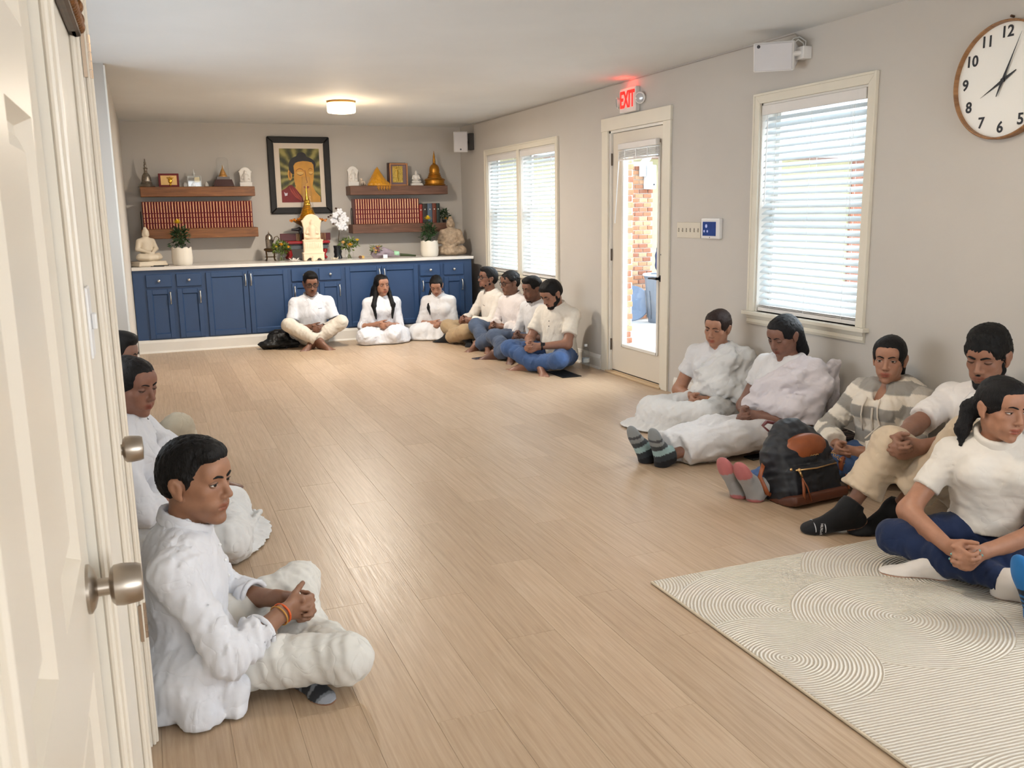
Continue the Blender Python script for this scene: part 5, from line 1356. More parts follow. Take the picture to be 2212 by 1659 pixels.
fv = MB().box((3.215, 6.905, .0005), (3.395, 6.925, .006)).box((3.215, 7.235, .0005), (3.395, 7.255, .006)).box((3.215, 6.925, .0005), (3.235, 7.235, .006)).box((3.375, 6.925, .0005), (3.395, 7.235, .006)); fv.build('vent_frame', M_VENT, e)
MB().box((3.235, 6.925, .0003), (3.375, 7.235, .001)).build('vent_backing', mat('vent_void', (8, 8, 8), .9, var=0), e)
for k in range(14): MB().box((3.235, 6.932+.0222*k, .001), (3.375, 6.944+.0222*k, .005)).build('louvre', M_VENT, e)
for k in range(2): MB().box((3.280+.047*k, 6.925, .001), (3.286+.047*k, 7.235, .0055)).build('vent_bar', M_VENT, e)
e = thing('water_bottle', 'half-empty clear plastic water bottle against the wall', 'bottle', (3.60, 7.235, 0)); M_PET = glass_mat('clear_plastic', (.93, .95, .96, 1), .1)
MB().lathe([(.026, .001), (.033, .006), (.034, .04), (.031, .05), (.034, .06), (.034, .10), (.031, .11), (.034, .12), (.034, .150), (.024, .185), (.013, .200), (.013, .212)], (3.60, 7.235, 0), 20, cap=False).build('bottle_shell', M_PET, e, smooth=True)
MB().lathe([(.015, .206), (.015, .226), (.002, .227)], (3.60, 7.235, 0), 16).build('cap', mat('white_cap', (222, 228, 232), .4, var=0), e, smooth=.6)
MB().lathe([(.0345, .062), (.0347, .100)], (3.60, 7.235, 0), 20, cap=False).build('bottle_label', mat('pale_bottle_label', (196, 206, 212), .5), e, smooth=True)
e = thing('plaid_cushion', 'black and cream plaid cushion against the wall beside the hooded woman', 'cushion', (3.56, 4.03, 0))
t = NT('plaid_weave'); vec = t.coord('Object'); sep = t.n('SeparateXYZ'); t.l(vec, sep.inputs[0])
def _bands(o_, sc_):
    m_ = t.n('Math', operation='MULTIPLY'); m_.inputs[1].default_value = sc_; t.l(o_, m_.inputs[0]); s_ = t.n('Math', operation='SINE'); t.l(m_.outputs[0], s_.inputs[0]); return t.ramp(s_.outputs[0], [(.0, L((20, 18, 18))), (.45, L((46, 26, 24))), (.60, L((206, 190, 172))), (.75, L((60, 34, 30)))])
mx = t.n('MixRGB'); mx.inputs[0].default_value = .5; t.l(_bands(sep.outputs['Z'], 330.), mx.inputs[1]); t.l(_bands(sep.outputs['Y'], 150.), mx.inputs[2]); t.l(mx.outputs[0], t.inp('Base Color')); t.set(Roughness=.9)
def cu(vx): vx.add(rbox((3.585, 4.03, .075), (.105, .20, .075), .05)); vx.add(ell((3.57, 4.03, .08), (.12, .17, .085)), .04)
soft('cushion_body', ((3.40, 3.78, -.01), (3.714, 4.28, .22)), t.m, e, cu, ((40, .006, None),))

def backpack():
    e = thing('backpack', 'black nylon backpack with tan leather trim on the floor by the hooded woman', 'backpack', (2.90, 3.42, 0))
    a = math.radians(-84); f = V(math.cos(a), math.sin(a), 0); r = V(-f[1], f[0], 0); B = V(2.905, 3.425, 0); u = unit(UP*.97-f*.30)
    def w(x, y, z): return B+r*x+f*y+u*z
    R = np.stack([r, f-(f @ u)*u, u], 1); bb = ((2.60, 3.15, -.01), (3.22, 3.75, .46))
    M_BK = mat('black_pebbled_nylon', (22, 25, 32), .42, var=.15, vscale=30, bump=.25, bscale=500); M_TAN = mat('cognac_leather', (140, 74, 38), .42, var=.12, vscale=25, bump=.1, bscale=300); M_ZIP = mat('light_gold_metal', (216, 178, 124), .3, .9, var=.05)
    def body(vx):
        vx.add(rbox(w(0, -.01, .13), (.185, .085, .140), .05, R)); vx.add(cone(w(-.065, -.015, .245), w(.065, -.015, .245), .112, None, (R[:, 1], .7)), .05); vx.add(cone(w(0, -.02, .22), w(0, -.03, .305), .13, .10, (R[:, 1], .7)), .05)
        vx.add(rbox(w(.005, .070, .100), (.160, .042, .095), .025, R), .010)
        vx.cut(cone(w(-.2, .130, .205), w(.2, .130, .205), .018), .012)
    soft('main_body', bb, M_BK, e, body, ((45, .005, None),), h=.006)
    def flap(vx):
        vx.add(ell(w(.01, .050, .262), (.142, .046, .072), R)); vx.cut(ell(w(.01, .10, .165), (.3, .3, .050), R), .004); vx.cut(rbox(w(0, -.075, .27), (.3, .10, .2), .01, R), .002)
    soft('leather_flap', bb, M_TAN, e, flap, h=.0055)
    def basep(vx): vx.add(rbox(w(0, .03, .018), (.180, .092, .026), .018, R))
    soft('leather_base', bb, mat('dark_cognac_leather', (84, 44, 26), .45, var=.12), e, basep, h=.006)
    MB().tube([w(-.13, .114, .185), w(0, .120, .180), w(.14, .114, .184)], .0040, 6).build('zip', M_ZIP, e, smooth=True)
    p = w(-.115, .122, .186); MB().ell(p, (.009, .009, .011), 10, 8).tube([p, p+V(.010, -.010, -.032)], .006, 6).build('zip_pull', M_ZIP, e, smooth=True)
    for dx in (-.004, .040): MB().tube([p+V(.010, -.012, -.034), p+V(dx*.5+.006, -.034, -.08), p+V(dx, -.050, -.145)], [.004, .008, .007], 6, flat=.4).build('leather_tassel', M_TAN, e, smooth=True)
    MB().ell(w(-.155, .112, .192), (.008, .005, .008), 10, 6).build('stud', M_ZIP, e, smooth=True)
    MB().tube([w(-.012+.009*k, .104, .236+.004*(k % 2)) for k in range(7)], .0022, 5).build('gold_emblem', M_ZIP, e)
    MB().tube([w(-.10, -.06, .335), w(-.12, -.075, .362), w(-.08, -.085, .376), w(-.03, -.08, .362), w(-.02, -.07, .34)], .010, 8, flat=.5).build('grab_handle', mat('maroon_strap', (96, 40, 40), .5), e, smooth=True)
    MB().tube([w(-.17, -.05, .20), w(-.225, -.04, .13), w(-.205, -.03, .05), w(-.17, -.04, .03)], .011, 8, flat=.35).build('shoulder_strap', M_TAN, e, smooth=True)
    MB().lathe([(.001, -.011), (.036, -.010), (.042, 0), (.036, .010), (.001, .011)], n=24, M=frame_M(w(.205, .085, .160), f+r*.5, UP)).build('round_pouch', M_TAN, e, smooth=.8)
    for k in range(6): belt_ring2(w(.135+.012*k, .104, .232-.012*k), e, M_ZIP, k)
    MB().tube([w(.205, .095, .115), w(.207, .098, .085), w(.210, .096, .04)], [.003, .003, .006], 6).build('pouch_strap', M_TAN, e)
def belt_ring2(c, e, m, k):
    M = Matrix.Translation(Vector(c)) @ Matrix.Rotation(k*1.3, 4, 'X') @ Matrix.Rotation(.6, 4, 'Z')
    MB().tube([M @ Vector((.009*math.cos(2*math.pi*i/10), .009*math.sin(2*math.pi*i/10)*.7, 0)) for i in range(11)], .0018, 5, cap=False).build('chain_link', m, e)
backpack()

# ------------------------------------------------------------------ outside
GZ = -.12
tag(MB().box((XR+.14, -6, GZ-.1), (34, 40, GZ)).build('ground', mat('pale_concrete', (206, 204, 200), .85, var=.06, vscale=1.5)), 'pale concrete yard outside the windows', 'ground', kind='structure')
M_MORT = mat('pale_mortar', (216, 208, 198), .9, var=.05)
def brick_mats(): return [mat('brick_%d' % i, c, .85, var=.15, vscale=30, bump=.2, bscale=150) for i, c in enumerate(((176, 120, 88), (196, 142, 104), (160, 104, 78), (206, 160, 124)))]
BM = brick_mats()
def brick_pier(label, x0, x1, y0, y1, z1, bl=.20, bh=.058, mo=.012):
    e = thing('brick_pier', label, 'pier', ((x0+x1)/2, (y0+y1)/2, GZ)); m = .008
    MB().box((x0+m, y0+m, GZ), (x1-m, y1-m, z1)).build('mortar_core', M_MORT, e)
    rg = random.Random(int(x0*100)); protos = {}
    def brick(cx, cy, cz, sx, sy, mi):
        key = (round(sx, 3), round(sy, 3), mi)
        if key not in protos: protos[key] = MB().box((-sx/2, -sy/2, -bh/2), (sx/2, sy/2, bh/2)).build('brick', BM[mi], e, origin=(0, 0, 0), bevel=.003); o = protos[key]
        else: o = protos[key].copy(); COL.objects.link(o); o.parent = e
        o.location = Vector((cx, cy, cz))-LOC[e]
    z = GZ+mo+bh/2; row = 0
    while z+bh/2 < z1:
        x = x0-(bl/2 if row % 2 else 0)
        while x < x1-.01:
            a, b = max(x, x0), min(x+bl, x1)
            if b-a > .03: brick((a+b)/2, y0+.03, z+rg.uniform(-.001, .001), b-a-mo, .075, rg.randrange(4))
            x += bl+.0001
        y = y0+.075
        while y < y1-.02:
            b = min(y+bl, y1)
            if b-y > .04: brick(x0+.03, (y+b)/2, z, .075, b-y-mo, rg.randrange(4))
            y = b
        z += bh+mo; row += 1
brick_pier('tan brick wall face seen through the glass door', 6.20, 6.56, 11.10, 11.50, 2.05, .135, .050, .012)
brick_pier('narrow brick corner at the glass edge outside the door', 5.02, 5.14, 9.12, 9.33, 2.35)
e = thing('trash_bin', 'grey wheeled trash bin standing outside the glass door', 'trash bin', (6.42, 10.75, GZ)); M_BIN = mat('grey_bin_plastic', (104, 112, 124), .5, var=.08)
MB().lathe([(.17, .0), (.175, .02), (.225, .55), (.23, .60), (.245, .62), (.25, .66), (.235, .665), (.225, .63)], (6.48, 10.72, GZ), 10, sy=.9).build('bin_body', M_BIN, e, smooth=.5)
for k in range(8): a = 2*math.pi*k/8+.2; MB().tube([(6.48+.180*math.cos(a), 10.72+.16*math.sin(a), GZ+.06), (6.48+.218*math.cos(a), 10.72+.197*math.sin(a), GZ+.44)], .012, 6).build('rib', M_BIN, e, smooth=True)
MB().tube([(6.48+.245*math.cos(a*.314), 10.72+.22*math.sin(a*.314), GZ+.655) for a in range(21)], .016, 6, cap=False).build('bin_bag', mat('white_bin_liner', (214, 220, 226), .4), e, smooth=True)
tag(MB().lathe([(.001, 0), (.20, .004), (.235, .018), (.25, .010), (.24, .03), (.10, .045), (.001, .05)], n=28, M=frame_M((6.20, 11.03, GZ+.245), (-.55, -.80, .22), (0, 0, 1))).build('bin_lid', mat('blue_grey_lid', (120, 140, 168), .45), smooth=.6), 'round blue-grey bin lid leaning against the brick outside', 'bin lid')
e = thing('utility_box', 'white utility box with a conduit mounted on the brick outside', 'utility box', (6.47, 11.08, 1.66)); M_UB = mat('white_enamel_box', (224, 228, 232), .45)
MB().box((6.40, 10.98, 1.68), (6.54, 11.09, 2.00)).build('box', M_UB, e, bevel=.008); MB().tube([(6.36, 11.04, 1.85), (6.36, 11.04, 2.02), (6.42, 11.0, 2.10), (6.44, 10.98, 2.16)], [.05, .05, .045, .04], 10).build('conduit_hood', M_UB, e, smooth=True); MB().lathe([(.002, 0), (.012, .002), (.012, .008)], n=10, M=frame_M((6.50, 10.979, 1.74), (0, -1, 0), (0, 0, 1))).build('lock', M_BLK, e)
vx = Vox(V(6.50, 10.85, GZ), V(7.1, 11.45, 1.5), .014); vx.add(cone((6.78, 11.20, 1.28), (6.78, 11.20, .75), .035, .10)); vx.add(cone((6.78, 11.20, .75), (6.78, 11.20, .62), .10, .11), .03); vx.add(cone((6.74, 11.20, .62), (6.74, 11.20, GZ+.01), .05, .045), .01); vx.add(cone((6.83, 11.20, .62), (6.83, 11.20, GZ+.01), .05, .045), .01); vx.displace(wrinkle(4, 40, .010, (0, 0, 1)), .03); vx.keep(lambda x, y, z: GZ+.002-z); v, q = vx.mesh(1)
tag(np_object('covered_stand', v, q, mat('navy_cover', (44, 56, 104), .7, var=.15), origin=(6.78, 11.20, GZ)), 'navy blue covered shape standing beyond the brick wall outside', 'cover')
e = thing('neighbour_building', 'olive-walled outbuilding with pale eaves seen through the windows', 'building', (11, 14, GZ))
MB().box((5.2, 14.0, GZ), (22, 14.3, 2.35)).build('wall', mat('olive_siding', (196, 192, 150), .8, var=.06), e)
for k in range(6): MB().box((7.4+2.6*k, 13.94, GZ), (7.7+2.6*k, 14.0, 2.3)).build('pilaster', BM[k % 4], e)
MB().box((4.9, 13.5, 2.28), (22.3, 13.62, 2.48)).build('fascia', mat('pale_fascia', (196, 206, 216), .6), e); MB().box((4.9, 13.62, 2.26), (22.3, 14.0, 2.29)).build('soffit', mat('brown_soffit', (150, 112, 100), .7), e)
MB().add([(4.7, 13.45, 2.48), (22.5, 13.45, 2.48), (22.5, 19, 5.6), (4.7, 19, 5.6), (4.7, 13.45, 2.54), (22.5, 13.45, 2.54), (22.5, 19, 5.66), (4.7, 19, 5.66)], [(0, 1, 2, 3), (4, 7, 6, 5), (0, 4, 5, 1), (1, 5, 6, 2), (2, 6, 7, 3), (3, 7, 4, 0)]).build('roof', mat('grey_shingle', (178, 180, 184), .85, var=.2, vscale=8, bump=.4, bscale=12), e)
# ------------------------------------------------------------------ people
UP = V(0, 0, 1)
def rotm(axis, deg):
    a = unit(axis); t = math.radians(deg); c, s_ = math.cos(t), math.sin(t)
    K = np.array([[0, -a[2], a[1]], [a[2], 0, -a[0]], [-a[1], a[0], 0]])
    return np.eye(3)+s_*K+(1-c)*K @ K
def ik(a, c, l1, l2, pole):
    """middle joint of a two-bone limb from a to c bending towards pole"""
    a, c = np.asarray(a, float), np.asarray(c, float); d = c-a; L_ = np.linalg.norm(d); u = d/max(L_, 1e-6)
    L_ = min(L_, (l1+l2)*.998)
    x = (l1*l1-l2*l2+L_*L_)/(2*L_); h = math.sqrt(max(l1*l1-x*x, 0))
    p = np.asarray(pole, float); p = p-(p @ u)*u
    return a+u*x+unit(p)*h

class Head:
    def __init__(s, c, R, sc=1., male=True, full=1.): s.c = np.asarray(c, float); s.R = R; s.k = sc; s.male = male; s.full = full
    def p(s, x, y, z): return s.c+s.k*(s.R @ V(x, y, z))
    def inv(s, P): return ((P-s.c) @ s.R)/s.k
    def E(s, c, r): return ell(s.p(*c), np.array(r)*s.k, s.R)
    def C(s, a, b, r1, r2=None, flat=None):
        if flat is not None: flat = (s.R @ np.asarray(flat[0], float), flat[1])
        return cone(s.p(*a), s.p(*b), r1*s.k, (r1 if r2 is None else r2)*s.k, flat)

def sculpt_head(vx, h):
    f = h.full; m = h.male
    a = vx.add
    a(h.E((0, -.014, .034), (.0735, .094, .081)))
    a(h.E((0, .030, -.022), ((.0570 if m else .0555)*f, .063, .086 if m else .083)), .03)
    a(h.E((0, .022, -.058), ((.0480 if m else .0445)*f, .052, .050 if m else .046)), .03)
    for s_ in (-1, 1):
        a(h.C((s_*(.045 if m else .040)*f, -.005, -.050), (s_*(.014 if m else .010)*f, .064, -.101 if m else -.097), .019 if m else .016, .016 if m else .014), .022)
        a(h.E((s_*.039*f, .060, -.018), (.019, .017, .016)), .022)
        a(h.E((s_*(.026 if m else .028)*f, .064, -.062 if m else -.055), (.019, .017, .020)), .02)
    a(h.E((0, .077, -.106 if m else -.101), (.019 if m else .012, .013 if m else .011, .013 if m else .011)), .018)
    a(h.C((-.038, .072, .026), (.038, .072, .026), .012 if m else .010), .02)
    a(h.E((0, .066, .050), (.050, .026, .030)), .03)
    for s_ in (-1, 1):
        vx.cut(h.E((s_*.0315, .098, .006), (.0190, .0135, .0115)), .010)
    a(h.C((0, .086, .016), (0, .1080, -.026), .0070, .0100), .010)
    a(h.E((0, .1070, -.030), (.0110, .0105, .0092)), .006)
    for s_ in (-1, 1):
        a(h.E((s_*(.0130 if m else .0115), .0965, -.034), (.0080 if m else .0068, .0105, .0078 if m else .0066)), .006)
        vx.cut(h.E((s_*.0065, .1015, -.0425), (.0030, .0055, .0035)), .002)
    a(h.E((0, .0795, -.064), (.032, .0125, .022)), .014)
    for s_ in (-1, 1):
        a(h.C((0, .0930, -.0600), (s_*.023, .0800, -.0645), .0062 if m else .0072, .0035), .005)
        a(h.C((0, .0915, -.0715), (s_*.020, .0800, -.0675), .0072 if m else .0085, .0035), .005)
        vx.cut(h.C((0, .0995, -.0658), (s_*.0235, .0865, -.0663), .0030, .0018), .003)
    vx.cut(h.E((0, .0955, -.0865), (.018, .009, .0065)), .010)
    for s_ in (-1, 1):
        a(h.E((s_*.0745, -.010, -.008), (.0085, .019, .031)), .006)
        a(h.E((s_*.0815, -.018, .004), (.0065, .015, .021)), .006)
        a(h.E((s_*.0725, .000, -.034), (.0065, .0085, .010)), .005)
        vx.cut(h.E((s_*.0875, -.008, -.004), (.0065, .0085, .015)), .004)

def skin_tint(h, P, stubble=.0, lips=(.72, .46, .44)):
    if not h.male: lips = (.80, .40, .40)
    q = h.inv(P); col = np.ones((len(P), 3))
    def blend(w, c):
        nonlocal col
        col = col*(1-w[:, None])+col*np.array(c)[None]*w[:, None]
    def soft(c, r, e=.25):
        d = np.sqrt((((q-np.array(c))/np.array(r))**2).sum(1)); return np.clip((1+e-d)/(2*e), 0, 1)
    blend(np.maximum(soft((0, .090, -.0600), (.0245, .02, .0060)), soft((0, .089, -.0712), (.021, .02, .0068)))*.9, lips)
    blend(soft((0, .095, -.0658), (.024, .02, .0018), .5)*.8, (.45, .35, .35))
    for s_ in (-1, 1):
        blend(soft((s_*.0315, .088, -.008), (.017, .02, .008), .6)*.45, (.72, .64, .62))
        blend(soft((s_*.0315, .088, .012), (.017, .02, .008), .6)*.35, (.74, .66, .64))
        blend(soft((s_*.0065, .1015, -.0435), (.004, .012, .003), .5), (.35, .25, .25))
        blend(soft((s_*.045, .07, -.02), (.02, .03, .02), .8)*.25, (1.06, .95, .92))
    if stubble > 0:
        w = np.clip((-.052-q[:, 2])/.02, 0, 1)*np.clip((q[:, 1]+.01)/.03, 0, 1)
        w = np.maximum(w, soft((0, .095, -.0505), (.026, .02, .0055), .4))
        w = w*(1-np.maximum(soft((0, .090, -.0600), (.0245, .02, .0060)), soft((0, .089, -.0712), (.021, .02, .0068))))
        blend(np.clip(w*stubble, 0, 1), (.42, .42, .45))
    return col

def eye_parts(h, parent, skin, gaze=(0, 0), lid=12, low=-22):
    white = mat('eye_white', (226, 220, 212), .25, var=0); iris = mat('eye_iris', (46, 28, 18), .2, var=0); pup = mat('eye_pupil', (8, 7, 7), .15, var=0)
    R3 = Matrix([list(r) for r in h.R])
    for s_ in (-1, 1):
        c = h.p(s_*.0315, .0755, .005); re = .0128*h.k
        g = h.R @ (rotm((0, 0, 1), gaze[0]) @ rotm((1, 0, 0), gaze[1]) @ V(0, 1, 0))
        M = Vector(g).to_track_quat('Z', 'Y').to_matrix().to_4x4(); M.translation = Vector(c)
        mb = MB()
        def ring(t0, t1, n): return [(re*math.sin(t0+(t1-t0)*k/n), re*math.cos(t0+(t1-t0)*k/n)) for k in range(n+1)]
        mb.cur = 0; mb.lathe(ring(math.radians(29), math.radians(178), 9), n=18, M=M, cap=False)
        mb.cur = 1; mb.lathe(ring(math.radians(13), math.radians(29), 2), n=18, M=M, cap=False)
        mb.cur = 2; mb.lathe(ring(math.radians(1), math.radians(13), 2), n=18, M=M, cap=False)
        mb.build('eye', [white, iris, pup], parent, smooth=True)
        for nm, b0, b1, rr in (('upper_eyelid', lid, 118, 1.13), ('lower_eyelid', low, -85, 1.04)):
            vs = []; fs = []; nu, nv = 13, 6
            for j in range(nv+1):
                for i in range(nu):
                    al = math.radians(-86+172*i/(nu-1)); be = math.radians(b0+(b1-b0)*j/nv)
                    r_ = re*rr*(1.0 if j else .985)
                    v = V(math.sin(al)*1.16, math.cos(al)*math.cos(be), math.cos(al)*math.sin(be))*r_
                    vs.append(c+h.R @ v)
            for j in range(nv):
                for i in range(nu-1):
                    k = j*nu+i; fs.append((k, k+1, k+nu+1, k+nu))
            b = len(vs)
            # edge thickness
            for i in range(nu):
                al = math.radians(-86+172*i/(nu-1)); be = math.radians(b0)
                vs.append(c+h.R @ (V(math.sin(al)*1.16, math.cos(al)*math.cos(be), math.cos(al)*math.sin(be))*re*.99))
            for i in range(nu-1): fs.append((i, i+1, b+i+1, b+i))
            MB().add(vs, fs).build(nm, skin, parent, smooth=True, fix=True)
        if lid < 40:
            # lash line
            pts = []
            for i in range(9):
                al = math.radians(-80+160*i/8); be = math.radians(lid-1)
                pts.append(c+h.R @ (V(math.sin(al)*1.16, math.cos(al)*math.cos(be), math.cos(al)*math.sin(be))*re*1.14))
            MB().tube(pts, .0009*h.k, 5).build('eyelash', mat('lash_black', (14, 11, 10), .6, var=0), parent)

def brow_parts(h, parent, thick=1., hcol=None):
    for s_ in (-1, 1):
        pts = [h.p(s_*x, y, z) for x, y, z in ((.010, .0955, .0215), (.020, .0955, .0255), (.031, .0925, .0285), (.041, .0860, .0265), (.050, .0765, .0205))]
        r = [.0028*thick*h.k, .0036*thick*h.k, .0034*thick*h.k, .0026*thick*h.k, .0012*thick*h.k]
        MB().tube(pts, r, 6, flat=1.0).build('eyebrow', hcol, parent, smooth=True)

def hair_mesh(h, style, hf, seed=1, **o):
    """hair as one sculpted mesh; style picks the volumes"""
    k = h.k; lo = h.c-.20*k; hi = h.c+.20*k
    if style in ('long', 'braid', 'pony', 'loose'): lo = lo-V(.08, .08, .32)
    vx = Vox(lo, hi, hf*1.2)
    g = o.get('grow', 0.)+(.003 if h.male else .002)
    vx.add(h.E((0, -.018, .036), (.0785+g, .099+g, .086+g*1.4)))
    vx.add(h.E((0, -.055, -.005), (.066+g, .055+g, .062)), .03)
    axis = h.R @ V(0, .3, 1)
    if not h.male:
        vx.add(h.E((0, .022, .072), (.066, .066, .046)), .02)
        for s_ in (-1, 1): vx.add(h.E((s_*.050, .012, .035), (.030, .056, .056)), .02)
    else: vx.add(h.E((0, -.004, .070), (.070, .084, .060)), .02)
    if style in ('short', 'bowl', 'curly', 'swept'):
        vx.cut(h.E((0, .135, -.052), (.105, .098, .118)), .006)
        for s_ in (-1, 1):
            vx.cut(h.E((s_*.085, .004, -.022), (.032, .030, .038)), .006)
            vx.cut(h.E((s_*.085, -.02, -.075), (.045, .055, .040)), .01)
        if style == 'short':
            vx.add(h.E((0, .020, .098), (.058, .062, .026)), .03)
            vx.add(h.E((.018, .068, .082), (.040, .022, .020)), .02)
            vx.add(h.E((-.030, .058, .080), (.032, .026, .022)), .02)
            for s_ in (-1, 1): vx.add(h.C((s_*.066, .020, .02), (s_*.0650, .016, -.026), .010, .0045), .014)
        if style == 'swept':
            vx.add(h.E((0, .040, .100), (.056, .052, .030)), .03)
            vx.add(h.E((0, .072, .094), (.045, .022, .022)), .02)
            for s_ in (-1, 1): vx.add(h.C((s_*.070, .022, .01), (s_*.0685, .020, -.020), .007, .005), .008)
        if style == 'bowl':
            vx.add(h.E((0, .0, .095), (.072, .082, .040)), .03)
            vx.add(h.E((0, .070, .052), (.056, .028, .032)), .02)
            for s_ in (-1, 1):
                vx.add(h.E((s_*.052, .048, .044), (.024, .034, .034)), .02)
                vx.add(h.C((s_*.073, .020, .01), (s_*.069, .018, -.030), .010, .006), .01)
        if style == 'curly':
            rg = np.random.RandomState(seed)
            for i in range(70):
                d = unit(rg.normal(size=3)); d[2] = abs(d[2])*.9-.05
                if d[1] > .55 and d[2] < .35: continue
                vx.add(h.E((d[0]*.078, -.012+d[1]*.098, .040+d[2]*.086), np.array((.017, .017, .016))*rg.uniform(.8, 1.35)), .006)
            for x in (-.04, -.015, .012, .04): vx.add(h.E((x, .078, .060), (.017, .016, .018)), .008)
        vx.cut(h.E((0, .02, -.16), (.14, .16, .082)), .01)
    else:
        vx.cut(h.E((0, .136, -.049), (.092, .090, .109)), .006)
        vx.cut(h.E((0, .10, -.105), (.078, .125, .075)), .02)
        for s_ in (-1, 1):
            if not o.get('cover_ears'): vx.cut(h.E((s_*.093, .002, -.020), (.024, .022, .030)), .008)
        axis = h.R @ V(0, 1, -.25)
        vx.cut(h.E((0, .02, -.15), (.14, .12, .07)), .01)
    for (a_, b_, r1, r2, kk) in o.get('locks', ()):      # local head coordinates
        vx.add(h.C(a_, b_, r1, r2), kk)
    for (a_, b_, r1, r2, kk) in o.get('wlocks', ()):     # world coordinates
        vx.add(cone(a_, b_, r1, r2), kk)
    if o.get('part'):                                    # parting line
        vx.cut(h.C((o['part'], .09, .125), (o['part']*.6, -.03, .130), .006), .006)
    amp = o.get('amp', .0028)
    vx.displace(wrinkle(seed+3, o.get('freq', 210), amp, axis, .18), .02)
    vx.displace(wrinkle(seed+8, 480, amp*.45, axis, .12), .02)
    return vx.mesh(1)

# --- limbs, hands, feet
def fingers(vx, w, d, n, side, curl=(50, 50, 30), s=1., spread=4, thumb=(.55, .75, .35), k=.004):
    tips = []; d = unit(d); n = unit(n-(n @ d)*d); t = np.cross(d, n)*side
    vx.add(cone(w-d*.012*s, w+d*.078*s, .030*s, .041*s, (n, .40)), .016)
    vx.add(ell(w+d*.050*s+t*.022*s+n*.006*s, np.array((.032, .020, .015))*s, np.stack([d, t, n], 1)), .012)
    L_ = [(.040, .025, .020), (.044, .028, .021), (.041, .026, .020), (.032, .020, .018)]
    off = [(.030, .083), (.0105, .087), (-.0095, .084), (-.0285, .076)]
    for i in range(4):
        o, f = off[i]; p = w+(d*f+t*o)*s
        ang = 0; sp = rotm(n, -side*(1.5-i)*-spread) if spread else np.eye(3)
        r = .0092*s if i < 3 else .0080*s
        c = curl[i] if isinstance(curl[0], (tuple, list)) else curl
        for j in range(3):
            ang += c[j]; dr = unit(math.cos(math.radians(ang))*(sp @ d)+math.sin(math.radians(ang))*n)
            q = p+dr*L_[i][j]*s
            vx.add(cone(p, q, r*(1-.08*j), r*(.95-.10*j)), k if j else .006); p = q
        tips.append((p, dr, unit(np.cross(dr, np.cross(n, d)))))
    p = w+(d*.020+t*.024+n*.004)*s; dr = unit(d*thumb[0]+t*thumb[1]+n*thumb[2])
    for j, (ln, r) in enumerate(((.044, .0135), (.034, .0108), (.026, .0095))):
        q = p+dr*ln*s; vx.add(cone(p, q, r*s, r*s*.88), .008 if j == 0 else .004); p = q
        dr = unit(dr+d*.35+n*.15)
    return tips

def foot(vx, an, t, u, e=0., s=1., toes=True, side=1, k=.02):
    t = unit(t); u = unit(u-(u @ t)*t); w = np.cross(t, u)
    R = np.stack([w, t, u], 1)
    hl = an-u*.048*s-t*.032*s
    vx.add(cone(an+u*.02*s, hl+u*.008*s, .036*s+e, .030*s+e), k)
    vx.add(ell(hl, np.array((.031, .036, .030))*s+e, R), k)
    ball = an+t*.118*s-u*.060*s
    vx.add(cone(hl+t*.01*s, ball, .029*s+e, .026*s+e), k)
    vx.add(cone(an+t*.012*s, ball+t*.005*s+u*.004*s, .034*s+e, .022*s+e), k)
    vx.add(ell(ball, np.array((.045, .040, .020))*s+e, R), k)
    if toes:
        for i, (o, ln, r) in enumerate(((.030, .046, .0135), (.011, .046, .0098), (-.006, .040, .0092), (-.022, .033, .0088), (-.036, .024, .0085))):
            o = o*side*-1
            a = ball+(w*o+t*.022)*s-u*.004*s; b = ball+(w*o*1.06+t*(.022+ln))*s-u*.006*s
            vx.add(cone(a, b, r*s, r*s*.92), .006)
    else:
        vx.add(ell(ball+t*.038*s-u*.002*s, np.array((.040, .036, .017))*s+e, R), k)

SKINS = {}
def skin_mat(name, rgb):
    if name in SKINS: return SKINS[name]
    t = NT(name); at = t.n('Attribute'); at.attribute_name = 'tint'
    vec = t.coord('Object')
    g_ = sum(rgb)/3.; rgb = tuple(int(.88*x+.12*g_+7) for x in rgb); c = L(rgb)
    base = t.ramp(t.noise(vec, 28, 4, .6), [(.3, tuple(x*.90 for x in c[:3])+(1,)), (.7, tuple(min(1, x*1.08) for x in c[:3])+(1,))])
    t.l(t.mul(base, at.outputs['Color']), t.inp('Base Color'))
    t.set(Roughness=.47); t.inp('Specular IOR Level').default_value = .42
    t.inp('Subsurface Weight').default_value = .0
    t.bump(t.noise(vec, 420, 2), .05, .002)
    lid = mat(name+'_lid', tuple(int(x*.88) for x in rgb), .5, var=.03)
    SKINS[name] = (t.m, lid); return SKINS[name]

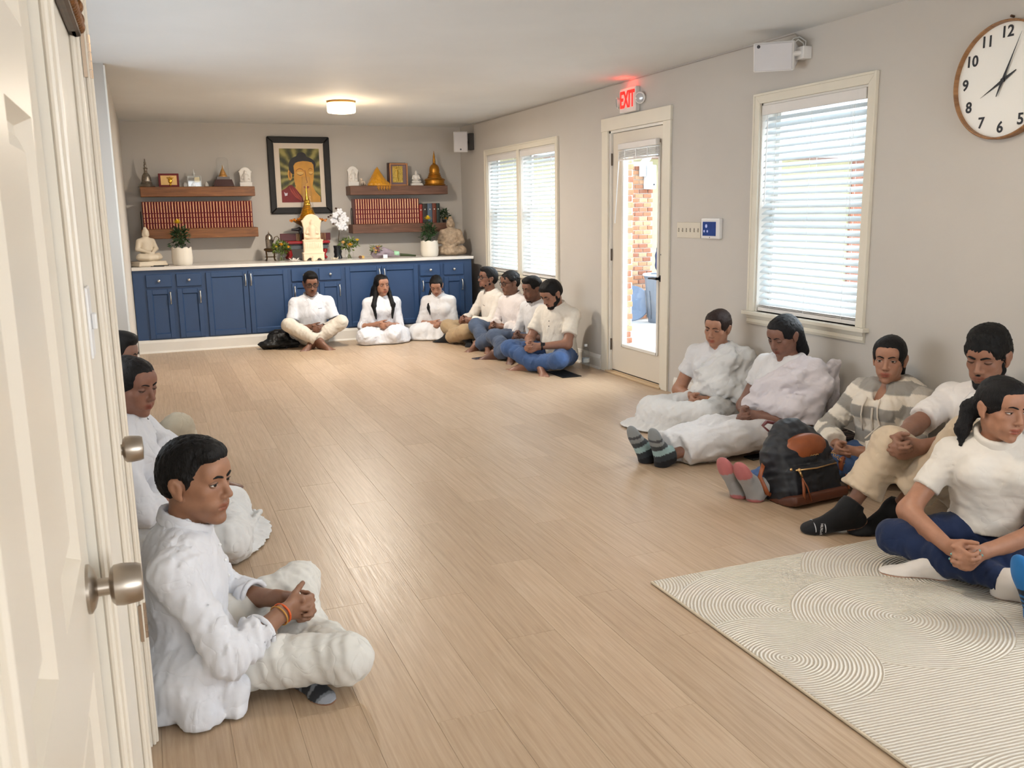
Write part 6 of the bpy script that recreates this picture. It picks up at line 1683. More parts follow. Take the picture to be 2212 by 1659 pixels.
def cloth_mat(name, rgb, weave=900, bump=.05, wr=.42, rough=.8, tint=False, sheen=.1, var=.04):
    if name in MATS: return MATS[name]
    t = NT(name); vec = t.coord('Object'); c = L(rgb)
    base = t.ramp(t.noise(vec, 9, 3), [(.3, tuple(x*(1-var) for x in c[:3])+(1,)), (.7, tuple(min(1, x*(1+var)) for x in c[:3])+(1,))])
    if tint:
        at = t.n('Attribute'); at.attribute_name = 'tint'; base = t.mul(base, at.outputs['Color'])
    t.l(base, t.inp('Base Color')); t.set(Roughness=rough); t.inp('Specular IOR Level').default_value = .25
    t.inp('Sheen Weight').default_value = sheen
    n0 = t.noise(vec, 8, 2, .5, .7); n2 = t.noise(vec, weave, 1)
    q1 = t.n('Math', operation='SUBTRACT'); q1.inputs[1].default_value = .5; t.l(n0, q1.inputs[0]); q2 = t.n('Math', operation='ABSOLUTE'); t.l(q1.outputs[0], q2.inputs[0]); q3 = t.n('Math', operation='POWER'); q3.inputs[1].default_value = .6; t.l(q2.outputs[0], q3.inputs[0]); n1 = q3.outputs[0]
    mx = t.n('Math', operation='MULTIPLY_ADD'); mx.inputs[1].default_value = bump; t.l(n2, mx.inputs[0])
    m2 = t.n('Math', operation='MULTIPLY'); m2.inputs[1].default_value = 1.; t.l(n1, m2.inputs[0]); t.l(m2.outputs[0], mx.inputs[2])
    t.bump(mx.outputs[0], wr, .02)
    MATS[name] = t.m; return t.m

def hair_mat(name, rgb):
    if name in MATS: return MATS[name]
    t = NT(name); vec = t.coord('Object', (1, 1, .25)); c = L(rgb)
    f = t.noise(vec, 220, 3, .6)
    t.l(t.ramp(f, [(.3, tuple(x*.5 for x in c[:3])+(1,)), (.75, tuple(x*1.5 for x in c[:3])+(1,))]), t.inp('Base Color'))
    t.set(Roughness=.55); t.inp('Specular IOR Level').default_value = .22
    t.bump(f, .5, .006); MATS[name] = t.m; return t.m

class Fig:
    """one seated person: joints in a local frame (x right, y forward, z up, metres) turned by phi and placed at base"""
    def __init__(s, label, base, phi, sc=1., h=.011, hf=.006, male=True, skin=(150, 105, 78), hair=(22, 18, 17), seed=1, cat='person', group=None):
        s.base = V(base[0], base[1], base[2] if len(base) > 2 else 0); a = math.radians(phi)
        s.f = V(math.cos(a), math.sin(a), 0); s.r = V(math.sin(a), -math.cos(a), 0); s.sc = sc; s.h = h; s.hf = hf; s.seed = seed; s.male = male
        s.e = thing('person', label, cat, tuple(s.base), group)
        s.skin, s.lid = skin_mat('skin_%d_%d_%d' % skin, skin); s.hm = hair_mat('hair_%d_%d_%d' % hair, hair)
        s.J = dict(pel=(0, 0, .105), chest=(0, .0, .37), neck=(0, .015, .525), head=(0, .05, .685), sh=.165, shz=-.062, shy=-.01,
                   hipw=.085, kneeL=None, kneeR=None, ankL=(.10, .33, .06), ankR=(-.10, .30, .07), poleL=(-1, .3, .25), poleR=(1, .3, .25),
                   thigh=.42, shin=.40, uarm=.285, farm=.245, elbL=(-1, -.5, -.7), elbR=(1, -.5, -.7), clasp=(0, .27, .20), hy=0, hp=0, hr=0,
                   bulk=1., belly=0., toeL=(.7, .6, 0), toeR=(-.7, .6, 0), footuL=(0, .3, 1), footuR=(0, .3, 1), hk=1., full=1., legk=1., armk=1.)
    def w(s, p): return s.base+s.sc*(s.r*p[0]+s.f*p[1]+UP*p[2])
    def wd(s, p): return unit(s.r*p[0]+s.f*p[1]+UP*p[2])
    def pose(s, **k):
        J = s.J; J.update(k); W = s.W = {}
        for n in ('pel', 'chest', 'neck', 'head'): W[n] = s.w(J[n])
        nk = V(*J['neck']); tw = math.radians(J.get('twist', 0)); roll = J.get('shroll', 0)
        for sd, x in (('L', -1), ('R', 1)):
            W['sh'+sd] = s.w(nk+V(x*J['sh']*math.cos(tw), J['shy']-x*J['sh']*math.sin(tw)*-1, J['shz']+x*roll))
            W['hip'+sd] = s.w(V(*J['pel'])+V(x*J['hipw'], .02, 0))
            W['ank'+sd] = s.w(J['ank'+sd])
            W['knee'+sd] = s.w(J['knee'+sd]) if J['knee'+sd] is not None else ik(W['hip'+sd], W['ank'+sd], J['thigh']*s.sc, J['shin']*s.sc, s.wd(J['pole'+sd]))
        if J['clasp'] is not None:
            c = V(*J['clasp']); cw = J.get('cw', 0.)
            W['wrR'] = s.w(c+V(.060, -.062, .020)); W['wrL'] = s.w(c+V(-.060, -.062, .012))
            s.hand = {'R': (s.wd((-.55, .78, -.15)), s.wd((-.70, -.45, .15)), J.get('curlR', (16, 70, 48))),
                      'L': (s.wd((.55, .78, -.22)), s.wd((.70, -.45, -.05)), J.get('curlL', (14, 72, 48)))}
        else:
            W['wrR'] = s.w(J['wrR']); W['wrL'] = s.w(J['wrL'])
            s.hand = {'R': (s.wd(J['hdR']), s.wd(J['hnR']), J.get('curlR', (30, 35, 20))), 'L': (s.wd(J['hdL']), s.wd(J['hnL']), J.get('curlL', (30, 35, 20)))}
        for sd in 'LR':
            W['el'+sd] = s.w(J['elbow'+sd]) if J.get('elbow'+sd) is not None else ik(W['sh'+sd], W['wr'+sd], J['uarm']*s.sc, J['farm']*s.sc, s.wd(J['elb'+sd]))
        B = np.stack([s.r, s.f, UP], 1)
        HR = B @ rotm((0, 0, 1), J['hy']) @ rotm((1, 0, 0), -J['hp']) @ rotm((0, 1, 0), J['hr'])
        s.head = Head(W['head'], HR, s.sc*J['hk'], s.male, J['full'])
        s.bf = s.f
        return s
    def bbox(s, pts, m):
        P = np.array(pts); return P.min(0)-m, P.max(0)+m
    # reusable volumes (e = how far cloth stands off the body)
    def torso(s, vx, e=0., hem=None, k=.05):
        W, J, q = s.W, s.J, s.sc; b = J['bulk']
        fl = (s.bf, .74)
        vx.add(ell(W['pel'], (V(.155, .125, .105)*b*q)+e, np.stack([s.r, s.f, UP], 1)))
        mid = (W['pel']+W['chest'])/2
        vx.add(cone(W['pel']+UP*.02*q, W['chest'], (.140*b)*q+e, (.150*b)*q+e, fl), k)
        if J['belly'] > 0: vx.add(ell(mid+s.f*.05*q*J['belly']-UP*.03*q, V(.14*b*q+e, .11*b*q*J['belly']+e, .12*q+e), np.stack([s.r, s.f, UP], 1)), k)
        vx.add(cone(W['chest'], (W['shL']+W['shR'])/2-UP*.015*q, (.150*b)*q+e, (.115*b)*q+e, fl), k)
        vx.add(cone(W['shL'], W['shR'], .052*q*b+e, None, None), k)
        vx.add(cone((W['shL']*.5+W['neck']*.5)-UP*.022*q, (W['shR']*.5+W['neck']*.5)-UP*.022*q, .047*q+e*.6), k)
        if not s.male and J.get('bust', 1):
            for x in (-1, 1):
                vx.add(ell(W['chest']+s.r*x*.075*q+s.f*.085*q*b+UP*.015*q, V(.062, .052, .060)*q*J.get('bust', 1)+e), .04)
    def arm(s, vx, sd, e=0., t1=2., k=.03, ends=True, ek=0., rip=0.):
        W, q = s.W, s.sc*s.J['armk']; a, b, c = W['sh'+sd], W['el'+sd], W['wr'+sd]
        if t1 <= 1: vx.add(cone(a, a+(b-a)*t1, .047*q+e, (.047-.007*t1)*q+e+ek, None, True, rip=(rip*.6, 75, s.seed+ord(sd)) if rip else None), k); return a+(b-a)*t1, unit(b-a)
        vx.add(cone(a, b, .047*q+e, .039*q+e, rip=(rip*.7, 70, s.seed+ord(sd)) if rip else None), k)
        t = t1-1; r1 = .039-(.039-.026)*t
        vx.add(cone(b, b+(c-b)*t, .039*q+e, r1*q+e+ek, None, t1 < 2 or not ends, rip=(rip, 95, s.seed*2+ord(sd)) if rip else None), k)
        return b+(c-b)*t, unit(c-b)
    def leg(s, vx, sd, e=0., t1=2., k=.04, cut=True, ek=0., rip=0.):
        W, q = s.W, s.sc*s.J['legk']; a, b, c = W['hip'+sd], W['knee'+sd], W['ank'+sd]
        vx.add(cone(a, b, .086*q+e, .057*q+e, rip=(rip*.8, 60, s.seed+ord(sd)) if rip else None), k)
        t = t1-1; m = b+(c-b)*min(t, .45)
        vx.add(cone(b, m, .056*q+e, .052*q+e, rip=(rip, 80, s.seed*3+ord(sd)) if rip else None), k)
        if t > .45: vx.add(cone(m, b+(c-b)*t, .052*q+e, (.052-.018*(t-.45)/.55)*q+e+ek, None, cut, rip=(rip, 85, s.seed*3+ord(sd)) if rip else None), k)
    # the parts of the person
    def body(s, toes=(True, True), stubble=0., legs=True, hands=True):
        W, q, h = s.W, s.sc, s.head
        pts = list(W.values())+[h.p(0, .12, .13), h.p(0, -.13, -.1), h.p(.1, 0, 0), h.p(-.1, 0, 0)]
        lo, hi = s.bbox(pts, .10)
        for sd in 'LR':
            an = W['ank'+sd]; t = s.wd(s.J['toe'+sd]); lo = np.minimum(lo, an+t*.2-.06); hi = np.maximum(hi, an+t*.2+.06)
            w_ = W['wr'+sd]+s.hand[sd][0]*.12; lo = np.minimum(lo, w_-.1); hi = np.maximum(hi, w_+.1)
        fine = [(h.c-V(.105, .105, .115)*h.k, h.c+V(.105, .105, .07)*h.k, s.hf)]
        hc = [W['wr'+sd]+s.hand[sd][0]*.07 for sd in 'LR']
        hh = s.hf*1.12
        if np.linalg.norm(hc[0]-hc[1]) < .25: fine.append((np.minimum(*hc)-.07, np.maximum(*hc)+.07, hh))
        else: fine += [(c-.085, c+.085, hh) for c in hc]
        vx = Vox(lo, hi, s.h*1.3, fine)
        s.torso(vx, -.012)
        sculpt = Vox
        for sd in 'LR':
            s.arm(vx, sd); 
            if legs: s.leg(vx, sd, -.012, cut=False)
        vx.add(cone(W['neck']-UP*.03*q, h.p(0, -.018, -.055), .060*q*(1 if s.male else .88), .052*h.k*(1 if s.male else .88)), .03)
        vx.add(cone(h.p(0, -.02, -.055), h.p(0, -.015, -.02), .05*h.k, .05*h.k), .02)
        # head on its own fine grid values, merged in
        sculpt_head(vx, h)
        for sd, x in (('L', -1), ('R', 1)):
            d, n, c = s.hand[sd]
            if hands: s.tips = getattr(s, 'tips', [])+fingers(vx, W['wr'+sd], d, n, x, c, q*.96, thumb=(.80, .42, .45) if s.J['clasp'] is not None else (.55, .75, .35))
            if legs: foot(vx, W['ank'+sd], s.wd(s.J['toe'+sd]), s.wd(s.J['footu'+sd]), 0, q, toes[0 if sd == 'L' else 1], x)
        v, f = vx.mesh(1)
        s.bodyobj = np_object('body', v, f, s.skin, s.e, color=skin_tint(h, v, stubble))
        return s
    def face(s, gaze=(0, 0), lid=12, low=-22, brow=1.):
        eye_parts(s.head, s.bodyobj, s.lid, gaze, lid, low); brow_parts(s.head, s.bodyobj, brow, s.hm); return s
    def hair(s, style, **o):
        v, f = hair_mesh(s.head, style, o.pop('hf', s.hf), s.seed, **o); np_object('hair', v, f, s.hm, s.e); return s
    def beard(s, moustache=True, full=True, grow=.006, hf=None):
        h = s.head; hf = hf or s.hf
        vx = Vox(h.c-.14*h.k, h.c+.14*h.k, hf)
        g = grow
        for sd in (-1, 1):
            vx.add(h.C((sd*.059, .010, -.025), (sd*.048, .004, -.055), .006+g, .013+g), .01)
            vx.add(h.C((sd*.046, .000, -.055), (sd*.014, .063, -.102), .021+g, .019+g), .012)
            vx.add(h.E((sd*.036, .040, -.066), (.017+g, .022+g, .022+g)), .012)
            if moustache:
                vx.add(h.C((0, .0945, -.0505), (sd*.029, .0790, -.0595), .0055+g*.4, .0045+g*.4), .004)
                vx.add(h.C((sd*.029, .078, -.061), (sd*.026, .070, -.088), .006+g*.4, .009+g*.4), .005)
        vx.add(h.E((0, .077, -.107), (.022+g, .015+g, .016+g)), .01)
        vx.cut(h.E((0, .092, -.0665), (.025, .022, .0125)), .003)
        vx.displace(wrinkle(s.seed, 420, .0016, UP, .3), .02)
        v, f = vx.mesh(1); np_object('beard', v, f, s.hm, s.e); return s
    def cloth(s, name, m, fn, fold=None, h=None, floor=True, tint=None, pad=.16, extra=(), smooth=1, folds=()):
        """fn(vx) adds the volumes; folds = list of (freq, amp, axis)"""
        pts = [s.W[k] for k in s.W]+[np.asarray(p, float) for p in extra]
        lo, hi = s.bbox(pts, pad)
        lo[2] = max(lo[2], s.base[2]-.03)
        vx = Vox(lo, hi, h or s.h); fn(vx)
        for i, (fr, am, ax) in enumerate(folds): vx.displace(wrinkle(s.seed*7+i*3+len(name), fr, am, ax), .03)
        if floor:
            z0 = s.base[2]+.004; vx.keep(lambda x, y, z: z0-z)
        v, f = vx.mesh(smooth)
        if len(f) == 0: return None
        return np_object(name, v, f, m, s.e, color=tint(v) if tint is not None else None)
    def front(s, o, x, z, out=.001):
        """point on the front of a garment at local x, z"""
        me = o.data; co = np.empty(len(me.vertices)*3, F4); me.vertices.foreach_get('co', co); P = co.reshape(-1, 3)+np.array(LOC[o])-s.base
        lx, ly, lz = P @ s.r/s.sc, P @ s.f/s.sc, P[:, 2]/s.sc
        for tol in (.012, .02, .04):
            k = (np.abs(lx-x) < tol) & (np.abs(lz-z) < tol)
            if k.any(): return s.w((x, ly[k].max()+out, z))
        return s.w((x, .15, z))
    def ring_pts(s, rx=.07, ry=.065, c=None, drop=.0, n=20, up=.0, tilt=.25):
        """closed loop round the neck"""
        c = s.W['neck'] if c is None else c; q = s.sc; out = []
        nd = unit(s.head.p(0, -.018, -.055)-s.W['neck'])
        for i in range(n+1):
            a = 2*math.pi*i/n; y = math.sin(a)
            out.append(c+nd*up*q+(s.r*math.cos(a)*rx+s.f*y*ry-UP*(drop*max(y, 0)+tilt*y*.1))*q)
        return out
# --- garments
def shirt(s, m, sleeve=1.6, e=.014, hem=-.02, vneck=0., collar=None, cm=None, name='shirt', folds=((75, .0035, (0, 0, 1)), (150, .0015, (.3, .3, 1))), rip=.005, longhem=(), cuff=.004, ek=0., tint=None, button=True, h=None, sl_e=None):
    """sleeve: 0..1 along the upper arm, 1..2 along the forearm"""
    W, q = s.W, s.sc; sl_e = e if sl_e is None else sl_e
    def fn(vx):
        s.torso(vx, e)
        ends = []
        for sd in 'LR': ends.append((sd,)+s.arm(vx, sd, sl_e, sleeve, ek=ek, ends=False, rip=rip))
        for c in longhem: vx.add(c, .04)
        vx.add(cone(W['neck']-UP*.03*q, W['neck']+unit(s.head.p(0, -.018, -.055)-W['neck'])*.02*q, .064*q+e*.3, .060*q+e*.3), .03)
        nd = unit(s.head.p(0, -.018, -.055)-W['neck'])
        # neckline
        top = W['neck']+nd*.012*q
        vx.cut(ell(top+nd*.09*q+s.f*.02*q, (.13*q, .13*q, .075*q), np.stack([unit(np.cross(s.f, nd)), unit(s.f-(s.f@nd)*nd), nd], 1)), .004)
        if vneck > 0: vx.cut(cone(top+s.f*.10*q, top+s.f*.11*q-UP*vneck*q, .038*q, .006*q), .006)
        # hollow sleeve ends
        for sd, p, d in ends:
            r = (.050-.008*min(sleeve, 1))*q if sleeve <= 1 else (.041-.014*(sleeve-1))*q
            if s.h < .008 and e > .012: vx.cut(cone(p-d*.010*q, p+d*.03*q, r*s.J['armk']+.001+ek*.5), .002)
    def hemcut(vx):
        fn(vx); z = s.base[2]+hem*q
        vx.keep(lambda x, y, zz: z-zz)
    o = s.cloth(name, m, hemcut if hem > 0 else fn, folds=folds, tint=tint, h=h)
    if collar: make_collar(s, collar, cm or m, o, e)
    return o

def make_collar(s, kind, m, parent, e):
    q = s.sc; W = s.W; hh = min(s.h, .006)
    pts = s.ring_pts(.074, .070, up=.012, drop=.012)
    c = np.mean(pts, 0); vx = Vox(c-.16*q, c+.16*q, hh)
    nd = unit(s.head.p(0, -.018, -.055)-W['neck'])
    if kind in ('band', 'polo', 'shirt'):
        ht = .030 if kind == 'band' else .022
        for a, b in zip(pts[:-1], pts[1:]):
            mid = (a+b)/2-c
            vx.add(cone(a, a+nd*ht*q, .0078*q, .0070*q), .008); vx.add(cone((a+b)/2, (a+b)/2+nd*ht*q, .0078*q, .0070*q), .008)
        if kind != 'band':
            # folded leaf, open at the front
            for i in range(len(pts)-1):
                an = 2*math.pi*i/20; y = math.sin(an)
                if y > .93: continue
                out = unit((pts[i]-c)-((pts[i]-c) @ nd)*nd)
                a = pts[i]+nd*.024*q; ln = .038 if y < .4 else .052
                side = s.r*np.sign(math.cos(an))
                dirv = unit(-UP*.85+out*.55) if y < .4 else unit(-UP*.8+out*.45+side*.25)
                vx.add(cone(a, a+dirv*ln*q, .005*q, .0042*q), .012)
        vx.cut(cone(c+s.f*.055*q+nd*.05*q, c+s.f*.10*q-UP*.03*q, .012*q, .004*q), .004)
    elif kind == 'crew':
        for a, b in zip(pts[:-1], pts[1:]): vx.add(cone(a, b, .0075*q), .004)
    elif kind == 'turtle':
        for a, b in zip(pts[:-1], pts[1:]): vx.add(cone(a+nd*.004, a+nd*.034*q, .0095*q), .012); vx.add(cone((a+b)/2+nd*.004, (a+b)/2+nd*.034*q, .0095*q), .012)
    v, f = vx.mesh(1)
    if len(f): np_object('collar', v, f, m, parent, origin=LOC[parent])

def trousers(s, m, e=.012, t1=1.86, ek=.012, name='trousers', rip=.006, folds=((60, .003, None), (140, .0012, None)), tint=None, h=None):
    def fn(vx):
        b = s.J['bulk']; q = s.sc
        vx.add(ell(s.W['pel']-UP*.015*q, V(.158, .128, .095)*b*q+e, np.stack([s.r, s.f, UP], 1)))
        for sd in 'LR': s.leg(vx, sd, e, t1, ek=ek, rip=rip)
    return s.cloth(name, m, fn, folds=folds, tint=tint, h=h, pad=.13)

def socks(s, m, which='LR', up=.09, e=.004, tint=None, name='sock', h=.006):
    for sd in which:
        an = s.W['ank'+sd]; kn = s.W['knee'+sd]; t = s.wd(s.J['toe'+sd]); u = s.wd(s.J['footu'+sd])
        c = an+t*.06; vx = Vox(c-.2, c+.2, h)
        foot(vx, an, t, u, e, s.sc, False, 1)
        d = unit(kn-an); vx.add(cone(an-d*.01, an+d*up*s.sc, .036*s.sc*s.J['legk']+e, .040*s.sc*s.J['legk']+e, None, True), .02)
        z0 = s.base[2]+.002; vx.keep(lambda x, y, z: z0-z)
        v, f = vx.mesh(1); np_object(name, v, f, m, s.e, color=tint(v, an, t, u, d) if tint else None)

def belt_ring(name, c, d, r, t, m, parent, n=20, flat=1.):
    d = unit(d); a = unit(np.cross(d, UP if abs(d[2]) < .9 else V(1, 0, 0))); b = np.cross(d, a)
    pts = [c+(a*math.cos(2*math.pi*i/n)+b*math.sin(2*math.pi*i/n)*flat)*r for i in range(n+1)]
    return MB().tube(pts, t, 6, cap=False).build(name, m, parent, smooth=True)

def glasses(s, m, lens=True, w=.026, hgt=.019):
    h = s.head
    for sd in (-1, 1):
        pts = []
        for i in range(17):
            a = 2*math.pi*i/16
            ca, sa = math.cos(a), math.sin(a)
            pts.append(h.p(sd*.033+math.copysign(abs(ca)**.7, ca)*w, .1005-.012*abs(ca*.5+sd*0)*0-.008*max(0, ca*sd), .004+math.copysign(abs(sa)**.7, sa)*hgt))
        MB().tube(pts, .0024*h.k, 6, cap=False).build('glasses_rim', m, s.bodyobj)
        MB().tube([h.p(sd*.059, .0925, .012), h.p(sd*.076, .06, .012), h.p(sd*.083, .0, .012), h.p(sd*.083, -.022, .002)], .0022*h.k, 6).build('glasses_temple', m, s.bodyobj)
        if lens: MB().add([h.p(sd*.033+math.cos(2*math.pi*i/16)*w, .1003-.008*max(0, math.cos(2*math.pi*i/16)*sd), .004+math.sin(2*math.pi*i/16)*hgt) for i in range(16)], [tuple(range(16))]).build('glasses_lens', M_GLASS, s.bodyobj)
    MB().tube([h.p(-.007, .1015, .009), h.p(0, .104, .011), h.p(.007, .1015, .009)], .0022*h.k, 6).build('glasses_bridge', m, s.bodyobj)
# ------------------------------------------------------------------ the sixteen people
WHITE = cloth_mat('white_cotton', (217, 218, 223))
WHITE2 = cloth_mat('soft_white_cotton', (216, 214, 214), wr=.3)
CREAM = cloth_mat('cream_jersey', (226, 218, 205), wr=.3)
IVORY = cloth_mat('ivory_cotton', (232, 224, 214), wr=.3)
PALEPK = cloth_mat('pale_rose_white_cotton', (228, 219, 216), wr=.3)
KHAKI = cloth_mat('khaki_twill', (168, 144, 112), wr=.3)
BEIGE = cloth_mat('beige_twill', (199, 180, 155), wr=.3)
STONE = cloth_mat('stone_twill', (178, 166, 145), wr=.3)
DENIM = cloth_mat('blue_denim', (64, 90, 134), weave=700, wr=.35, var=.16)
DENIM2 = cloth_mat('slate_denim', (74, 86, 108), weave=700, wr=.35, var=.16)
DENIMD = cloth_mat('dark_denim', (28, 42, 74), weave=700, wr=.3, var=.14)
BLACK = cloth_mat('black_knit', (24, 24, 26), wr=.15)
GREYSOCK = cloth_mat('grey_knit', (150, 148, 146), wr=.15, tint=True)
STRIPE = cloth_mat('striped_knit', (226, 216, 201), wr=.25, tint=True)
TINTW = cloth_mat('plain_tinted_knit', (255, 255, 255), wr=.15, tint=True)
RING = mat('thin_gold', (196, 150, 70), .3, 1., var=0)
WATCH = mat('watch_black', (26, 26, 28), .35, .2, var=0)

def man_in_white_kurta():
    s = Fig('young man in loose white kurta sitting cross-legged beside the closet doors', (.035, 2.74), -4, 1., .0075, .004, True, (158, 108, 78), (16, 14, 14), 3)
    s.pose(pel=(0, -.01, .11), chest=(0, -.02, .36), neck=(0, -.005, .505), head=(0, .040, .648), sh=.170, shz=-.075, hy=-33, hp=3, hr=0, twist=-6,
           kneeR=(.20, .435, .105), ankR=(-.13, .335, .055), kneeL=(-.29, .335, .165), ankL=(.10, .300, .05), toeR=(-.75, .45, 0), toeL=(.72, .45, -.02), clasp=(.0, .325, .200), footuL=(0, .2, 1), footuR=(0, .2, 1), hk=1.04)
    s.body(toes=(False, False), stubble=.42); s.face(gaze=(-14, 2), lid=16, brow=1.15)
    s.hair('short', hf=.004, amp=.0036)
    q = s
    hem = [ell(q.w((.06, -.02, .10)), V(.20, .17, .13), np.stack([q.r, q.f, UP], 1)), cone(q.w((.17, .0, .10)), q.w((.24, .01, .02)), .085, .065), cone(q.w((.10, -.08, .08)), q.w((.19, -.10, .015)), .08, .05), cone(q.w((.20, .10, .07)), q.w((.235, .11, .02)), .06, .035)]
    sh = shirt(s, WHITE, 1.52, e=.018, collar='band', vneck=.10, longhem=hem, ek=.014, rip=.0065, folds=((70, .0045, (.1, .1, 1)), (150, .0022, (.3, .3, 1))), h=.0065)
    p = s.W['elR']+(s.W['wrR']-s.W['elR'])*.50; d = unit(s.W['wrR']-s.W['elR'])
    for k in range(2): belt_ring('cuff', p+d*(-.012+.024*k), d, .050, .0085, WHITE, sh)
    p2 = s.W['elL']+(s.W['wrL']-s.W['elL'])*.50; d2 = unit(s.W['wrL']-s.W['elL']); belt_ring('cuff', p2, d2, .049, .009, WHITE, sh)
    for k in range(3):
        c = s.front(sh, .004, .440-.05*k); MB().ell(c, (.005, .005, .005), 8, 6).build('button', mat('shirt_button', (240, 240, 240), .3, var=0), sh)
    trousers(s, cloth_mat('offwhite_linen', (213, 211, 205)), e=.012, t1=1.86, ek=.020, rip=.007, h=.0068)
    socks(s, TINTW, 'LR', .07, .004, lambda v, an, t, u, d: np.where((((v-an) @ t) > .145)[:, None], (.30, .31, .34), np.where((np.mod((v-an) @ t, .045) < .012)[:, None], (.17, .18, .2), (.025, .027, .032))))
    orange = mat('orange_thread', (222, 96, 40), .6, var=.1); gold = mat('ochre_thread', (196, 140, 60), .6, var=.1)
    d = unit(s.W['wrR']-s.W['elR'])
    belt_ring('bracelet', s.W['wrR']-d*.006, d, .0315, .0032, orange, s.e); belt_ring('bracelet', s.W['wrR']-d*.020, d+V(.1, 0, .1), .0325, .0026, gold, s.e)

def woman_left_white():
    s = Fig('woman in white shawl with dark tied-back curls behind the man in kurta', (-.16, 3.95), -12, 1.02, .010, .0052, False, (136, 88, 68), (20, 17, 17), 5)
    s.pose(pel=(0, 0, .12), chest=(0, .01, .42), neck=(0, .02, .585), head=(0, .055, .725), sh=.165, hy=-30, hp=10, ankR=(-.05, .40, .06), ankL=(.08, .36, .06), kneeR=(.16, .40, .10), kneeL=(-.36, .34, .10), toeR=(-1, .3, 0), toeL=(1, .2, 0), clasp=(-.02, .33, .26), full=1.08)
    s.body(toes=(False, False), hands=True); s.face(gaze=(0, -22), lid=-12, low=-30, brow=.8)
    s.hair('pony', locks=(((0, -.09, .0), (.0, -.115, -.05), .045, .035, .03), ((-.055, -.03, -.06), (-.070, .02, -.125), .022, .012, .02), ((-.07, .02, -.12), (-.075, .045, -.10), .010, .006, .01), ((-.06, .0, -.11), (-.07, .035, -.15), .012, .006, .01), ((.06, -.03, .0), (.045, -.07, -.10), .03, .03, .02)), amp=.004, cover_ears=True)
    shirt(s, WHITE, 1.35, e=.018, vneck=.07, ek=.01)
    def drape(vx):
        vx.add(cone(s.w((-.17, .02, .52)), s.w((-.05, .16, .40)), .07, .06), .03)
        vx.add(cone(s.w((-.05, .14, .44)), s.w((.14, .12, .24)), .075, .08), .05)
        vx.add(cone(s.w((-.19, .03, .50)), s.w((-.20, .22, .30)), .075, .09), .04)
        vx.add(cone(s.w((-.17, -.04, .54)), s.w((-.18, -.10, .20)), .06, .07), .04)
        vx.add(cone(s.w((-.02, .12, .34)), s.w((-.02, .26, .22)), .11, .10), .05)
    s.cloth('shawl', WHITE, drape, folds=((70, .006, (.6, .2, -.8)), (140, .002, (.6, .2, -.8))))
    def skirt(vx):
        vx.add(ell(s.W['pel'], V(.19, .17, .13)), .03)
        for sd in 'LR': s.leg(vx, sd, .016, 2.0, k=.07, rip=.007)
        vx.add(cone(s.w((-.34, .38, .05)), s.w((.12, .42, .05)), .060, .055), .07)
        for k in range(4): vx.add(cone(s.w((-.46+.05*k, .42+.02*k, .018+.016*k)), s.w((-.10+.06*k, .50-.02*k, .014+.014*k)), .020, .016), .012)
        vx.add(ell(s.w((-.16, .40, .012)), (.31, .15, .026), np.stack([s.r, s.f, UP], 1)), .02)
    s.cloth('skirt', cloth_mat('white_sari_cotton', (220, 220, 219)), skirt, folds=((55, .006, tuple(s.f)), (120, .003, tuple(s.f))), extra=[s.w((-.6, .55, 0))])

def man_hidden_left():
    s = Fig('man with cropped hair and beige trousers mostly hidden behind the woman at left', (-.235, 4.85), -6, 1., .013, .007, True, (128, 86, 66), (20, 18, 18), 6)
    s.pose(pel=(0, 0, .11), chest=(0, .0, .42), neck=(0, .015, .585), head=(0, .05, .735), hy=-6, hp=8, kneeR=(.06, .315, .37), ankR=(-.02, .42, .06), kneeL=(-.30, .30, .24), ankL=(.05, .38, .06), clasp=None, wrR=(.10, .22, .33), wrL=(-.12, .24, .25), hdR=(-.1, .9, -.2), hnR=(0, -.2, -1), hdL=(.5, .8, 0), hnL=(0, 0, -1), toeR=(0, 1, 0), toeL=(0, 1, 0))
    s.body(toes=(False, False), stubble=.5); s.face(lid=0); s.hair('swept', amp=.001, grow=-.001)
    shirt(s, BLACK, .62, e=.012); trousers(s, STONE, e=.014)

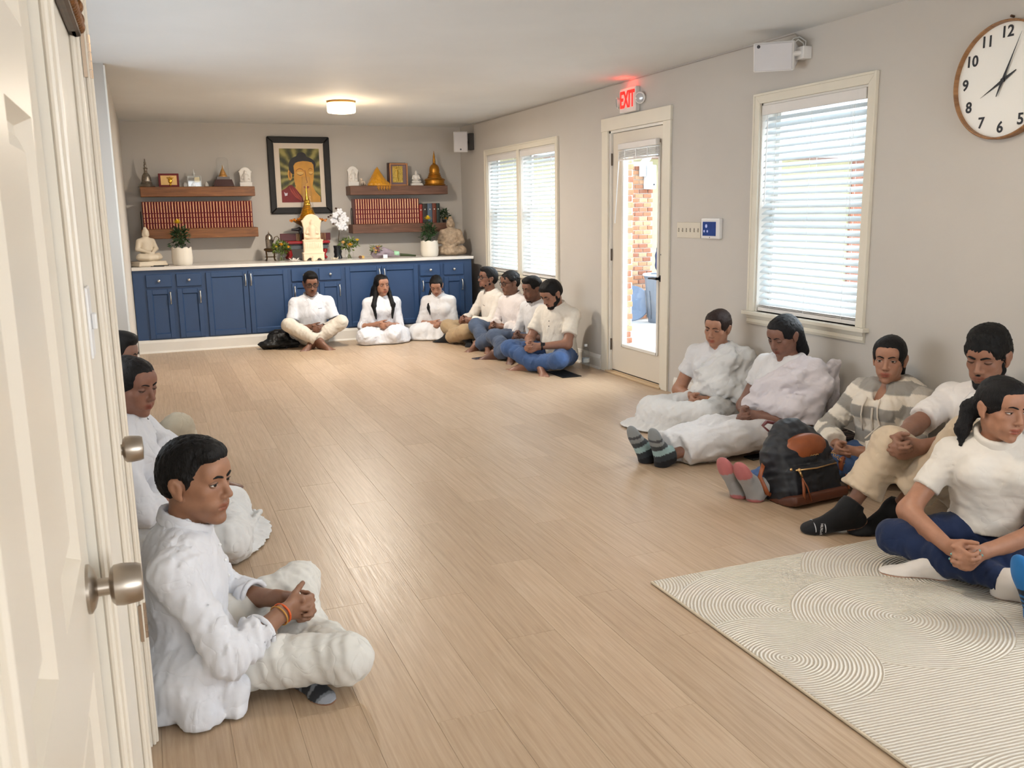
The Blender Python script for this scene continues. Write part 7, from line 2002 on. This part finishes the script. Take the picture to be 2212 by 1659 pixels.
def man_polo_glasses():
    s = Fig('man in white polo shirt and black glasses sitting cross-legged against the blue cabinets', (1.615, 9.97), -93, 1., .0115, .0062, True, (126, 82, 60), (17, 15, 15), 7)
    s.pose(pel=(0, 0, .11), chest=(0, .035, .38), neck=(0, .055, .535), head=(0, .10, .685), hp=14, hy=3, sh=.178, kneeR=(.275, .285, .27), ankR=(-.035, .36, .075), kneeL=(-.275, .285, .27), ankL=(.045, .31, .075), clasp=(-.01, .34, .215), toeR=(-.55, .85, -.12), toeL=(.55, .85, -.12), footuR=(.2, .3, 1), footuL=(-.2, .3, 1), hk=1.02)
    s.body(stubble=.35); s.face(gaze=(0, -18), lid=-8, brow=1.3); s.beard(True, False, .001) if False else None
    s.hair('swept', grow=.002)
    moustache(s)
    glasses(s, mat('black_acetate', (15, 15, 17), .3, var=0))
    cm = cloth_mat('polo_navy_edge', (44, 50, 66), wr=.1)
    sh = shirt(s, WHITE, .68, e=.015, vneck=.07, collar='polo', ek=.012)
    for sd in 'LR':
        p = s.W['sh'+sd]+(s.W['el'+sd]-s.W['sh'+sd])*.66; d = unit(s.W['el'+sd]-s.W['sh'+sd]); belt_ring('sleeve_trim', p, d, .0675, .0028, cm, sh)
    trousers(s, cloth_mat('cream_chino', (204, 196, 183), wr=.3), e=.016, t1=1.86, ek=.014)
    d = unit(s.W['wrL']-s.W['elL']); belt_ring('wrist_watch', s.W['wrL']-d*.018, d, .031, .007, WATCH, s.e)
    for k in range(4):
        c = s.front(sh, -.062-.011*k, .415, .001); MB().box(tuple(c-V(.0038, .001, .003)), tuple(c+V(.0038, .001, .003))).build('chest_embroidery', mat('shirt_lettering', (120, 122, 128), .6, var=0), sh)

def moustache(s, g=.0):
    h = s.head; vx = Vox(h.c-.13*h.k, h.c+.13*h.k, s.hf*.8)
    for sd in (-1, 1): vx.add(h.C((0, .0955, -.0505), (sd*.026, .0815, -.0575), .0058+g, .0035), .004)
    v, f = vx.mesh(1); np_object('moustache', v, f, s.hm, s.e)

def woman_long_hair():
    s = Fig('woman with long loose black hair in white dress against the blue cabinets', (2.40, 9.97), -95, .98, .011, .006, False, (160, 108, 82), (15, 13, 13), 8)
    s.pose(pel=(0, 0, .10), chest=(0, .02, .345), neck=(0, .035, .50), head=(.0, .07, .645), hy=14, hp=5, hr=4, sh=.158, kneeR=(.24, .30, .09), ankR=(-.16, .12, .06), kneeL=(-.06, .33, .10), ankL=(-.32, -.05, .06), elbR=(.7, -.7, -.5), elbL=(-.7, -.7, -.5), clasp=(.03, .31, .20), toeR=(-1, -.2, 0), toeL=(-1, -.3, 0), footuL=(0, .5, .8), footuR=(0, .5, .8))
    s.body(); s.face(gaze=(10, -6), lid=8, brow=.8)
    lk = []
    for x in (-1, 1):
        lk += [((x*.066, -.02, .02), (x*.078, .0, -.10), .030, .032, .02)]
    wl = []
    for x in (-1, 1):
        wl += [(s.head.p(x*.078, .0, -.09), s.w((x*.108, .130, .42)), .032, .032, .02), (s.w((x*.108, .130, .42)), s.w((x*.092, .175, .27)), .034, .014, .02), (s.head.p(x*.06, -.06, -.05), s.w((x*.10, -.06, .40)), .05, .05, .03)]
    s.hair('long', locks=lk, wlocks=wl, cover_ears=True, part=.004, amp=.004)
    sh = shirt(s, WHITE, 1.12, e=.012, vneck=.13, ek=.020, hem=.09, longhem=[ell(s.w((x*.14, .04, .24)), (.07, .08, .11)) for x in (-1, 1)])
    for sd in 'LR':
        p = s.W['elR' if sd == 'R' else 'elL']; d = unit(s.W['wr'+sd]-s.W['el'+sd]); belt_ring('sleeve_ruffle', p+d*.03, d, .064, .010, WHITE, sh)
    def skirt(vx):
        vx.add(ell(s.W['pel']+UP*.02, V(.17, .15, .12), np.stack([s.r, s.f, UP], 1)), .03)
        for sd in 'LR': s.leg(vx, sd, .030, 1.8, k=.08, rip=.008)
        vx.add(cone(s.w((.20, .30, .06)), s.w((-.18, .22, .05)), .085, .075), .08)
        vx.add(cone(s.w((-.10, .28, .05)), s.w((-.29, .06, .05)), .075, .05), .06)
        vx.add(ell(s.w((0, .24, .02)), (.27, .16, .04), np.stack([s.r, s.f, UP], 1)), .05)
    s.cloth('skirt', WHITE, skirt, folds=((60, .006, tuple(s.f)), (130, .003, tuple(s.f))))

def girl_bowed():
    s = Fig('young woman with side ponytail and bowed head in white pleated dress', (3.07, 9.97), -108, .93, .011, .006, False, (168, 116, 90), (14, 12, 12), 9)
    s.pose(pel=(0, 0, .10), chest=(0, .02, .33), neck=(0, .045, .51), head=(.02, .105, .645), hy=-4, hp=30, sh=.152, kneeR=(.25, .26, .09), ankR=(-.05, .16, .06), kneeL=(-.22, .28, .09), ankL=(.05, .2, .06), elbR=(.7, -.7, -.5), elbL=(-.7, -.7, -.5), clasp=(.02, .29, .175), toeR=(-1, 0, 0), toeL=(1, 0, 0), footuL=(0, .4, 1), footuR=(0, .4, 1))
    s.body(toes=(False, False)); s.face(gaze=(0, -30), lid=-26, low=-34, brow=.75)
    s.hair('braid', wlocks=((s.head.p(.03, -.09, -.03), s.w((.115, .045, .47)), .035, .026, .03), (s.w((.115, .045, .47)), s.w((.120, .135, .37)), .026, .022, .02), (s.w((.120, .135, .37)), s.w((.105, .185, .29)), .024, .008, .02)), cover_ears=True)
    sh = shirt(s, WHITE2, 1.25, e=.012, collar='band', ek=.018, longhem=[ell(s.w((x*.13, .04, .24)), (.06, .08, .11)) for x in (-1, 1)])
    for k in range(5):
        c = s.front(sh, 0, .425-.035*k); MB().ell(c, (.0045, .0045, .0045), 8, 6).build('button', mat('shirt_button', (240, 240, 240), .3, var=0), sh)
    def skirt(vx):
        vx.add(ell(s.W['pel']+UP*.01, V(.17, .15, .11), np.stack([s.r, s.f, UP], 1)), .03)
        for sd in 'LR': s.leg(vx, sd, .035, 2., k=.08)
        vx.add(cone(s.w((.26, .20, .05)), s.w((-.16, .30, .05)), .08, .08), .08)
        vx.add(cone(s.w((.24, .16, .05)), s.w((.36, .06, .025)), .07, .03), .06)
        vx.add(ell(s.w((.06, .20, .02)), (.33, .20, .035), np.stack([s.r, s.f, UP], 1)), .05)
        c0 = s.w((0, 0, 0))
        vx.displace(lambda x, y, z: -.005*np.sin(26*np.arctan2(y-c0[1], x-c0[0])), .03)
    s.cloth('skirt', WHITE2, skirt, folds=((60, .004, (.5, .8, .2)),), extra=[s.w((.42, .1, 0))])

def man_glasses_khaki():
    s = Fig('bearded man in glasses, cream sweatshirt and khaki trousers near the altar corner', (3.52, 9.38), 190, 1., .0115, .006, True, (128, 84, 64), (24, 22, 23), 10)
    s.pose(pel=(0, .0, .11), chest=(0, -.01, .38), neck=(0, .02, .535), head=(0, .06, .690), hy=-6, hp=-6, sh=.178, kneeR=(.26, .44, .16), ankR=(-.16, .42, .06), kneeL=(-.20, .48, .155), ankL=(.12, .52, .055), clasp=(.06, .36, .235), toeR=(-.8, .5, 0), toeL=(.75, .6, 0))
    s.body(toes=(True, False)); s.face(gaze=(0, 0), lid=10, brow=1.2); s.hair('swept', grow=.002); s.beard(True, True, .003)
    glasses(s, mat('black_acetate', (15, 15, 17), .3, var=0))
    sh = shirt(s, IVORY, 1.9, e=.020, collar='crew', ek=.01); trousers(s, KHAKI, e=.022, t1=1.84, ek=.014)
    socks(s, BLACK, 'LR', .09)
    MB().tube([s.front(sh, .022-.011*k, .402-.002*k, .001) for k in range(5)], .0024, 5).build('chest_tab', mat('brown_tab', (104, 82, 68), .6, var=0), sh)

def man_curly():
    s = Fig('curly-haired man in round glasses and white shirt under the double window', (3.55, 8.80), 193, 1., .0115, .006, True, (122, 82, 62), (17, 15, 16), 11)
    s.pose(pel=(0, .0, .11), chest=(0, .0, .38), neck=(0, .02, .53), head=(0, .06, .68), hy=-4, hp=8, sh=.165, kneeR=(.22, .36, .235), ankR=(-.10, .42, .06), kneeL=(-.24, .40, .17), ankL=(.05, .46, .055), clasp=(.03, .27, .225), toeR=(-.7, .6, 0), toeL=(-.2, .9, 0))
    s.body(); s.face(gaze=(0, -6), lid=6, brow=1.1); s.hair('curly', amp=.003)
    glasses(s, mat('thin_dark_wire', (40, 30, 26), .35, .5, var=0), w=.022, hgt=.020)
    shirt(s, PALEPK, 1.8, e=.022, collar='band', ek=.018); trousers(s, DENIM2, e=.018, t1=1.88, ek=.014)

def man_quiet():
    s = Fig('man with light beard in off-white polo beside the curly-haired man', (3.55, 8.16), 196, .99, .0115, .006, True, (118, 78, 60), (16, 15, 16), 12)
    s.pose(pel=(0, .0, .11), chest=(0, .01, .38), neck=(0, .035, .53), head=(0, .09, .672), hy=-2, hp=12, sh=.168, kneeR=(.23, .40, .205), ankR=(-.12, .46, .06), kneeL=(-.16, .43, .14), ankL=(.10, .50, .05), clasp=(.0, .30, .20), toeR=(-.6, .7, 0), toeL=(.6, .7, 0))
    s.body(stubble=.5); s.face(gaze=(0, -14), lid=-4, brow=1.2); s.hair('swept', grow=.002); s.beard(True, True, .0005)
    sh = shirt(s, WHITE2, 1.2, e=.018, vneck=.06, collar='polo', ek=.012); trousers(s, DENIM2, e=.017, t1=1.86, ek=.014)
    MB().ell(s.front(sh, -.07, .40), (.004, .004, .011), 8, 6).build('chest_emblem', mat('emblem_black', (20, 20, 22), .6, var=0), sh)

def man_bearded_polo():
    s = Fig('bearded man with bowed head in cream polo and blue jeans beside the bottle', (3.46, 7.50), 203, 1.02, .0105, .0055, True, (146, 98, 76), (17, 15, 15), 13)
    s.pose(pel=(0, .0, .115), chest=(0, .0, .385), neck=(0, .03, .535), head=(0, .10, .660), hy=-6, hp=30, sh=.182, bulk=1.08, belly=.8, kneeR=(.24, .40, .185), ankR=(-.14, .40, .06), kneeL=(-.33, .37, .13), ankL=(.06, .38, .05), clasp=(-.03, .42, .215), toeR=(-.7, .6, 0), toeL=(.75, .55, 0), armk=1.06)
    s.body(); s.face(gaze=(0, -26), lid=-20, low=-32, brow=1.4); s.hair('short', grow=.003); s.beard(True, True, .008)
    sh = shirt(s, CREAM, .70, e=.018, vneck=.09, collar='polo', ek=.012)
    for k in range(2): MB().ell(s.front(sh, 0, .42-.045*k), (.005, .005, .005), 8, 6).build('button', mat('dark_button', (50, 42, 36), .3, var=0), sh)
    trousers(s, DENIM, e=.017, t1=1.86, ek=.012)
    d = unit(s.W['wrL']-s.W['elL']); belt_ring('wrist_watch', s.W['wrL']-d*.02, d, .032, .008, WATCH, s.e)
    MB().box(s.W['wrL']-d*.02+V(-.02, -.035, .005), s.W['wrL']-d*.02+V(.02, -.022, .035)).build('watch_face', WATCH, s.e, bevel=.004)

def sari(s, m, over, skirt, skirtm=None, ex=()):
    ax = tuple(s.r*.75-UP*.55+s.f*.15)
    s.cloth('shawl', m, over, folds=((42, .009, ax), (100, .004, ax)), h=.0088)
    s.cloth('skirt', skirtm or m, skirt, folds=((45, .007, tuple(s.f)), (110, .003, tuple(s.f))), extra=ex, h=.0088)

def woman_sari_door():
    s = Fig('woman with tied-back brown hair in white sari beside the glazed door', (3.50, 5.03), 208, 1., .0095, .0053, False, (166, 112, 84), (44, 30, 26), 14)
    s.pose(pel=(0, 0, .11), chest=(0, .0, .36), neck=(0, .005, .50), head=(.0, .035, .635), hy=0, hp=12, hr=-4, sh=.175, bulk=1.07, full=1.1, kneeR=(.28, .38, .10), ankR=(.02, .48, .06), kneeL=(-.12, .42, .12), ankL=(.20, .44, .06), clasp=(.04, .25, .155), toeR=(1, .2, 0), toeL=(1, .2, 0), armk=1.10, belly=.4)
    s.body(toes=(False, False)); s.face(gaze=(-4, -14), lid=2, brow=.9)
    s.hair('pony', locks=(((0, -.09, .01), (0, -.12, -.01), .036, .030, .02), ((-.03, -.1, .03), (-.07, -.13, .05), .006, .002, .01)))
    shirt(s, WHITE2, .55, e=.014, vneck=.05, ek=.010)
    def over(vx):
        s.torso(vx, .024); S = s.W['shL']; E = s.W['elL']
        vx.keep(lambda x, y, z: ((x-s.W['neck'][0])*s.r[0]+(y-s.W['neck'][1])*s.r[1])*1.0+(z-s.W['neck'][2])*.9+.03)
        vx.add(cone(S+UP*.01, S+(E-S)*.95, .068, .088), .04)
        vx.add(cone(S-s.f*.03, s.w((-.20, -.06, .16)), .06, .07), .04)
        vx.add(cone(s.w((.03, .15, .30)), s.w((-.15, .10, .44)), .045, .055), .05)
        vx.add(cone(s.w((-.10, .15, .30)), s.w((-.22, .12, .22)), .075, .075), .05)
        vx.add(cone(s.w((.10, .12, .20)), s.w((-.12, .16, .26)), .06, .07), .05)
    def skirt(vx):
        vx.add(ell(s.W['pel'], V(.20, .18, .13), np.stack([s.r, s.f, UP], 1)), .03)
        for sd in 'LR': s.leg(vx, sd, .030, 2., k=.09, rip=.003)
        vx.add(cone(s.w((-.10, .40, .07)), s.w((.28, .44, .05)), .085, .07), .09)
        vx.add(ell(s.w((.14, .38, .02)), (.33, .22, .04), np.stack([s.r, s.f, UP], 1)), .05)
        vx.add(ell(s.w((.20, .46, .012)), (.28, .17, .022), np.stack([s.r, s.f, UP], 1)), .03)
    sari(s, cloth_mat('white_sari', (218, 216, 213), wr=.35), over, skirt, None, [s.w((.5, .6, 0))])
    belt_ring('bangle', s.W['wrL'], unit(s.W['wrL']-s.W['elL']), .030, .002, RING, s.e)

def woman_sari_window():
    s = Fig('woman in pale draped shawl with legs stretched out under the tall window', (3.47, 4.255), 187, 1., .0095, .0053, False, (124, 82, 64), (20, 20, 23), 15)
    s.pose(pel=(0, .0, .12), chest=(0, .03, .39), neck=(0, .035, .535), head=(0, .075, .680), hy=4, hp=22, sh=.185, bulk=1.14, belly=.8, full=1.08, kneeR=(.15, .48, .125), ankR=(.18, .895, .055), kneeL=(-.03, .47, .13), ankL=(.065, .865, .055), toeR=(.12, .32, .9), toeL=(-.05, .25, .95), footuR=(0, -1, .3), footuL=(0, -1, .3), clasp=(.03, .33, .215), armk=1.12, legk=1.12)
    s.body(toes=(False, False)); s.face(gaze=(0, -28), lid=-22, low=-32, brow=.9)
    s.hair('loose', locks=(((0, -.07, .0), (-.02, -.075, -.12), .062, .050, .03), ((-.05, -.05, .0), (-.055, -.06, -.13), .04, .04, .03)), cover_ears=True, amp=.0035)
    shirt(s, WHITE2, .5, e=.014, vneck=.04, ek=.010)
    def over(vx):
        s.torso(vx, .026); S = s.W['shL']; E = s.W['elL']
        vx.keep(lambda x, y, z: ((x-s.W['neck'][0])*s.r[0]+(y-s.W['neck'][1])*s.r[1])*.8+(z-s.W['neck'][2])*.9+.045)
        vx.keep(lambda x, y, z: .17-z)
        vx.add(cone(S+UP*.012, S+(E-S)*1.0, .082, .105), .05)
        vx.add(cone(s.w((-.27, .0, .42)), s.w((-.24, .10, .27)), .06, .05), .05)
        vx.add(cone(s.w((.05, .20, .36)), s.w((-.18, .15, .46)), .055, .06), .06)
        vx.add(cone(s.w((.12, .19, .26)), s.w((-.22, .20, .30)), .075, .075), .06)
        vx.add(rbox(s.w((-.225, -.105, .37)), (.055, .035, .19), .03, np.stack([s.f, s.r, UP], 1)), .04)
        vx.keep(lambda x, y, z: .205-z-.10*np.clip(((x-s.base[0])*s.r[0]+(y-s.base[1])*s.r[1])*-1-.05, 0, .3)*0)
    def skirt(vx):
        vx.add(ell(s.W['pel'], V(.21, .19, .14), np.stack([s.r, s.f, UP], 1)), .03)
        for sd in 'LR': s.leg(vx, sd, .020, 1.78, k=.10, ek=.035, rip=.003)
        vx.add(cone(s.w((.02, .1, .12)), s.w((.02, .62, .08)), .13, .085, (UP, .8)), .05)
    sari(s, cloth_mat('pale_lilac_white_cotton', (214, 207, 210), wr=.32), over, skirt, WHITE2)
    def st(v, an, t, u, d):
        k = (v-an) @ t; w = np.full((len(v), 3), .10); c = np.mod(k, .06)
        w[k < -.0] = (.012, .012, .014); w[(k > .0) & (k < .035)] = (.03, .035, .04); w[(k > .035) & (k < .07)] = (.30, .42, .42); w[(k > .07) & (k < .10)] = (.05, .055, .06); w[k > .10] = (.22, .23, .23); w[(k > .125) & (k < .14)] = (.06, .06, .065)
        return w
    socks(s, TINTW, 'LR', .035, .006, st)

def woman_hoodie():
    s = Fig('woman in grey and cream striped hoodie behind the black backpack', (3.48, 3.515), 193, 1., .009, .0048, False, (164, 112, 84), (17, 15, 16), 16)
    s.pose(pel=(0, .0, .11), chest=(0, -.02, .37), neck=(0, -.03, .50), head=(0, .000, .640), hy=22, hp=3, sh=.17, kneeR=(.14, .43, .12), ankR=(.255, .79, .055), kneeL=(.05, .43, .12), ankL=(.17, .77, .055), toeR=(.15, .35, .9), toeL=(.08, .40, .9), footuR=(0, -1, .3), footuL=(0, -1, .3), clasp=(.03, .33, .185), curlR=(30, 30, 20), curlL=(30, 35, 25), elbR=(1, -.4, -.3), elbL=(-1, -.2, -.4))
    s.body(toes=(False, False)); s.face(gaze=(0, 0), lid=15, brow=.95)
    s.hair('pony', locks=(((0, -.09, -.01), (-.03, -.105, -.06), .034, .030, .02), ((-.03, -.105, -.06), (-.055, -.10, -.16), .030, .014, .02)), amp=.002)
    def tint(v):
        def seg(a, b):
            ba = b-a; t = np.clip(((v-a) @ ba)/(ba @ ba), 0, 1); return np.linalg.norm(v-a-t[:, None]*ba, axis=1), t*np.linalg.norm(ba)
        W = s.W; dt, _ = seg(W['pel'], W['neck']); band = (W['neck'][2]-v[:, 2])
        band = band+.02*((v-W['neck']) @ s.f)
        best = dt-.10
        for sd in 'LR':
            d1, l1 = seg(W['sh'+sd], W['el'+sd]); d2, l2 = seg(W['el'+sd], W['wr'+sd])
            m = d1-.03 < best; band = np.where(m, l1+.03, band); best = np.where(m, d1-.03, best)
            m = d2-.03 < best; band = np.where(m, l2+.03+np.linalg.norm(W['el'+sd]-W['sh'+sd]), band); best = np.where(m, d2-.03, best)
        ph_ = np.mod(band+.035, .132); g = np.clip((.033-np.abs(ph_-.033))/.005+.5, 0, 1)[:, None]
        rib = (band > .49).astype(float)[:, None]
        g = g*(1-rib)
        return g*np.array((.42, .43, .45))+(1-g)*np.ones(3)
    sh = shirt(s, STRIPE, 1.88, e=.022, vneck=.14, ek=.014, tint=tint, rip=.0055, h=.0068)
    def hood(vx):
        pts = s.ring_pts(.098, .092, up=.0, drop=.05)
        for a, b in zip(pts[:-1], pts[1:]): vx.add(cone(a, b, .020), .02)
        vx.add(ell(s.w((0, -.10, .50)), (.135, .060, .045), np.stack([s.r, s.f, UP], 1)), .03)
        vx.add(ell(s.w((-.13, -.07, .485)), (.045, .055, .035), np.stack([s.r, s.f, UP], 1)), .03)
        vx.cut(cone(s.w((0, .02, .47)), s.w((0, .05, .60)), .070, .085), .01)
    s.cloth('hood', STRIPE, hood, folds=((60, .004, None),), tint=lambda v: np.where((np.mod(v[:, 2]+v[:, 0]*.3, .06) < .03)[:, None], (.5, .51, .53), (1., 1., 1.)))
    cd = mat('cream_drawcord', (228, 216, 200), .7, var=.03)
    for x in (-.035, .04): MB().tube([s.front(sh, x*(1+.12*k), .45-.045*k, .003) for k in range(5)], .0045, 6).build('drawstring', cd, sh, smooth=True)
    MB().tube([s.front(sh, 0, .40-.05*k, .002) for k in range(5)], .006, 6).build('zip', mat('zip_tape', (206, 196, 182), .6), sh, smooth=True)
    trousers(s, DENIM, e=.014, t1=1.9, ek=.008)
    socks(s, GREYSOCK, 'LR', .05, .005, lambda v, an, t, u, d: np.where(((((v-an) @ t) > .115) | (((v-an) @ t-(v-an) @ u*-.6) < -.055))[:, None], (1.35, .45, .45), (1., 1., 1.)))

def man_beard_beige():
    s = Fig('bearded man in white shirt and beige trousers with hands clasped on raised knees', (3.48, 2.90), 192, 1.06, .009, .0048, True, (152, 102, 78), (13, 12, 12), 17)
    s.pose(pel=(0, .0, .11), chest=(0, .0, .39), neck=(0, .0, .555), head=(0, .055, .705), hy=8, hp=14, sh=.182, kneeR=(.13, .50, .365), ankR=(.20, .66, .095), kneeL=(-.14, .43, .445), ankL=(.10, .50, .085), clasp=(.05, .555, .375), toeR=(.55, .75, -.10), toeL=(.45, .85, -.1), footuR=(-.1, .1, 1), footuL=(0, .1, 1), elbR=(.8, .2, -.9), elbL=(-1, -.1, -.5), hk=1.02, legk=1.02)
    s.body(toes=(False, False), stubble=.3); s.face(gaze=(0, -18), lid=-8, brow=1.3); s.hair('bowl', amp=.004, grow=.004); s.beard(True, True, .005)
    shirt(s, cloth_mat('white_polo_cotton', (230, 224, 219), wr=.3), .80, e=.018, vneck=.07, collar='polo', cm=None, ek=.010)
    trousers(s, BEIGE, e=.020, t1=1.72, ek=.030, rip=.006)
    socks(s, BLACK, 'LR', .045, .005)
    an = s.W['ankR']; t = s.wd(s.J['toeR']); u = s.wd(s.J['footuR']); w = np.cross(t, u)
    side = -w if (-w) @ (V(0, 0, 1.4)-an) > w @ (V(0, 0, 1.4)-an) else w
    yd = -t if side @ np.cross(u, t) > 0 else t
    pr = mat('sock_print', (196, 196, 198), .6, var=0)
    vs, fs = text_mesh('HILFIGER', .0145, plane_M(an+t*.128-u*.047+side*.0525, tuple(-u*.97-side*.1), tuple(yd)), .0012)
    MB().add(vs, fs).build('sock_lettering', pr, s.e)
    for k in (.108, .149): MB().tube([an+t*k-u*(.057+.03*(k-.108))+w*(.0525-.10*(k-.108))*math.cos(2*math.pi*i/24)+u*(.0285-.10*(k-.108))*math.sin(2*math.pi*i/24) for i in range(25)], .0018, 5, cap=False).build('sock_band', pr, s.e)

def woman_tee_jeans():
    s = Fig('young woman in white tee and dark jeans sitting cross-legged on the rug', (3.0, 2.455, .011), 224, 1., .0082, .0045, False, (170, 116, 86), (17, 15, 16), 18)
    s.pose(pel=(0, .0, .12), chest=(0, .015, .375), neck=(0, .02, .50), head=(.0, .06, .640), hy=34, hp=4, hr=-3, sh=.158, kneeR=(.34, .16, .115), ankR=(-.06, .36, .06), kneeL=(-.36, .22, .12), ankL=(.20, .25, .055), toeL=(.95, .15, 0), toeR=(-1, .2, 0), clasp=(.10, .37, .135), footuL=(0, .25, 1), footuR=(0, .25, 1), elbR=(1, -.4, -.5), elbL=(-1, -.4, -.5))
    s.body(toes=(False, False)); s.face(gaze=(18, -8), lid=8, brow=.95)
    s.hair('pony', locks=(((0, -.09, .005), (.05, -.105, -.03), .034, .036, .02), ((.05, -.105, -.03), (.085, -.085, -.11), .038, .030, .02), ((.085, -.085, -.11), (.10, -.06, -.165), .030, .012, .02)), amp=.003, cover_ears=False)
    tee = cloth_mat('ivory_ribbed_jersey', (226, 219, 209), wr=.22)
    shirt(s, tee, .62, e=.009, collar='turtle', hem=.145, ek=.006, rip=.003, folds=((80, .003, (1, .4, .1)), (150, .001, None)))
    trousers(s, DENIMD, e=.010, t1=1.92, ek=.004, rip=.005)
    socks(s, cloth_mat('offwhite_sock', (222, 214, 206), wr=.15), 'LR', .05, .004)
    teal = mat('teal_nail_polish', (120, 190, 190), .25, var=0)
    for p_, dr_, up_ in s.tips: MB().ell(tuple(p_+dr_*.002-up_*.0045), (.0048, .0048, .0048), 8, 6).build('nail', teal, s.bodyobj, smooth=True)

def person_blue_socks():
    s = Fig('person in striped blue socks stretching feet into the frame on the rug', (3.485, 1.703, .011), 165, 1., .014, .012, True, (140, 95, 72), (18, 16, 16), 19)
    s.pose(kneeR=(.10, .44, .14), ankR=(.06, .815, .075), kneeL=(-.08, .44, .14), ankL=(-.03, .80, .075), toeR=(.10, .25, .95), toeL=(-.05, .25, .95), footuR=(0, -1, .25), footuL=(0, -1, .25), clasp=(0, .25, .2))
    s.body(toes=(False, False)); s.face(); s.hair('short'); shirt(s, WHITE2, .7, e=.015); trousers(s, DENIMD, e=.014, t1=1.8)
    def st(v, an, t, u, d):
        k = (v-an) @ t; w = np.tile(np.array((.02, .16, .42)), (len(v), 1))
        m = (k > .01) & (k < .085); w[m] = (.012, .02, .035)
        for a in (.02, .037, .054): w[(k > a) & (k < a+.006)] = (.03, .18, .45)
        return w
    socks(s, TINTW, 'LR', .08, .006, st)

PEOPLE = [man_in_white_kurta, woman_left_white, man_hidden_left, man_polo_glasses, woman_long_hair, girl_bowed, man_glasses_khaki, man_curly,
          man_quiet, man_bearded_polo, woman_sari_door, woman_sari_window, woman_hoodie, man_beard_beige, woman_tee_jeans, person_blue_socks]
for fn_ in PEOPLE: fn_()
